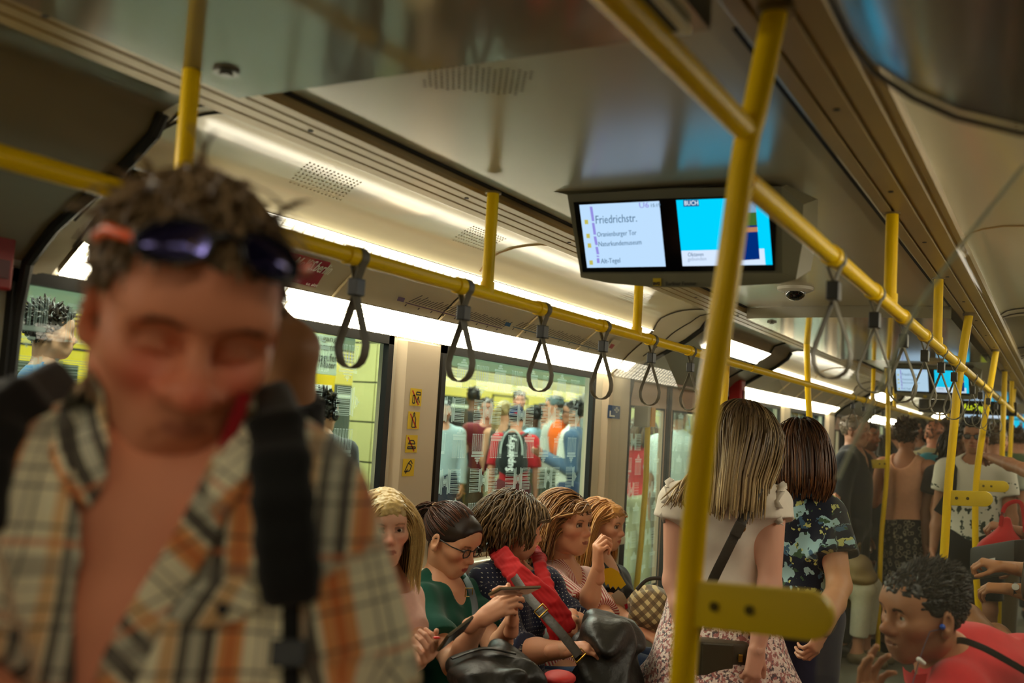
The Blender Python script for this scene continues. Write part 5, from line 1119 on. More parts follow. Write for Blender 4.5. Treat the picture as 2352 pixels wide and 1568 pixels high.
# ================================================================== the man in front
FEM = dict(bust=1.0); MAN = dict(fem=False)
J = stand(-.80, .72, -52, 1.80); c = atD(420, 738, .985)
override(J, sL=(688,1160,.990), sR=(-12,1145,.965), eL=(766,1600,.96), eR=(-150,1560,.84), wL=(790,1880,.80), wR=(60,1900,.72)); J['neck'] = atD(392,1075,1.02); J['neck'][2] -= .0
b = dict(fem=False, g=1.06, belly=.03, waist=1.12, arm=1.06)
man = person('man in an open plaid shirt looking down, large in the left foreground', J, (226,146,110), b, dict(c=c, sock=1.5, frown=.014, bw=.0045, browa=.9, yaw=-33, pitch=25, roll=-3, s=1.09, eyes='closed', jaw=1.16, nose=1.45, brow=1.75, beard=(.30,(120,100,78)), brise=.05, bsoft=.014, blush=1.7, lip=(150,82,70), lipa=.5, browc=(84,58,38)), 
    dict(style='short', cols=((104,80,54),(176,146,106)), length=.070, n=1700, w=.0034, comb=(.15,.55,-.1), up=.06, mess=.28, side=.30, steps=7, grav=.55, keep=.8, wave=.002, hairline=.082, temple=(178,160,124), caph=.004), dict(L=dict(y=(0.2,-.2,-1), z=(.7,.5,0)), R=dict(y=(.2,-.2,-1), z=(-.6,-.6,0))), vox=(.0095,.0034,.008), seed=5)
mo = man['o']; A = man['A']
garment('shirt', 'top', J, b, M_PLAID, mo, t=.014, h=.0075, sleeve=1.0, neck=('v', .088, .235), hem=-.25, wr=(.006, 30), seed=11, flare=.012)
garment('trousers', 'pants', J, b, cloth('man_jeans', (48,52,66)), mo, t=.012, h=.017, leglen=1.95, hem=.05)
# collar leaves, shirt front edge with its red lining, pocket flap and button, laid on the shirt surface
from mathutils.bvhtree import BVHTree
def bvh_of(*obs):
    vs, fs = [], []
    for o in obs:
        n0 = len(vs); w = o.matrix_world if o.parent is None else None; off = np.array(o.location) if o.parent is None else np.zeros(3)
        vs += [tuple(np.array(v.co) + off) for v in o.data.vertices]; fs += [tuple(n0 + i for i in p.vertices) for p in o.data.polygons]
    return BVHTree.FromPolygons(vs, fs)
def onsurf(T_, px, py, lift, dflt):
    d = ray(px, py); h = T_.ray_cast(Vector(CAM), Vector(d).normalized()); p = np.array(h[0]) if h[0] is not None else atD(px, py, dflt); return p + CAMH(p)*lift
def set_pat(o, k=(1.0, .35, -.3), off=0):
    me = o.data; a = me.attributes.new('Pat', 'FLOAT_VECTOR', 'POINT'); u = Vector(RW[:, 0]); a.data.foreach_set('vector', np.array([[v.co.dot(u)*k[0] + v.co[2]*k[1] + off, v.co[2] + k[2]*v.co.dot(u), 0] for v in me.vertices]).astype(np.float32).ravel())
def patch(name, px, T_, th, m, parent, dflt=.9, bulge=0.0, grid=7, k=(1.0, .35, -.3), off=0):
    """cloth piece whose outline is draped over the surface below; filled ring by ring so that it follows the folds"""
    P2 = np.array(px, float); c2 = P2.mean(0); rings = []
    for t in np.linspace(1, 0.04, grid): rings.append([onsurf(T_, *(c2 + (q - c2)*t), th + bulge*(1 - t*t), dflt) for q in P2])
    mb = MB(); outer = [p - CAMH(p)*th*.9 for p in rings[0]]; mb.loft([outer] + rings, closed=True); mb.add(rings[-1], [tuple(range(len(P2)))]); o = mb.build(name, m, parent, smooth=50); set_pat(o, k, off); return o
shirt_o = [o for o in mo.children if o.name.startswith('shirt')][0]; TS = bvh_of(shirt_o); TSB = bvh_of(shirt_o, mo)
def dens(px, n=4):
    out = []
    for a, b_ in zip(px, px[1:] + px[:1]):
        for t in range(n): out.append((a[0] + (b_[0]-a[0])*t/n, a[1] + (b_[1]-a[1])*t/n))
    return out
patch('collar', dens([(205,842),(236,900),(250,1010),(244,1100),(205,1165),(150,1130),(112,1040),(140,930)]), TSB, .010, M_PLAID, mo, .93, .006, k=(.8,.6,-.5))
patch('collar', dens([(585,900),(592,985),(560,1110),(500,1225),(455,1165),(470,1090),(535,990)]), TSB, .010, M_PLAID, mo, .93, .006, k=(.7,-.7,.6), off=.03)
RLIN = cloth('red_lining', (150,24,30)); ed = [(565,905),(515,1030),(470,1130),(415,1235),(340,1360),(262,1500),(225,1620)]
band('lining', [onsurf(TSB, x, y, .006, .9) for x, y in ed], .013, .004, CAMH(atD(430,1200,.88)), RLIN, mo)
o = band('front_edge', [onsurf(TSB, x + 22, y + 14, .009, .9) for x, y in ed[1:]], .034, .004, CAMH(atD(430,1200,.88)), M_PLAID, mo); set_pat(o, (.7,.7,-.6), .02)
patch('pocket_flap', dens([(352,1398),(470,1330),(560,1322),(596,1392),(548,1425),(470,1440),(400,1425)], 3), TS, .006, M_PLAID, mo, .86, .004, k=(.9,-.5,.4), off=.04)
q = onsurf(TS, 511, 1399, .013, .85); MB().tube([q, q + CAMH(q)*.004], .0055, 14).build('button', mat('button_black', (14,13,13), .35), mo, smooth=40)
# sunglasses pushed up on his hair
R, s_, hc = man['R'], man['s'], man['c']; T = lambda *p: (V(*p)*s_) @ R.T + hc
o = empty('sunglasses', T(0,.08,.1), 'dark sunglasses with orange temple ends pushed up on the hair of the man in plaid', 'glasses'); LN = mat('lens_violet', (52,46,104), .10, metal=.9, coat=.6)
tilt = Rx(math.radians(38)); C0 = V(0,.097,.098); SG = lambda u, v, w: T(*(C0 + tilt @ V(u*.97, -abs(u)*abs(u)*5.5 + w, v*.82)))
for sx in (-1, 1):
    mb = MB(); ring = [(.012,.004),(.016,.020),(.036,.024),(.056,.020),(.068,.008),(.066,-.008),(.050,-.019),(.030,-.020),(.016,-.012)]
    P = [SG(sx*u, v, .012) for u, v in ring]; cen = SG(sx*.040,.002,.016); Bk = [SG(sx*u, v, .008) for u, v in ring]; k = len(P); mb.add(P + [cen] + Bk, [(i, (i+1) % k, k) for i in range(k)] + [(i, k+1+i, k+1+(i+1) % k, (i+1) % k) for i in range(k)]); mb.build('lens', LN, o, smooth=80)
    m = MB().tube(P, .0028, 8, closed=True); m.build('rim', mat('rim_dark', (20,16,16), .25), o, smooth=60)
    m = MB().tube([SG(sx*.068,.006,.010), T(sx*.083,.055,.088), T(sx*.086,.02,.070)], [.0042,.0056,.0052], 10); m.build('temple', mat('temple_orange', (255,96,16), .35), o, smooth=60); m = MB().tube([T(sx*.086,.02,.070), T(sx*.087,-.03,.045)], .0042, 8); m.build('temple_end', mat('rim_dark'), o, smooth=60)
MB().tube([SG(-.014,.006,.013), SG(0,.012,.015), SG(.014,.006,.013)], .004, 8).build('bridge', mat('rim_dark'), o, smooth=60)
# his backpack: two padded straps and the bag behind
BK = cloth('backpack_black', (22,22,20), .8); bo = V(*(J['neck'] - A['fwd']*.2)); o = empty('backpack', V(bo[0], bo[1], 1.05), 'black backpack on the man in plaid, wide padded strap over his shoulder', 'backpack')
def padstrap(pts, w, t):
    P = [atD(*p) for p in pts]; pr = []
    for a, b_ in zip(P[:-1], P[1:]):
        d = nrm(b_ - a); sdv = nrm(np.cross(d, CAMH(a)))
        for k in (-1, -.33, .33, 1): pr.append(cone(a + sdv*w*.5*k*.8, b_ + sdv*w*.5*k*.8, t, t, .012))
    return pr
def padsurf(px, w, t):
    P = [onsurf(TSB, x, y, t*.8, d) for x, y, d in px]; pr = []
    for a, b_ in zip(P[:-1], P[1:]):
        d = nrm(b_ - a); sdv = nrm(np.cross(d, CAMH(a)))
        for k in (-1, -.33, .33, 1): pr.append(cone(a + sdv*w*.5*k*.8, b_ + sdv*w*.5*k*.8, t, t, .012))
    return pr
solid('strap', padsurf(((612,905,1.06),(634,975,1.0),(645,1060,.955),(650,1150,.925),(656,1240,.905),(664,1310,.90),(668,1365,.895)), .044, .009), .005, BK, o)
solid('strap', padsurf(((150,880,1.06),(70,930,.99),(-20,985,.93),(-60,1080,.87),(-70,1200,.84)), .05, .010), .006, BK, o)
band('webbing', [onsurf(TS, 668, y, .006, .9) for y in (1355,1420,1500,1600)], .016, .003, CAMH(atD(660,1400,.9)), BK, o); q = onsurf(TS, 662, 1500, .010, .9); MB().obox(q, RW[:,0], CAMH(q), nrm(np.cross(RW[:,0], CAMH(q))), .016, .004, .012).build('buckle', mat('buckle_black', (14,14,14), .4), o, bevel=.002)
pb = J['pel']*.35 + J['neck']*.65 - A['fwd']*.20; solid('bag', [ell(pb - V(0,0,.02), (.15,.09,.23), A['B'], .05), ell(pb + V(0,0,.14) + A['fwd']*.03, (.13,.06,.08), A['B'], .05), ell(pb - A['fwd']*.08 - V(0,0,.08), (.11,.05,.12), A['B'], .03)], .009, BK, o)
solid('shoulder_panel', [ell(atD(20,985,1.10), (.10,.06,.055), A['B'], .04)], .008, BK, o)

# ---- person behind him holding the rail
J = stand(-1.36, 1.50, -50, 1.76); J['sL'] = atD(648,985,1.78); J['eL'] = atD(672,800,1.74); J['wL'] = V(-1.275,1.20,1.775); J['head'] = atD(500,800,1.80); J['neck'] = atD(515,930,1.86); J['sR'] = atD(330,985,1.88); J['eR'] = J['sR'] + V(-.05,0,-.28); J['wR'] = J['eR'] + V(.05,.02,-.25)
b = dict(fem=False, arm=1.1)
p = person('person in black behind the man in plaid, one bare arm raised to the rail', J, (156,108,72), b, dict(yaw=-60, s=.93), dict(style='short', cols=((40,30,22),(70,54,38)), length=.03, n=400, w=.006, side=.4), dict(L=dict(y=(.25,-.1,.9), z=(-.6,-.8,0), curl=(.9,.9,.9,.9), thumb=(.9,.8))), vox=(.011,.007,.006))
garment('tee', 'top', J, b, cloth('black_tee', (26,24,22)), p['o'], t=.012, h=.009, sleeve=.42, hem=-.12); garment('trousers', 'pants', J, b, cloth('dark_trousers', (40,38,38)), p['o'], t=.014, h=.020, leglen=1.95, hem=.1)

# ================================================================== seated women under the window
def seated(y, x=-1.83, heading=0, lean=0, h=1.64, **k): return sit(x, y, heading, h, .45, lean, **k)
# blonde with the pink tee
J = seated(2.46, -1.80, -8); c = atD(884,1216,3.05); J['neck'] = atD(880,1325,3.08); override(J, sL=(925,1372,3.14), eL=(958,1475,3.02), wL=(962,1520,2.84), sR=(838,1385,2.95), eR=(850,1500,2.82), wR=(905,1560,2.72))
b = dict(bust=.9, g=.95, arm=.9)
w1 = person('young woman with straight blonde hair and pink tee, half hidden behind the plaid sleeve', J, (220,166,138), b, dict(c=c, yaw=-44, pitch=2, roll=3, s=.93, look=(0.1,1,-.1), eyeliner=.5, browc=(120,84,50)), dict(style='long', cols=((176,138,78),(232,202,132)), length=.27, gather=.22, clear=.062, hairline=.060, part=-.01, n=1300, vol=.003, w=.0026, keep=.66), dict(L=dict(y=(.55,-.35,.32), z=(.45,.35,-.8), curl=(.55,.6,.6,.65), thumb=(.55,.2), s=.95), R=dict(y=(.6,-.2,-.3), z=(.1,-.3,.9), curl=(.4,.4,.4,.4))), vox=(.010,.0040,.003), seed=21)
garment('tee', 'top', J, b, cloth('pink_tee', (236,194,180)), w1['o'], sleeve=.72, hem=-.1, neck=('round', .085, .045), wr=(.004, 42), flare=.006, h=.007); garment('trousers', 'pants', J, b, cloth('beige_trousers', (186,164,120)), w1['o'], leglen=1.9, hem=.12, h=.012)
ph = atD(1046,1454,2.80); phone(ph, atD(1072,1434,2.86) - atD(1018,1476,2.76), CAMH(atD(1046,1454,2.80)) + V(0,0,.25), 'phone in brown case held by the blonde woman in pink', hgt=.13, w=.068)
q = atD(1003,1464,2.70); vs, qq = sdf_mesh([ell(q, (.010,.0055,.004), np.stack([RW[:,0], CAMH(q), np.cross(RW[:,0], CAMH(q))], 1), .002)], .0015); link_mesh('nail', np_mesh('nail', vs, qq, mat('nail_red', (240,60,60), .25)), w1['o'])
# green v-neck with glasses and ponytail
J = seated(2.98, -1.82, 0); c = atD(1034,1243,3.48); J['neck'] = atD(1004,1338,3.50); override(J, sR=(962,1384,3.36), sL=(1092,1366,3.60), eR=(1042,1528,3.15), wR=(1108,1420,3.02), eL=(1136,1505,3.32), wL=(1176,1424,3.10))
b = dict(bust=1.05, g=.97, arm=.98)
w2 = person('woman in dark green v-neck tee with ponytail and glasses, typing on a phone', J, (218,160,126), b, dict(c=c, yaw=-2, pitch=22, roll=0, s=.97, look=(0,1,-.5), lip=(160,66,66), lipa=.85, eyeliner=.4, browc=(60,38,26)), dict(style='ponytail', cols=((34,20,14),(92,52,34)), length=.20, n=1200, nt=300, w=.0027, hairline=.092), dict(R=dict(y=(.62,.18,.42), z=(-.10,-.95,.15), curl=(.42,.5,.55,.6), thumb=(.35,.25), thumbdown=.1), L=dict(y=(.25,-.42,.75), z=(.75,.55,-.1), curl=(.6,.7,.75,.8), thumb=(.35,.2), thumbdown=.1)), vox=(.009,.0032,.0028), seed=22)
garment('tee', 'top', J, b, cloth('green_tee', (16,74,58), .85), w2['o'], sleeve=.62, hem=-.1, neck=('v', .070, .13), wr=(.005, 40), flare=.007, h=.0055, seed=4); garment('jeans', 'pants', J, b, cloth('dark_jeans', (34,36,46)), w2['o'], leglen=1.9, hem=.12, h=.011)
spectacles(w2, 'dark framed glasses worn by the woman in the green tee', (40,38,36)); phone(atD(1182,1356,2.97), atD(1206,1350,2.99) - atD(1156,1352,2.95), CAMH(atD(1182,1356,2.97)) + V(0,0,.22), 'phone held sideways by the woman in the green tee', case=(104,84,50))
h = MB()
for k in range(9): h.tube([w2['R'] @ V(0,-.112,.076)*.97 + w2['c'] + V(.004*math.sin(k*2.1), 0, 0), w2['R'] @ V(.02*math.cos(k*.7),-.118,.076+.02*math.sin(k*.7))*.97 + w2['c']], .0045, 6)
h.build('hair_tie', mat('tie_beige', (170,140,110), .7), w2['o'])
nk = [w2['J']['neck'] + a for a in (V(.04,-.055,.01), V(.085,-.03,-.06), V(.10,.0,-.11), V(.09,.04,-.06), V(.045,.065,.01))]; MB().tube(nk, .0011, 6).build('necklace', STEEL, w2['o'])
band('bag_strap', [atD(1062,1316,3.60), atD(1078,1345,3.42), atD(1090,1385,3.32), atD(1092,1430,3.25)], .022, .004, CAMH(atD(1080,1360,3.4)), mat('strap_black', (20,20,20), .6), w2['o']); q = atD(1077,1360,3.36); MB().tube([q + RW[:,0]*a + V(0,0,1)*e for a, e in ((-.012,-.014),(.012,-.014),(.012,.014),(-.012,.014))], .0022, 6, closed=True).build('buckle', BRASS, w2['o'])
# red scarf, polka dots
J = seated(3.34, -1.80, 16); c = atD(1180,1212,3.74); J['neck'] = atD(1166,1308,3.78); override(J, sR=(1120,1342,3.60), sL=(1256,1345,3.86), eR=(1192,1495,3.42), wR=(1298,1492,3.27), eL=(1330,1435,3.72), wL=(1312,1430,3.48))
b = dict(bust=1.15, g=1.04, arm=1.08, waist=1.08)
w3 = person('woman with short wavy brown hair, navy polka dot dress and long red scarf', J, (218,158,124), b, dict(c=c, yaw=42, pitch=10, s=.96), dict(style='bob', clear=.05, cols=((58,42,24),(138,106,62)), length=.150, n=1350, wave=.0045, part=-.02, w=.0029, vol=.014, tuck=.22, keep=.8), dict(L=dict(y=(.35,-.75,-.35), z=(.55,.0,.8), curl=(.3,.35,.35,.4), thumb=(.4,.2)), R=dict(y=(.55,.15,.12), z=(0,-.5,.85), curl=(.3,.3,.35,.4))), vox=(.0095,.0036,.0028), seed=23)
garment('dress', 'top', J, b, M_DOT, w3['o'], sleeve=1.22, hem=-.35, neck=('round', .08, .03), wr=(.006, 34), flare=.014, h=.006, seed=6); garment('dress_skirt', 'shorts', J, b, M_DOT, w3['o'], leglen=.75, hem=.15, t=.016, h=.009, flare=.02)
SCF = mat('scarf_red', (184,10,16), .85, sheen=.05, var=.35, bscale=26, bump=.6, stretch=(1, 1, .25)); sc = []
for off in (-.030, -.018, -.006, .006, .018, .030):
    P = [atD(1140,1262,3.68), atD(1150,1272,3.56), atD(1185,1318,3.45), atD(1225,1352,3.40), atD(1262,1392,3.37), atD(1284,1428,3.36), atD(1292,1458,3.36)]; d = nrm(np.cross(P[-1] - P[0], CAMH(P[2])))
    sc += [cone(a + d*off*(.8 + .10*i), e + d*off*(.9 + .12*i), .0095, .0095, .004) for i, (a, e) in enumerate(zip(P[:-1], P[1:]))]
for off in (-.012, .0, .012):
    P = [atD(1238,1280,3.70), atD(1240,1300,3.60), atD(1252,1335,3.52), atD(1268,1375,3.45), atD(1282,1420,3.40)]; d = nrm(np.cross(P[-1] - P[0], CAMH(P[2]))); sc += [cone(a + d*off, e + d*off, .012, .012, .006) for a, e in zip(P[:-1], P[1:])]
P = [atD(1140,1260,3.68), atD(1150,1248,3.82), atD(1190,1252,3.92), atD(1228,1268,3.84), atD(1240,1284,3.70)]; sc += [cone(a, e, .022, .022, .02) for a, e in zip(P[:-1], P[1:])]
solid('scarf', sc, .0038, SCF, w3['o'], wr=(.0022, 130), seed=3)
q = w3['J']['wL']; d = nrm(q - w3['J']['eL']); MB().tube([q - d*.028, q - d*.014], .0275, 16).build('watch_strap', mat('watch_red', (110,30,30), .5), w3['o'], smooth=40); dz = nrm(V(.4,-.3,.85) - d*np.dot(d, V(.4,-.3,.85))); MB().tube([q - d*.021 + dz*.024, q - d*.021 + dz*.032], .013, 16).build('watch_face', mat('watch_face', (220,220,210), .2), w3['o'], smooth=40)
# striped shirt
J = seated(3.74, -1.80, 0); c = atD(1301,1207,4.08); J['neck'] = atD(1286,1300,4.12); override(J, sR=(1252,1335,3.98), sL=(1345,1340,4.22), eR=(1346,1408,3.76), wR=(1374,1302,3.70), eL=(1392,1420,4.0), wL=(1372,1440,3.78))
b = dict(bust=1.0, g=.98)
w4 = person('woman with wavy copper hair and red striped shirt, hand raised before her face', J, (210,150,114), b, dict(c=c, yaw=-10, pitch=0, s=1.0, look=(0,1,.05), eyeliner=.8, lip=(140,66,60), browc=(70,44,26)), dict(style='long', roots=((70,42,22), .3), cols=((104,62,26),(196,138,76)), length=.235, clear=.012, n=1300, wave=.005, part=-.03, w=.0030, vol=.012, back=.9, keep=.78), dict(R=dict(y=(.05,-.25,.95), z=(-.55,-.8,-.1), curl=(.75,.8,.9,.95), thumb=(.5,.3))), vox=(.0095,.0038,.003), seed=24)
garment('shirt', 'top', J, b, M_STR, w4['o'], sleeve=.85, hem=-.3, neck=('v', .07, .10), wr=(.006, 34), flare=.015, h=.006, seed=7); garment('trousers', 'pants', J, b, cloth('blue_jeans', (50,66,96)), w4['o'], leglen=1.9, hem=.1, h=.012)
# black tee with yellow print
J = seated(4.18, -1.82, 0); c = atD(1384,1207,4.5); J['neck'] = atD(1378,1296,4.54); override(J, sR=(1362,1328,4.42), sL=(1415,1330,4.68), eR=(1424,1418,4.16), wR=(1474,1448,3.98), eL=(1450,1420,4.45), wL=(1492,1440,4.2))
b = dict(bust=.95, g=.95)
w5 = person('woman with orange blonde hair and black printed tee, last on the bench', J, (214,156,122), b, dict(c=c, yaw=0, pitch=5, s=.92, eyeliner=.8, lip=(160,50,50)), dict(style='long', cols=((150,92,40),(220,156,84)), length=.34, clear=.02, n=1000, part=.0, w=.0036, vol=.007, back=.8, wave=.002), dict(R=dict(y=(.75,-.15,-.25), z=(.1,-.3,.9))), vox=(.0095,.0036,.003), seed=25)
tee = garment('tee', 'top', J, b, cloth('black_tee_print', (20,19,19)), w5['o'], sleeve=.55, hem=-.2, wr=(.004, 40), h=.006, flare=.006); garment('jeans', 'pants', J, b, cloth('blue_jeans', (50,66,96)), w5['o'], leglen=1.9, hem=.1, h=.012)
def onto(px, d, name, m, parent, lift=.004):
    P = [atD(x, y, d) for x, y in px]; n = CAMH(sum(P)/len(P)); k = len(P); MB().prism([p for p in P], n*lift).build(name, m, parent)
onto(((1386,1306),(1404,1303),(1420,1312),(1438,1342),(1426,1352),(1420,1346),(1414,1354),(1408,1345),(1402,1352),(1397,1340),(1392,1345),(1386,1330)), 4.235, 'print_yellow', mat('print_yellow', (230,186,10), .8), w5['o'], .012)
onto(((1404,1366),(1420,1354),(1432,1362),(1444,1384),(1462,1410),(1468,1420),(1446,1414),(1424,1400)), 4.20, 'print_white', mat('print_offwhite', (206,196,176), .8), w5['o'], .012)
onto(((1434,1388),(1441,1385),(1443,1395),(1437,1400)), 4.17, 'print_red', mat('print_redspot', (176,20,50), .8), w5['o'], .012)
# bags on their laps
def bag(label, c, r, R, m, wr, seed, parts=()):
    vs, q = sdf_mesh([ell(c, r, R, .04)] + list(parts), .006, wr=(wr, 44, seed)); o0 = V(c[0], c[1], vs[:,2].min()); o = empty('handbag', o0, label, 'bag'); link_mesh('body', np_mesh('body', vs, q, m), o); return o
Rb = np.eye(3); cc = atD(1128,1548,2.95); bg = bag('black leather bag on the lap of the woman in green', cc, (.13,.17,.055), Rz(.5), LEA, .012, 3, [cone(cc + V(-.05,.12,.02), cc + V(.1,.05,.0), .05, .04, .04)])
band('handle', [cc + V(-.08,-.1,.05), cc + V(-.02,-.02,.075), cc + V(.05,.05,.06)], .022, .006, (0,0,1), LEA, bg)
cc = atD(1395,1512,3.35); bg = bag('large crumpled black leather shoulder bag on the lap of the woman with the scarf', cc, (.10,.15,.13), Rz(.4), LEA, .016, 9, [ell(cc + V(.02,.0,-.10), (.11,.16,.10), Rz(.4), .06), ell(cc + V(-.01,.05,.075), (.075,.12,.06), Rz(.3), .06), ell(cc + V(.0,-.07,.04), (.07,.08,.06), Rz(.3), .06)])
sp = [atD(1140,1268,3.66), atD(1165,1300,3.50), atD(1205,1360,3.36), atD(1245,1405,3.27), atD(1290,1455,3.20), atD(1330,1505,3.15)]; band('shoulder_strap', sp, .030, .005, CAMH(sp[3]), LEAB, bg); q = atD(1243,1402,3.262); ax = nrm(sp[4] - sp[3]); sd = nrm(np.cross(ax, CAMH(q)))
MB().tube([q + ax*a + sd*e for a, e in ((-.014,-.019),(.014,-.019),(.014,.019),(-.014,.019))], .003, 8, closed=True).build('buckle', BRASS, bg, smooth=40); q = sp[-1]; MB().tube([q + ax*a + sd*e for a, e in ((-.012,-.02),(.012,-.02),(.012,.02),(-.012,.02))], .003, 8, closed=True).build('ring', BRASS, bg, smooth=40)
red = atD(1285,1556,3.0); solid('book', [ell(red, (.05,.06,.02), Rz(.3), .01)], .006, mat('red_soft', (190,30,24), .6), None, label='small red soft pouch at the bottom edge below the scarf', cat='pouch').name = 'pouch'

cc = atD(1500,1388,4.05); q = empty('handbag', cc - V(0,0,.08), 'beige and brown patterned bag between the bench end and the blonde standing woman', 'bag')
def checker(nt, v):
    n = NT(nt); x, y, z = n.xyz(v); return n.mix(n.m('MULTIPLY', n.band(n.m('ADD', x, y), .045, 0, .022), .8), n.mix(n.band(n.m('SUBTRACT', x, y), .045, 0, .022), (190,166,116), (120,96,62)), (84,66,44))
vs, qq = sdf_mesh([ell(cc, (.09,.12,.075), Rz(.5), .04), ell(cc - V(0,0,.05), (.10,.13,.05), Rz(.5), .04)], .008, wr=(.008, 40, 3)); link_mesh('body', np_mesh('body', vs, qq, pattern_mat('checked_bag', checker), pat=np.stack([vs @ RW[:, 0], vs[:, 2], vs[:, 1]*0], 1)), q); band('handle', [cc + V(-.05,-.06,.06), cc + V(-.02,-.02,.10), cc + V(.03,.04,.10), cc + V(.05,.07,.05)], .016, .005, (1,0,0), LEAB, q)
# ================================================================== standing women
J = stand(-1.0, 3.37, 108, 1.66); c = atD(1702,1008,3.40); J['neck'] = atD(1672,1098,3.42); override(J, sR=(1772,1160,3.36), sL=(1556,1155,3.46), eR=(1768,1345,3.30), wR=(1738,1492,3.16), eL=(1548,1335,3.42), wL=(1590,1480,3.30)); J['pel'] = atD(1650,1385,3.43)
b = dict(bust=.9, g=1.0, arm=1.0)
w6 = person('standing blonde woman from behind, white ruffled blouse and pink floral skirt', J, (218,164,138), b, dict(c=c, yaw=100, pitch=8, roll=6, s=.98), dict(style='long', roots=((58,40,24), .55), cols=((104,78,46),(214,184,130)), ragged=.66, gather=.34, length=.37, n=1600, part=.0, w=.0034, vol=.005, back=1.0, keep=.7, wave=.0015), dict(R=dict(y=(-.1,-.2,-.95), z=(.6,-.7,.1), curl=(.5,.55,.6,.65)), L=dict(y=(.2,.3,-.9), z=(-.8,0,0))), vox=(.0095,.0065,.0034), seed=26)
garment('blouse', 'top', J, b, cloth('white_blouse', (226,216,200), .8, .06), w6['o'], t=.016, sleeve=.16, hem=-.06, neck=('round', .075, .02), wr=(.009, 26), flare=.012, h=.006, seed=12)
for n in 'LR':
    fr = MB(); s0 = J['s'+n]; up, rt, fw = w6['A']['up'], w6['A']['rt']*(1 if n == 'R' else -1), w6['A']['fwd']; rings = [[], []]
    for k in range(33):
        a = -2.6 + 5.2*k/32; wv = .016*math.sin(k*1.35); base = s0 + up*(.062*math.cos(a)) + fw*(.072*math.sin(a)) + rt*.006; rings[0].append(base); rings[1].append(base + rt*(.030 + .010*math.sin(k*1.9)) + up*(.018*math.cos(a) + wv*.5) + fw*(wv + .012*math.sin(a)))
    fr.loft(rings); o = fr.build('ruffle', cloth('white_blouse', (226,216,200)), w6['o'], smooth=70); sm = o.modifiers.new('thick', 'SOLIDIFY'); sm.thickness = .003
garment('skirt', 'skirt', J, b, M_FLP, w6['o'], t=.02, h=.009, hem=.02, length=.35, flare=.24, wr=(.014, 20), seed=8)
bpos = atD(1655,1530,3.22); bg = empty('handbag', V(bpos[0], bpos[1], bpos[2]-.1), 'dark olive shoulder bag hanging at the hip of the blonde standing woman', 'bag'); OLV = mat('leather_olive', (66,58,40), .4, bump=.25, bscale=60); bx = nrm(RW[:,0]*V(1,1,0)); by = np.cross(V(0,0,1), bx)
MB().obox(bpos, bx, by, V(0,0,1), .085, .04, .085).build('body', OLV, bg, bevel=.015, smooth=40); MB().obox(bpos - by*.042 + V(0,0,.03) - bx*.02, bx, by, V(0,0,1), .05, .004, .05).build('flap', OLV, bg, bevel=.004); MB().obox(bpos - by*.046 + bx*.052 + V(0,0,.04), bx, by, V(0,0,1), .007, .005, .012).build('clasp', BRASS, bg, bevel=.002)
sp = [atD(1752,1098,3.30), atD(1738,1130,3.24), atD(1700,1205,3.20), atD(1665,1275,3.19), atD(1632,1345,3.20), atD(1600,1440,3.21), atD(1590,1490,3.22)]; band('shoulder_strap', sp, .032, .005, CAMH(sp[2]), LEAB, bg); q = atD(1695,1216,3.185); ax = nrm(sp[3] - sp[2]); MB().obox(q, ax, nrm(np.cross(ax, CAMH(q))), CAMH(q), .024, .018, .004).build('keeper', LEAB, bg, bevel=.003); MB().tube([q + RW[:,0]*.012 + V(0,0,.004) + RW[:,0]*.011*math.cos(a) + V(0,0,.011*math.sin(a)) for a in np.linspace(0, 2*PI, 14, endpoint=False)], .0025, 8, closed=True).build('ring', BRASS, bg)
rg = np.random.default_rng(4); nl = 90; P = []
for k in range(nl):
    j = lambda q: rg.normal()*q; a = atD(1640+j(10),1062+j(10),3.42); b2 = atD(1592+j(9),1082+j(9),3.33+j(.01)); c2 = atD(1566+j(10),1115+j(10),3.30+j(.01)); d2 = atD(1556+j(13),1152+j(9),3.29+j(.01)); P.append([((1-t)**3)*a + 3*t*(1-t)**2*b2 + 3*t*t*(1-t)*c2 + t**3*d2 for t in np.linspace(0, 1, 9)])
P = np.array(P); N = np.tile(CAMH(atD(1590,1100,3.3)), (nl, 9, 1)); vs, q, cc_ = lock_mesh(P, N, .0036*rg.uniform(.6, 1.3, nl), .5, hair_cols(nl, (104,78,46), (214,184,130), rg)); link_mesh('hair_over_shoulder', np_mesh('hair_over_shoulder', vs, q, hairmat(), cc_), w6['o'])
# floral shirt
J = stand(-.92, 4.03, 112, 1.62); c = atD(1836,1040,3.95); J['neck'] = atD(1838,1128,3.98); override(J, sR=(1902,1185,3.90), sL=(1772,1185,4.05), eR=(1928,1345,3.80), wR=(1890,1445,3.55), eL=(1765,1350,4.0), wL=(1790,1460,3.9)); J['pel'] = atD(1838,1405,3.98)
b = dict(bust=1.0, g=1.03, arm=1.2)
w7 = person('standing woman with brown bob seen from behind, dark floral blouse and blue jeans', J, (206,152,118), b, dict(c=c, yaw=120, pitch=4, s=.98), dict(style='bob', roots=((30,16,9), .5), cols=((52,28,12),(120,74,36)), length=.235, n=1350, part=.0, w=.0036, vol=.010, back=.9, keep=.72, tuck=.15), dict(R=dict(y=(-.3,-.4,-.8), z=(.8,-.4,.1), curl=(.5,.55,.6,.6))), vox=(.0095,.0065,.0034), seed=27)
garment('blouse', 'top', J, b, M_FLD, w7['o'], t=.018, sleeve=.55, hem=-.28, neck=('round', .08, .015), wr=(.007, 28), flare=.026, h=.007, seed=13); garment('jeans', 'pants', J, b, cloth('jeans_violet', (48,46,66)), w7['o'], t=.012, h=.009, leglen=1.95, hem=.15)
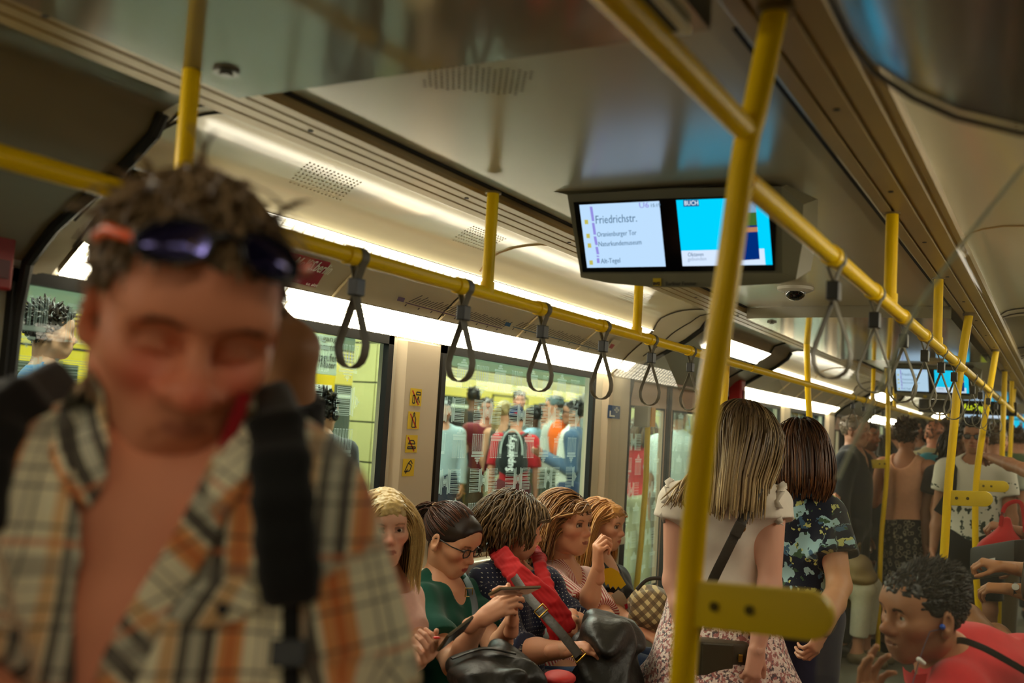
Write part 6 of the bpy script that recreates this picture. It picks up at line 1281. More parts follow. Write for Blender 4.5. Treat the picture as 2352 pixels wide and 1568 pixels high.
nk = J['neck']; A = w7['A']; MB().tube([nk + A['rt']*.088*math.cos(a) - A['fwd']*.01 + A['fwd']*.07*math.sin(a) - A['up']*(.012 + .016*abs(math.cos(a))) for a in np.linspace(-PI, PI, 25)[:-1]], .006, 8, closed=True).build('collar_band', mat('trim_white_cloth', (190,190,180), .8), w7['o'])

# ================================================================== man in the red polo
J = sit(.06, 2.86, 196, 1.76, .45, .0); c = atD(2122,1414,2.45); J['neck'] = atD(2172,1518,2.52); override(J, sL=(2200,1610,2.36), sR=(2330,1510,2.72), eL=(2120,1760,2.20), wL=(2002,1668,2.16), eR=(2330,1780,2.62), wR=(2220,1850,2.35)); J['pel'] = atD(2420,1790,2.62)
b = dict(fem=False, arm=1.0)
w8 = person('dark-haired man in a red polo leaning in from the right, hand raised', J, (176,122,88), b, dict(c=c, yaw=222, pitch=6, roll=-4, s=.97, jaw=1.0, nose=1.3, brow=1.5, beard=(.45,(44,32,24)), blush=.4, mouth=.0035, browc=(24,16,12), bw=.0042, browa=.9, iris=(30,22,16), lip=(126,74,60), lipa=.6, look=(.2,1,0)), dict(style='short', cols=((18,14,12),(52,42,34)), length=.030, n=1800, w=.0029, comb=(0,-.45,.25), up=.18, mess=.14, side=.16, hairline=.060, caph=.0035), dict(L=dict(y=(-.10,.1,.95), z=(-.75,.55,.1), curl=(.28,.22,.3,.4), spread=.12, thumb=(.75,.15), thumbdown=.5, s=1.0)), vox=(.010,.0030,.0026), seed=28)
POLO = cloth('polo_red', (206,44,50), .85); garment('polo', 'top', J, b, POLO, w8['o'], t=.013, sleeve=.7, hem=-.1, neck=('round', .078, .03), wr=(.006, 36), h=.006, flare=.01, seed=14); garment('trousers', 'pants', J, b, cloth('dark_trousers', (40,38,38)), w8['o'], t=.012, h=.017, leglen=1.95, hem=.1)
A = w8['A']; nk = J['neck']; rings = []
for lift, rad in ((-.03,.108),(.022,.092),(.060,.082),(.024,.104),(-.022,.120)): rings.append([nk + A['up']*lift + A['rt']*rad*math.cos(a) + A['fwd']*rad*.95*math.sin(a) + A['fwd']*.012 for a in np.linspace(2.0, 2.0 + 5.4, 26)])
o = MB().loft(rings).build('collar', POLO, w8['o'], smooth=60); sm = o.modifiers.new('thick', 'SOLIDIFY'); sm.thickness = .004
sp = [atD(2176,1482,2.50), atD(2205,1470,2.42), atD(2255,1486,2.38), atD(2310,1515,2.38), atD(2370,1550,2.42)]; band('shoulder_strap', sp, .016, .003, CAMH(sp[2]), mat('strap_black', (20,20,20)), None, 'thin black shoulder strap across the back of the red polo', 'strap')
e = w8['R'] @ V(-.083,.008,-.004)*.97 + w8['c']; ear = empty('earphones', e, 'blue in-ear plug with thin cable worn by the man in the red polo', 'earphones'); solid('plug', [ell(e, (.007,.007,.007)), cone(e, e + CAMH(e)*.010, .006, .007, .003)], .0018, mat('plug_blue', (20,80,190), .25), ear)
MB().tube([e + V(0,0,-.004), atD(2136,1450,2.34), atD(2124,1480,2.33), atD(2110,1520,2.32), atD(2096,1570,2.3)], .0012, 6).build('cable', mat('cable_blue', (50,56,80), .5), ear); solid('remote', [cone(atD(2110,1514,2.31), atD(2122,1523,2.31), .006, .005, .004)], .002, WHITEP, ear)
# ------------------------------------------------------------------ people farther off
HS = lambda a, b, **k: dict(style='short', cols=(a, b), length=k.pop('length', .03), n=k.pop('n', 140), w=.0105, side=.4, caph=.008, mess=.3, up=.3, comb=k.pop('comb', (0,-.2,.2)), **k)
HL = lambda a, b, L=.3, **k: dict(style=k.pop('style', 'long'), cols=(a, b), length=L, n=k.pop('n', 160), w=.0115, caph=.008, steps=9, vol=k.pop('vol', .008), **k)
BLK = ((20,16,14),(44,36,30)); BRN = ((50,34,22),(96,68,44))
def far_stand(label, px, py, d, heading, skin=(196,140,112), fem=False, hair=None, top=None, pants=None, skirt=None, hy=None, s=.97, b=None, arms=None, ground=0, hd={}, neck=('round', .085, .03), sleeve=.5, tank=False, legl=1.95, vox=(.018,.0075,.008), hands=True, top_t=.014, hem=-.1, seed=1, group=None, grow=1.0):
    c = atD(px, py, d); h = (c[2] + .125*s - ground); J = stand(c[0], c[1], heading, h); J = {k: (v + V(0,0,ground) if isinstance(v, np.ndarray) and k not in 'fr' else v) for k, v in J.items()}; J['head'] = c
    if arms: arms(J)
    bb = dict(fem=fem, g=grow, bust=.9 if fem else 0); bb.update(b or {})
    hh = {n: dict(y=nrm(J['w'+n] - J['e'+n]), z=J['r']*(1 if n == 'R' else -1), curl=(.5,.5,.55,.6)) for n in 'LR'} if hands else {}
    p = person(label, J, skin, bb, dict(dict(c=c, yaw=heading, s=s), **hd), hair, hh, vox=vox, seed=seed, eyes=vox[1] < .006)
    if top: garment('shirt', 'top', J, bb, top, p['o'], t=top_t, h=vox[0]*.95, sleeve=sleeve, neck=neck, hem=hem, flare=.008)
    if pants: garment('trousers' if legl > 1.2 else 'shorts', 'pants', J, bb, pants, p['o'], t=.015, h=vox[0]*1.2, leglen=legl, hem=.12, flare=.01)
    if skirt: garment('skirt', 'skirt', J, bb, skirt, p['o'], t=.016, h=vox[0], hem=.12, length=ground + .18, flare=.06, wr=(.008, 20))
    for n in 'LR':
        an = J['a'+n]; vs, q = sdf_mesh([cone(an - V(0,0,.035), J['t'+n], .046, .038, .03), cone(an - V(0,0,.02), an - V(0,0,.045) - J['f']*.03, .045, .042, .03)], .018); link_mesh('shoe', np_mesh('shoe', vs, q, mat('shoe_dark', (38,34,32), .5)), p['o'])
    return p, J, bb
def daypack(label, J, m, k=1.0, strapm=None, A=None, extra=None):
    u = nrm(J['neck'] - J['pel']); f = J['f']; r = J['r']; B = np.stack([r, f, u], 1); c = J['pel']*.38 + J['neck']*.62 - f*(.19*k); o = empty('backpack', c - V(0,0,.22), label, 'backpack')
    vs, q = sdf_mesh([ell(c + u*.06, (.135*k,.075,.16), B, .06), ell(c - u*.09, (.15*k,.085,.13), B, .06), ell(c - u*.08 - f*.06, (.115*k,.045,.10), B, .03)], .010); link_mesh('bag', np_mesh('bag', vs, q, m), o)
    for s in (-1, 1):
        a = c + u*.17 + r*s*.07; b_ = J['neck']*.4 + J['s'+('R' if s > 0 else 'L')]*.6 + u*.035; e = b_ + f*.10 - u*.12 ; band('strap', [a, b_ + u*.02, b_ + f*.07 - u*.02, e + f*.02, e - u*.16 - f*.02, c - u*.16 + r*s*.14], .05, .012, r*1.0 + f*.01 if False else np.cross(r, u), strapm or m, o)
    return o, c, B
# peach top, black floral skirt, seen from behind
def arm_peach(J): J['eL'] = J['sL'] + V(-.06,.02,-.30); J['wL'] = J['eL'] + V(.10,.17,.10)
p, J, bb = far_stand('woman from behind in the aisle, peach tank top and long black floral skirt', 2083, 1004, 7.6, 76, (178,120,90), True, HS((52,36,24),(92,64,42), length=.05, n=420, comb=(.2,-.5,.1)), cloth('peach_top', (226,166,132)), None, M_FLB, arms=arm_peach, sleeve=0, neck=('tank', .085, .10), vox=(.010,.006,.006), hem=.05, grow=1.0)
for s in (-1, 1): band('strap', [J['neck'] + J['r']*s*.085 - J['f']*.075 - V(0,0,.13), J['neck'] + J['r']*s*.09 - J['f']*.045 - V(0,0,.03), J['neck'] + J['r']*s*.09 + J['f']*.06 - V(0,0,.06)], .012, .004, -J['f'], mat('strap_black', (20,20,20)), p['o'])
# bald man with teal backpack
p, J, bb = far_stand('balding man in a beige tee with a teal backpack, seen from behind in the aisle', 2148, 1000, 8.4, 84, (196,128,100), False, HS((90,70,56),(120,96,76), length=.012, hairline=.2, cap=False), cloth('beige_tee', (150,138,104)), cloth('grey_trousers', (84,76,62)), grow=1.08)
daypack('teal backpack worn by the balding man in the aisle', J, cloth('teal_pack', (40,120,134)), 1.0, cloth('backpack_black', (22,22,20)))
# white tee with leaves, sunglasses, facing us
def arm_tee(J): J['wR'] = J['wR'] + J['f']*.05
p, J, bb = far_stand('young man in leaf print tee and sunglasses behind the second yellow pole', 2240, 1006, 6.8, -96, (170,118,88), False, HS(*BLK, length=.04, n=420), M_LEAF, cloth('black_shorts', (22,22,22)), legl=.85, arms=arm_tee, vox=(.011,.0058,.006), hem=-.12)
spectacles(p, 'black sunglasses on the young man in the leaf print tee', (16,16,16), .003, lens=False)
R_, c_, s_ = p['R'], p['c'], p['s']; T = lambda *q: (V(*q)*s_) @ R_.T + c_
for sx in (-1, 1): mb = MB(); mb.add([T(sx*(.033 + .022*a), .103, .008 + .0165*b_) for a, b_ in ((-1,-.5),(-.9,.8),(0,1),(.95,.8),(1,-.2),(.6,-1),(-.5,-1))], [tuple(range(7))]); mb.build('dark_lens', mat('lens_black', (10,10,10), .1), bpy.data.objects[[o.name for o in bpy.data.objects if o.name.startswith('spectacles')][-1]], fix=False)
o = empty('backpack', J['sR'], 'black backpack strap over the shoulder of the young man in the leaf print tee', 'backpack'); q = J['sR']*.65 + J['neck']*.35; band('strap', [q - J['f']*.12 - V(0,0,.05), q + V(0,0,.055), q + J['f']*.11 - V(0,0,.03), q + J['f']*.145 - V(0,0,.17), q + J['f']*.12 - V(0,0,.32) + J['r']*.08], .065, .014, J['f'], cloth('backpack_black', (22,22,20)), o); B_ = np.stack([J['r'], J['f'], V(0,0,1)], 1); vs, qq = sdf_mesh([ell(J['pel']*.4 + J['neck']*.6 - J['f']*.19, (.14,.08,.2), B_, .05)], .012); link_mesh('bag', np_mesh('bag', vs, qq, cloth('backpack_black', (22,22,20))), o)
# others in the aisle
p, J, bb = far_stand('man in a pale blue-grey tee with a slung strap, back turned, near the right poles', 2288, 1014, 7.9, 70, (186,130,100), False, HS((70,50,34),(110,84,58)), cloth('pale_tee', (168,172,158)), cloth('khaki_trousers', (120,104,74)), vox=(.012,.0065,.006)); band('strap', [J['sR'] + V(0,0,.05) - J['f']*.0, J['neck']*.6 + J['pel']*.4 - J['f']*.125, J['pel'] + V(0,0,.1) - J['f']*.12 - J['r']*.12], .03, .006, -J['f'], cloth('backpack_black', (22,22,20)), p['o'])
far_stand('person with big dark curly hair between the aisle poles', 2204, 1028, 7.4, -70, (120,82,60), True, HL(*BLK, .16, style='bob', wave=.008, vol=.03), cloth('dark_top', (44,40,40)), cloth('dark_trousers', (40,38,38)), vox=(.016,.007,.007))
def arm_hold(J): J['eL'] = J['sL'] + V(-.10,-.12,-.19); J['wL'] = atD(2268,1056,6.22)
J = stand(-.02, 5.35, 150, 1.74); J['sL'] = atD(2440,1130,5.2); J['sR'] = J['sL'] + V(.22,.28,.02); J['neck'] = (J['sL'] + J['sR'])/2 + V(0,0,.09); J['head'] = J['neck'] + V(-.02,.0,.15); J['pel'] = V(*((J['sL'] + J['sR'])/2)[:2], .93); J['eL'] = atD(2352,1078,5.75); J['wL'] = atD(2276,1050,6.20); J['eR'] = J['sR'] + V(.03,0,-.28); J['wR'] = J['eR'] + V(0,.05,-.24)
for n, s in (('L',-1),('R',1)):
    dv = J['r']*s*.09; J['h'+n] = J['pel'] + dv; J['k'+n] = V(*(J['pel'] + dv)[:2], .49); J['a'+n] = V(*(J['pel'] + dv)[:2], .085); J['t'+n] = J['a'+n] + J['f']*.14 - V(0,0,.05)
p = person('person at the right edge whose bare arm holds a yellow pole', J, (172,118,84), dict(fem=False), dict(yaw=150), HS(*BRN), dict(L=dict(y=J['wL'] - J['eL'], z=V(.2,-.3,.9), curl=(.85,.85,.9,.9), thumb=(.8,.7))), vox=(.010,.006,.004), eyes=False); garment('tee', 'top', J, MAN, cloth('dark_top', (44,40,40)), p['o'], t=.012, h=.011, sleeve=.4, hem=-.1); garment('trousers', 'pants', J, MAN, cloth('dark_trousers', (40,38,38)), p['o'], t=.012, h=.014, leglen=1.95, hem=.1)
# men by the second doors
far_stand('grey-haired man in a dark suit by the far left doors, head bowed to the right', 1964, 992, 7.5, -8, (176,128,104), False, HS((120,104,88),(160,146,126), length=.015, hairline=.085), cloth('dark_suit', (34,36,40)), cloth('dark_suit', (34,36,40)), sleeve=1.95, neck=('v', .07, .16), hem=-.25, top_t=.02)
far_stand('bearded man in profile beside the grey-haired man in the suit', 1990, 1004, 8.0, -20, (150,100,74), False, HS(*BLK), cloth('dark_jacket', (46,44,42)), cloth('dark_trousers', (40,38,38)), sleeve=1.9, hd=dict(beard=(.9,(30,22,18))))
far_stand('woman with dark hair facing away left of the peach top', 2018, 1030, 9.3, 95, (180,130,100), True, HL(*BLK, .3), cloth('navy_top', (40,46,66)), cloth('dark_trousers', (40,38,38)))
cr = [(2052,1005,10.6,80,'brown-haired passenger directly behind the peach top',BRN,(70,70,74)),(2108,985,11.6,-90,'distant passenger in a grey top under the second screen',BLK,(96,92,84)),(2174,992,11.2,95,'distant passenger in a white top right of the bald man',BRN,(180,172,150)),(2220,985,12.6,85,'distant dark-haired passenger in an olive shirt beyond the second pole',BLK,(84,84,56)),(2262,1000,11.5,-80,'distant passenger in a maroon top between the two right poles',BRN,(96,44,40)),(2312,1008,10.8,100,'passenger in a dark grey jacket near the right edge',BLK,(54,54,54)),(2338,1012,9.6,90,'passenger in a green shirt at the extreme right edge',BRN,(74,96,66)),(2300,985,14.0,80,'farthest passenger in a blue shirt under the small screens',BLK,(60,80,110))]
for k, (px, py, d, hd_, lb, hc, tc) in enumerate(cr): far_stand(lb, px, py, d, hd_, ((190,136,108),(150,104,80))[k % 2], k % 3 == 1, HS(*hc, n=160) if k % 3 != 1 else HL(*hc, .25, n=160), cloth('crowd_%d' % k, tc), cloth('dark_trousers', (40,38,38)), vox=(.024,.011,.012), seed=k+3)
# seated on the far left bench: cap, white trousers; jeans neighbour
J = sit(-1.70, 7.72, -6, 1.68); J['head'] = atD(1900,1112,7.55); J['eR'] = J['sR'] + V(.06,-.04,-.26); J['wR'] = atD(1918,1168,7.2); b = dict(fem=True, bust=.7); p = person('seated passenger in black cap and white trousers beyond the floral woman', J, (186,128,98), b, dict(c=J['head'], yaw=-5, pitch=14), HL(*BLK, .2), dict(R=dict(y=(.1,-.1,1), z=(.2,-.9,0), curl=(.9,.9,1,1))), vox=(.012,.006,.005), seed=31); garment('blouse', 'top', J, b, cloth('white_shirt', (206,196,176)), p['o'], t=.014, h=.012, sleeve=1.6, hem=-.2); garment('trousers', 'pants', J, b, cloth('white_trousers', (206,198,172)), p['o'], t=.016, h=.011, leglen=1.75, hem=.1)
for n in 'LR': an = J['a'+n]; vs, q = sdf_mesh([cone(an - V(0,0,.035), J['t'+n] + J['f']*.03, .045, .036, .03), cone(an - V(0,0,.03), an - V(0,0,.045) - J['f']*.03, .043, .04, .03)], .008); link_mesh('shoe', np_mesh('shoe', vs, q, mat('shoe_tan', (110,92,62), .6)), p['o'])
R_, c_ = p['R'], p['c']; T = lambda *q: V(*q) @ R_.T + c_; o = empty('cap', T(0,0,.1), 'black baseball cap with red peak on the seated passenger with white trousers', 'cap'); vs, q = sdf_mesh([ell((0,-.014,.055), (.085,.106,.085), k=.01), half((0,0,.045), (0,-.1,-1), .004)], .006); link_mesh('crown', np_mesh('crown', vs @ R_.T + c_, q, cloth('cap_black', (24,22,22))), o); vs, q = sdf_mesh([ell((0,.118,.045), (.062,.060,.007), Rx(-.15), k=.01)], .0045); link_mesh('peak', np_mesh('peak', vs @ R_.T + c_, q, cloth('cap_red', (190,40,44))), o); vs, q = sdf_mesh([ell((0,.088,.085), (.028,.012,.02), k=.004)], .004); link_mesh('badge', np_mesh('badge', vs @ R_.T + c_, q, cloth('cap_red', (190,40,44))), o)
tb = V(-1.30, 7.62, .66); bgo = empty('handbag', tb - V(0,0,.12), 'tan canvas bag on the lap of the seated passenger with white trousers', 'bag'); vs, q = sdf_mesh([ell(tb + V(0,0,.0), (.10,.15,.10), Rz(.1), .05), ell(tb - V(0,0,.06), (.13,.17,.06), Rz(.1), .05)], .010, wr=(.010, 24, 5)); link_mesh('body', np_mesh('body', vs, q, mat('canvas_tan', (140,116,80), .85)), bgo); band('handle', [tb + V(-.02,-.1,.09), tb + V(.0,-.05,.17), tb + V(.0,.05,.17), tb + V(-.02,.1,.09)], .02, .006, (1,0,0), mat('canvas_tan'), bgo)
J = sit(-1.70, 8.35, 2, 1.74); b = dict(fem=False); p = person('seated passenger in blue jeans and dark sweater next to the white trousers', J, (180,126,96), b, dict(yaw=10, pitch=20), HS(*BRN), {n: dict(y=J['w'+n] - J['e'+n], z=V(0,0,1)) for n in 'LR'}, vox=(.014,.007,.007)); garment('sweater', 'top', J, b, cloth('dark_sweater', (52,46,44)), p['o'], t=.016, h=.013, sleeve=1.9, hem=-.2); garment('jeans', 'pants', J, b, cloth('jeans_far', (40,60,104)), p['o'], t=.016, h=.012, leglen=1.92, hem=.1)
for n in 'LR': an = J['a'+n]; vs, q = sdf_mesh([cone(an - V(0,0,.035), J['t'+n] + J['f']*.03, .045, .036, .03), cone(an - V(0,0,.03), an - V(0,0,.045) - J['f']*.03, .043, .04, .03)], .010); link_mesh('shoe', np_mesh('shoe', vs, q, mat('shoe_dark', (38,34,32), .5)), p['o'])
# seated on the right: dark floral dress with crossed legs, and red bag
J = sit(.02, 4.36, 176, 1.66); b = dict(fem=True, bust=1.0, leg=1.1); J['kL'] = atD(2222,1420,4.25); J['kR'] = J['kL'] + V(.10,.22,-.10); J['aL'] = J['kL'] + V(.06,.12,-.40); J['aR'] = V(J['kR'][0] + .02, J['kR'][1], .08); J['tL'] = J['aL'] + V(-.12,.02,-.08); J['tR'] = J['aR'] + V(-.14,.0,-.05); J['wR'] = atD(2300,1300,4.3); J['eR'] = J['wR'] + V(.2,.08,-.02); J['wL'] = atD(2316,1352,4.05); J['eL'] = J['wL'] + V(.2,.0,-.03)
p = person('seated woman at the right edge with crossed bare legs and dark floral dress', J, (176,124,84), b, dict(yaw=176), HL(*BRN, .3), dict(L=dict(y=(-.9,.2,-.1), z=(0,-.5,.8), curl=(.5,.5,.5,.5)), R=dict(y=(-.9,-.1,.1), z=(0,-.4,.9), curl=(.7,.7,.7,.7))), vox=(.010,.006,.004), eyes=False); garment('dress', 'top', J, b, M_FLB, p['o'], t=.014, h=.010, sleeve=.8, hem=-.3); garment('dress_skirt', 'shorts', J, b, M_FLB, p['o'], t=.018, h=.010, leglen=.45, hem=.12)
q = J['wL']; MB().tube([q + V(.02,0,0), q + V(.034,0,0)], .029, 16).build('watch_strap', mat('watch_black', (20,20,20), .5), p['o'], smooth=40); MB().tube([q + V(.027,-.024,.012), q + V(.027,-.032,.016)], .014, 14).build('watch_face', mat('watch_face', (220,220,210), .2), p['o'])
hb = atD(2292,1285,4.6); o = empty('handbag', hb - V(0,0,.1), 'dark grey handbag with a pale tag on the lap at the right edge', 'bag'); MB().obox(hb, nrm(V(.9,-.4,.3)), nrm(V(.4,.9,0)), V(0,0,1), .11, .06, .075).build('body', mat('bag_grey', (60,60,56), .5), o, bevel=.015, smooth=40); q = hb - nrm(V(.4,.9,0))*.063; MB().obox(q, nrm(V(.9,-.4,.3)), nrm(V(.4,.9,0)), V(0,0,1), .02, .002, .008).build('tag', WHITEP, o)
J = sit(.02, 5.0, 178, 1.72); J['wL'] = atD(2320,1215,5.0); J['eL'] = J['wL'] + V(.22,.05,-.06); p = person('seated passenger at the right edge holding a red bag, mostly outside the picture', J, (150,104,76), dict(fem=False), dict(yaw=178), HS(*BRN), dict(L=dict(y=(-.9,.1,.1), z=(0,-.4,.9), curl=(.8,.8,.8,.8))), vox=(.013,.008,.005), eyes=False); garment('shirt', 'top', J, MAN, cloth('maroon', (92,40,38)), p['o'], t=.014, h=.012, sleeve=1.2, hem=-.2); garment('trousers', 'pants', J, MAN, cloth('dark_trousers', (40,38,38)), p['o'], t=.014, h=.013, leglen=1.95, hem=.1)
rb = atD(2298,1262,5.0); o = empty('red_bag', rb - V(0,0,.1), 'red cloth bag with loop handles held at the right edge', 'bag'); vs, q = sdf_mesh([ell(rb - V(0,0,.02), (.12,.10,.10), None, .05), cone(rb + V(.0,0,.03), rb + V(.03,0,.15), .05, .02, .04)], .009, wr=(.008, 40, 2)); link_mesh('body', np_mesh('body', vs, q, cloth('bag_red', (190,36,38))), o); band('handle', [rb + V(.0,-.03,.12), rb + V(.02,-.03,.22), rb + V(.09,-.03,.24), rb + V(.11,-.03,.10)], .02, .006, (0,1,0), cloth('bag_red', (190,36,38)), o)
bt = atD(2340,1492,2.75); o = empty('bottle', bt - V(0,0,.1), 'clear plastic bottle with yellow drink tilted at the right edge behind the red polo', 'bottle'); d = nrm(V(-.6,.1,-.6)); MB().tube([bt - d*.06, bt - d*.045, bt - d*.03, bt + d*.0, bt + d*.12], [.012,.012,.026,.032,.032], 20).build('body', mat('bottle_plastic', (200,170,80), .12, trans=.6), o, smooth=50); MB().tube([bt - d*.075, bt - d*.058], .0145, 16).build('cap', mat('cap_white', (220,220,210), .4), o, smooth=40); MB().tube([bt + d*.03, bt + d*.09], .0328, 20).build('paper_band', mat('band_yellow', (200,160,40), .5), o, smooth=50)
# ------------------------------------------------------------------ people on the platform
PV = (.026,.009,.011); G0 = -.02
def plat(label, px, py, d, hdg, **k): return far_stand(label, px, py, d, hdg, ground=G0, vox=PV, **k)
TOCAM = -58
plat('man in a pale denim jacket on the platform, leftmost in the second window', 1019, 946, 10.7, TOCAM + 5, skin=(176,124,96), hair=HS(*BLK), top=cloth('pale_denim', (150,166,168)), pants=cloth('navy_shorts', (40,44,56)), legl=1.0, sleeve=1.9, hem=-.3, hd=dict(beard=(.5,(40,30,24))))
plat('tall man in a dark jacket on the platform, back turned', 1088, 914, 11.8, 118, skin=(120,84,64), hair=HS(*BLK), top=cloth('dark_brown_jacket', (44,38,34)), pants=cloth('dark_trousers', (40,38,38)), sleeve=1.95, hem=-.3, grow=.96)
p, J, bb = plat('young man with glasses and dark red checked shirt on the platform', 1118, 940, 11.2, TOCAM, skin=(200,140,116), hair=HS((50,36,26),(84,62,44)), top=cloth('dark_red_shirt', (110,34,40)), pants=cloth('grey_trousers', (84,76,62)), hd=dict(s=.95)); spectacles(p, 'dark glasses of the young man in the dark red shirt on the platform', (30,30,32), .003, lens=False); band('lanyard', [J['neck'] + J['r']*.06 + J['f']*.05, J['neck'] + J['f']*.15 - V(0,0,.2), J['neck'] - J['r']*.06 + J['f']*.05], .014, .004, J['f'], cloth('lanyard', (150,120,170)), p['o'])
plat('girl with blonde ponytail in a dark sleeveless top on the platform, back turned', 1160, 948, 11.0, 92, skin=(216,160,126), fem=True, hair=dict(style='ponytail', cols=((150,126,80),(206,184,130)), length=.3, n=200, nt=80, w=.009, caph=.008), top=cloth('olive_top', (66,62,48)), pants=cloth('beige_slacks', (176,172,140)), sleeve=0, neck=('tank', .08, .06))
p, J, bb = plat('boy in a red tee and blue cap with a big black backpack on the platform', 1187, 962, 10.2, 112, skin=(200,140,112), hair=HS((40,30,22),(60,46,34)), top=cloth('red_tee', (186,36,44)), pants=cloth('maroon_shorts', (100,40,44)), legl=1.1, sleeve=.9, grow=.92)
R_, c_ = p['R'], p['c']; o = empty('cap', c_ + V(0,0,.06), 'navy blue cap with a red emblem on the boy with the black backpack', 'cap'); vs, q = sdf_mesh([ell((0,-.014,.052), (.086,.107,.088), k=.01), half((0,0,.03), (0,.15,-1), .004)], .007); link_mesh('crown', np_mesh('crown', (vs*.97) @ R_.T + c_, q, cloth('cap_navy', (22,44,92))), o); vs, q = sdf_mesh([ell((0,.12,.035), (.06,.06,.008), k=.01)], .006); link_mesh('peak', np_mesh('peak', (vs*.97) @ R_.T + c_, q, cloth('cap_navy', (22,44,92))), o); vs, q = sdf_mesh([ell((0,-.118,.06), (.022,.008,.012), k=.004)], .005); link_mesh('emblem', np_mesh('emblem', (vs*.97) @ R_.T + c_, q, cloth('emblem_red', (190,30,40))), o)
o, bc, B = daypack('black backpack with big white lettering on the boy with the blue cap', J, cloth('pack_black', (26,28,28)), 1.1); n = -J['f']; ez = nrm(n + V(0,0,.0)); exx = V(0,0,1); eyy = -nrm(np.cross(V(0,0,1), ez))*-1; eyy = np.cross(ez, exx); text_mesh('Superdry.', .105, exx, eyy, bc + n*.128 - V(0,0,.17) - eyy*.03, 'lettering', mat('print_white', (235,235,230)), o, width=.36, bold=.0015)
MB().tube([bc + n*.08 + J['r']*.11*math.cos(a) + V(0,0,.02 + .22*math.sin(a)) for a in np.linspace(-.1, PI + .1, 16)], .008, 6).build('zip_piping', mat('piping_grey', (170,180,172), .6), o)
plat('young man with short dark hair in the centre of the platform group', 1193, 922, 12.6, TOCAM, skin=(206,146,122), hair=HS((36,28,22),(66,52,40), length=.04), top=cloth('grey_tee', (120,124,120)), pants=cloth('dark_trousers', (40,38,38)))
plat('dark-skinned man in a light blue shirt on the platform right of the backpack', 1224, 958, 11.6, 190, skin=(92,60,44), hair=HS(*BLK), top=cloth('light_blue_shirt', (160,196,214)), pants=cloth('beige_slacks', (176,172,140)), sleeve=.9)
plat('boy with tousled brown hair standing behind the light blue shirt', 1250, 950, 13.0, TOCAM, skin=(206,146,118), hair=HS((84,52,32),(130,86,54)), top=cloth('cream_tee', (196,196,180)), pants=cloth('dark_trousers', (40,38,38)))
p, J, bb = plat('man in a grey cap and pale tee with crossed arms on the platform', 1272, 936, 11.0, 215, skin=(196,140,112), hair=HS((60,48,38),(90,72,56)), top=cloth('pale_grey_tee', (176,180,168)), pants=cloth('green_trousers', (70,78,64)), arms=lambda J: J.update(wR=J['pel'] + V(0,0,.28) + J['f']*.22, wL=J['pel'] + V(0,0,.25) + J['f']*.2)); R_, c_ = p['R'], p['c']; o = empty('cap', c_ + V(0,0,.06), 'grey cap on the man with the pale tee on the platform', 'cap'); vs, q = sdf_mesh([ell((0,-.014,.052), (.086,.107,.088), k=.01), half((0,0,.03), (0,-.1,-1), .004)], .007); link_mesh('crown', np_mesh('crown', (vs*.97) @ R_.T + c_, q, cloth('cap_grey', (104,122,124))), o); vs, q = sdf_mesh([ell((0,.12,.035), (.06,.06,.008), k=.01)], .006); link_mesh('peak', np_mesh('peak', (vs*.97) @ R_.T + c_, q, cloth('cap_grey', (104,122,124))), o)
p, J, bb = plat('man in blue denim jacket and sunglasses on the platform, profile to the left', 1316, 950, 9.8, 205, skin=(160,110,84), hair=HS(*BLK, length=.04), top=cloth('denim_jacket', (62,84,108)), pants=cloth('blue_jeans', (50,66,96)), sleeve=1.95, hem=-.25, arms=lambda J: J.update(wR=J['pel'] + V(0,0,.3) + J['f']*.3, wL=J['pel'] + V(0,0,.28) + J['f']*.28)); spectacles(p, 'black sunglasses of the man in the denim jacket on the platform', (16,16,16), .004, lens=False); garment('undershirt', 'top', J, bb, cloth('white_tee', (214,214,200)), p['o'], t=.021, h=.014, sleeve=0, hem=-.28, cutb=half(J['neck'] + J['f']*.03, -J['f'], .01))
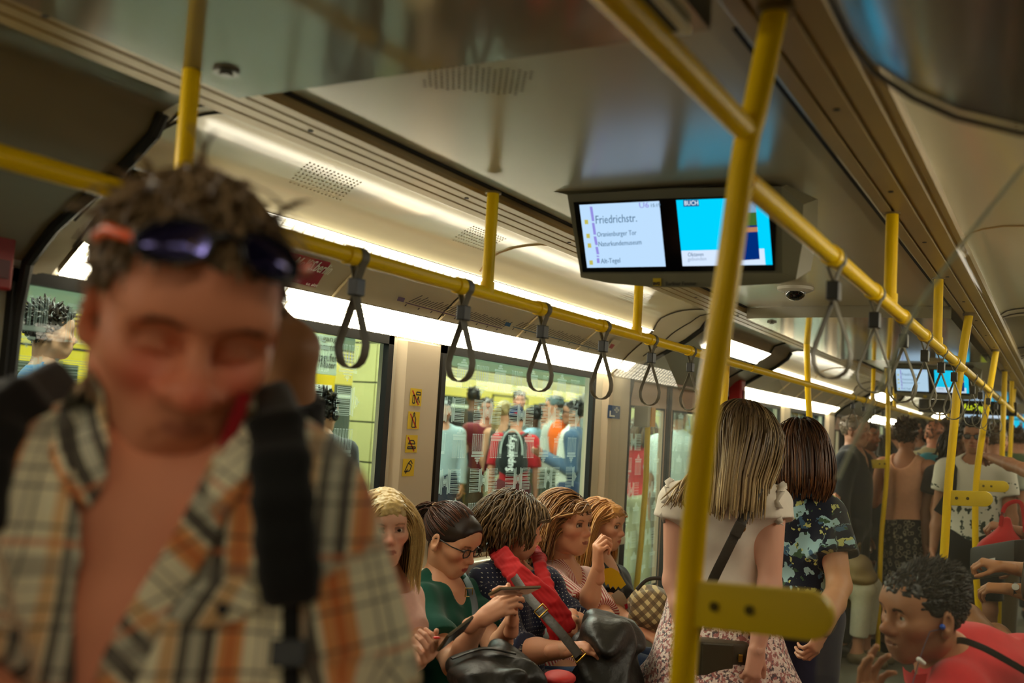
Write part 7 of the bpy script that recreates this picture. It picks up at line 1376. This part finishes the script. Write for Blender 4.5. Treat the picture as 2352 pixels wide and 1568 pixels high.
ob = atD(1284,1000,9.9); vs, q = sdf_mesh([ell(ob, (.11,.10,.16), None, .05), ell(ob + V(0,0,-.12), (.09,.09,.12), None, .05)], .014, wr=(.01, 22, 4)); oo = link_mesh('shopping_bag', np_mesh('shopping_bag', vs - ob, q, cloth('orange_bag', (236,104,30))), None, ob); tag(oo, 'bright orange bag carried by the man in the denim jacket on the platform', 'bag')
plat('passenger in a white cap at the right end of the second window', 1346, 934, 12.2, 60, skin=(190,140,112), hair=HS((180,172,160),(210,204,190), length=.05), top=cloth('grey_tee', (120,124,120)), pants=cloth('dark_trousers', (40,38,38)))
p, J, bb = plat('person with dark hair and headphones on the platform, seen through the first window', 742, 952, 5.9, 100, skin=(170,120,92), hair=HS(*BLK, length=.05, n=420), top=cloth('dark_top', (44,40,40)), pants=cloth('dark_trousers', (40,38,38))); R_, c_ = p['R'], p['c']; T = lambda *q: V(*q) @ R_.T + c_; o = empty('headphones', T(0,0,0), 'black over-ear headphones on the person in the first window', 'headphones'); MB().tube([T(.092*math.cos(a), -.01, .02 + .125*math.sin(a)) for a in np.linspace(0, PI, 17)], .008, 8).build('band', mat('screen_black'), o, smooth=60)
for sx in (-1, 1): solid('ear_cup', [ell(T(sx*.09,-.01,.0), (.018,.032,.036), R_, .01)], .006, mat('screen_black'), o)
plat('dark-haired person in a blue top on the platform left of the plaid man', 116, 768, 4.6, 60, skin=(180,130,100), hair=HS((40,30,26),(70,56,48), length=.06, n=400), top=cloth('blue_top', (60,110,150)), pants=cloth('dark_trousers', (40,38,38)))
plat('man in a white shirt seen through the left door glass, back turned', 1556, 958, 8.6, 80, skin=(176,130,104), hair=HS((90,84,78),(130,124,116)), top=cloth('white_polo', (196,206,204)), pants=cloth('grey_trousers', (84,76,62)), sleeve=.8, grow=1.08)
plat('woman with a red top seen through the narrow gap of the left door glass', 1478, 985, 9.5, 60, skin=(190,140,112), fem=True, hair=HL(*BRN, .25, n=160), top=cloth('red_tee', (186,36,44)), pants=cloth('beige_slacks', (176,172,140)))
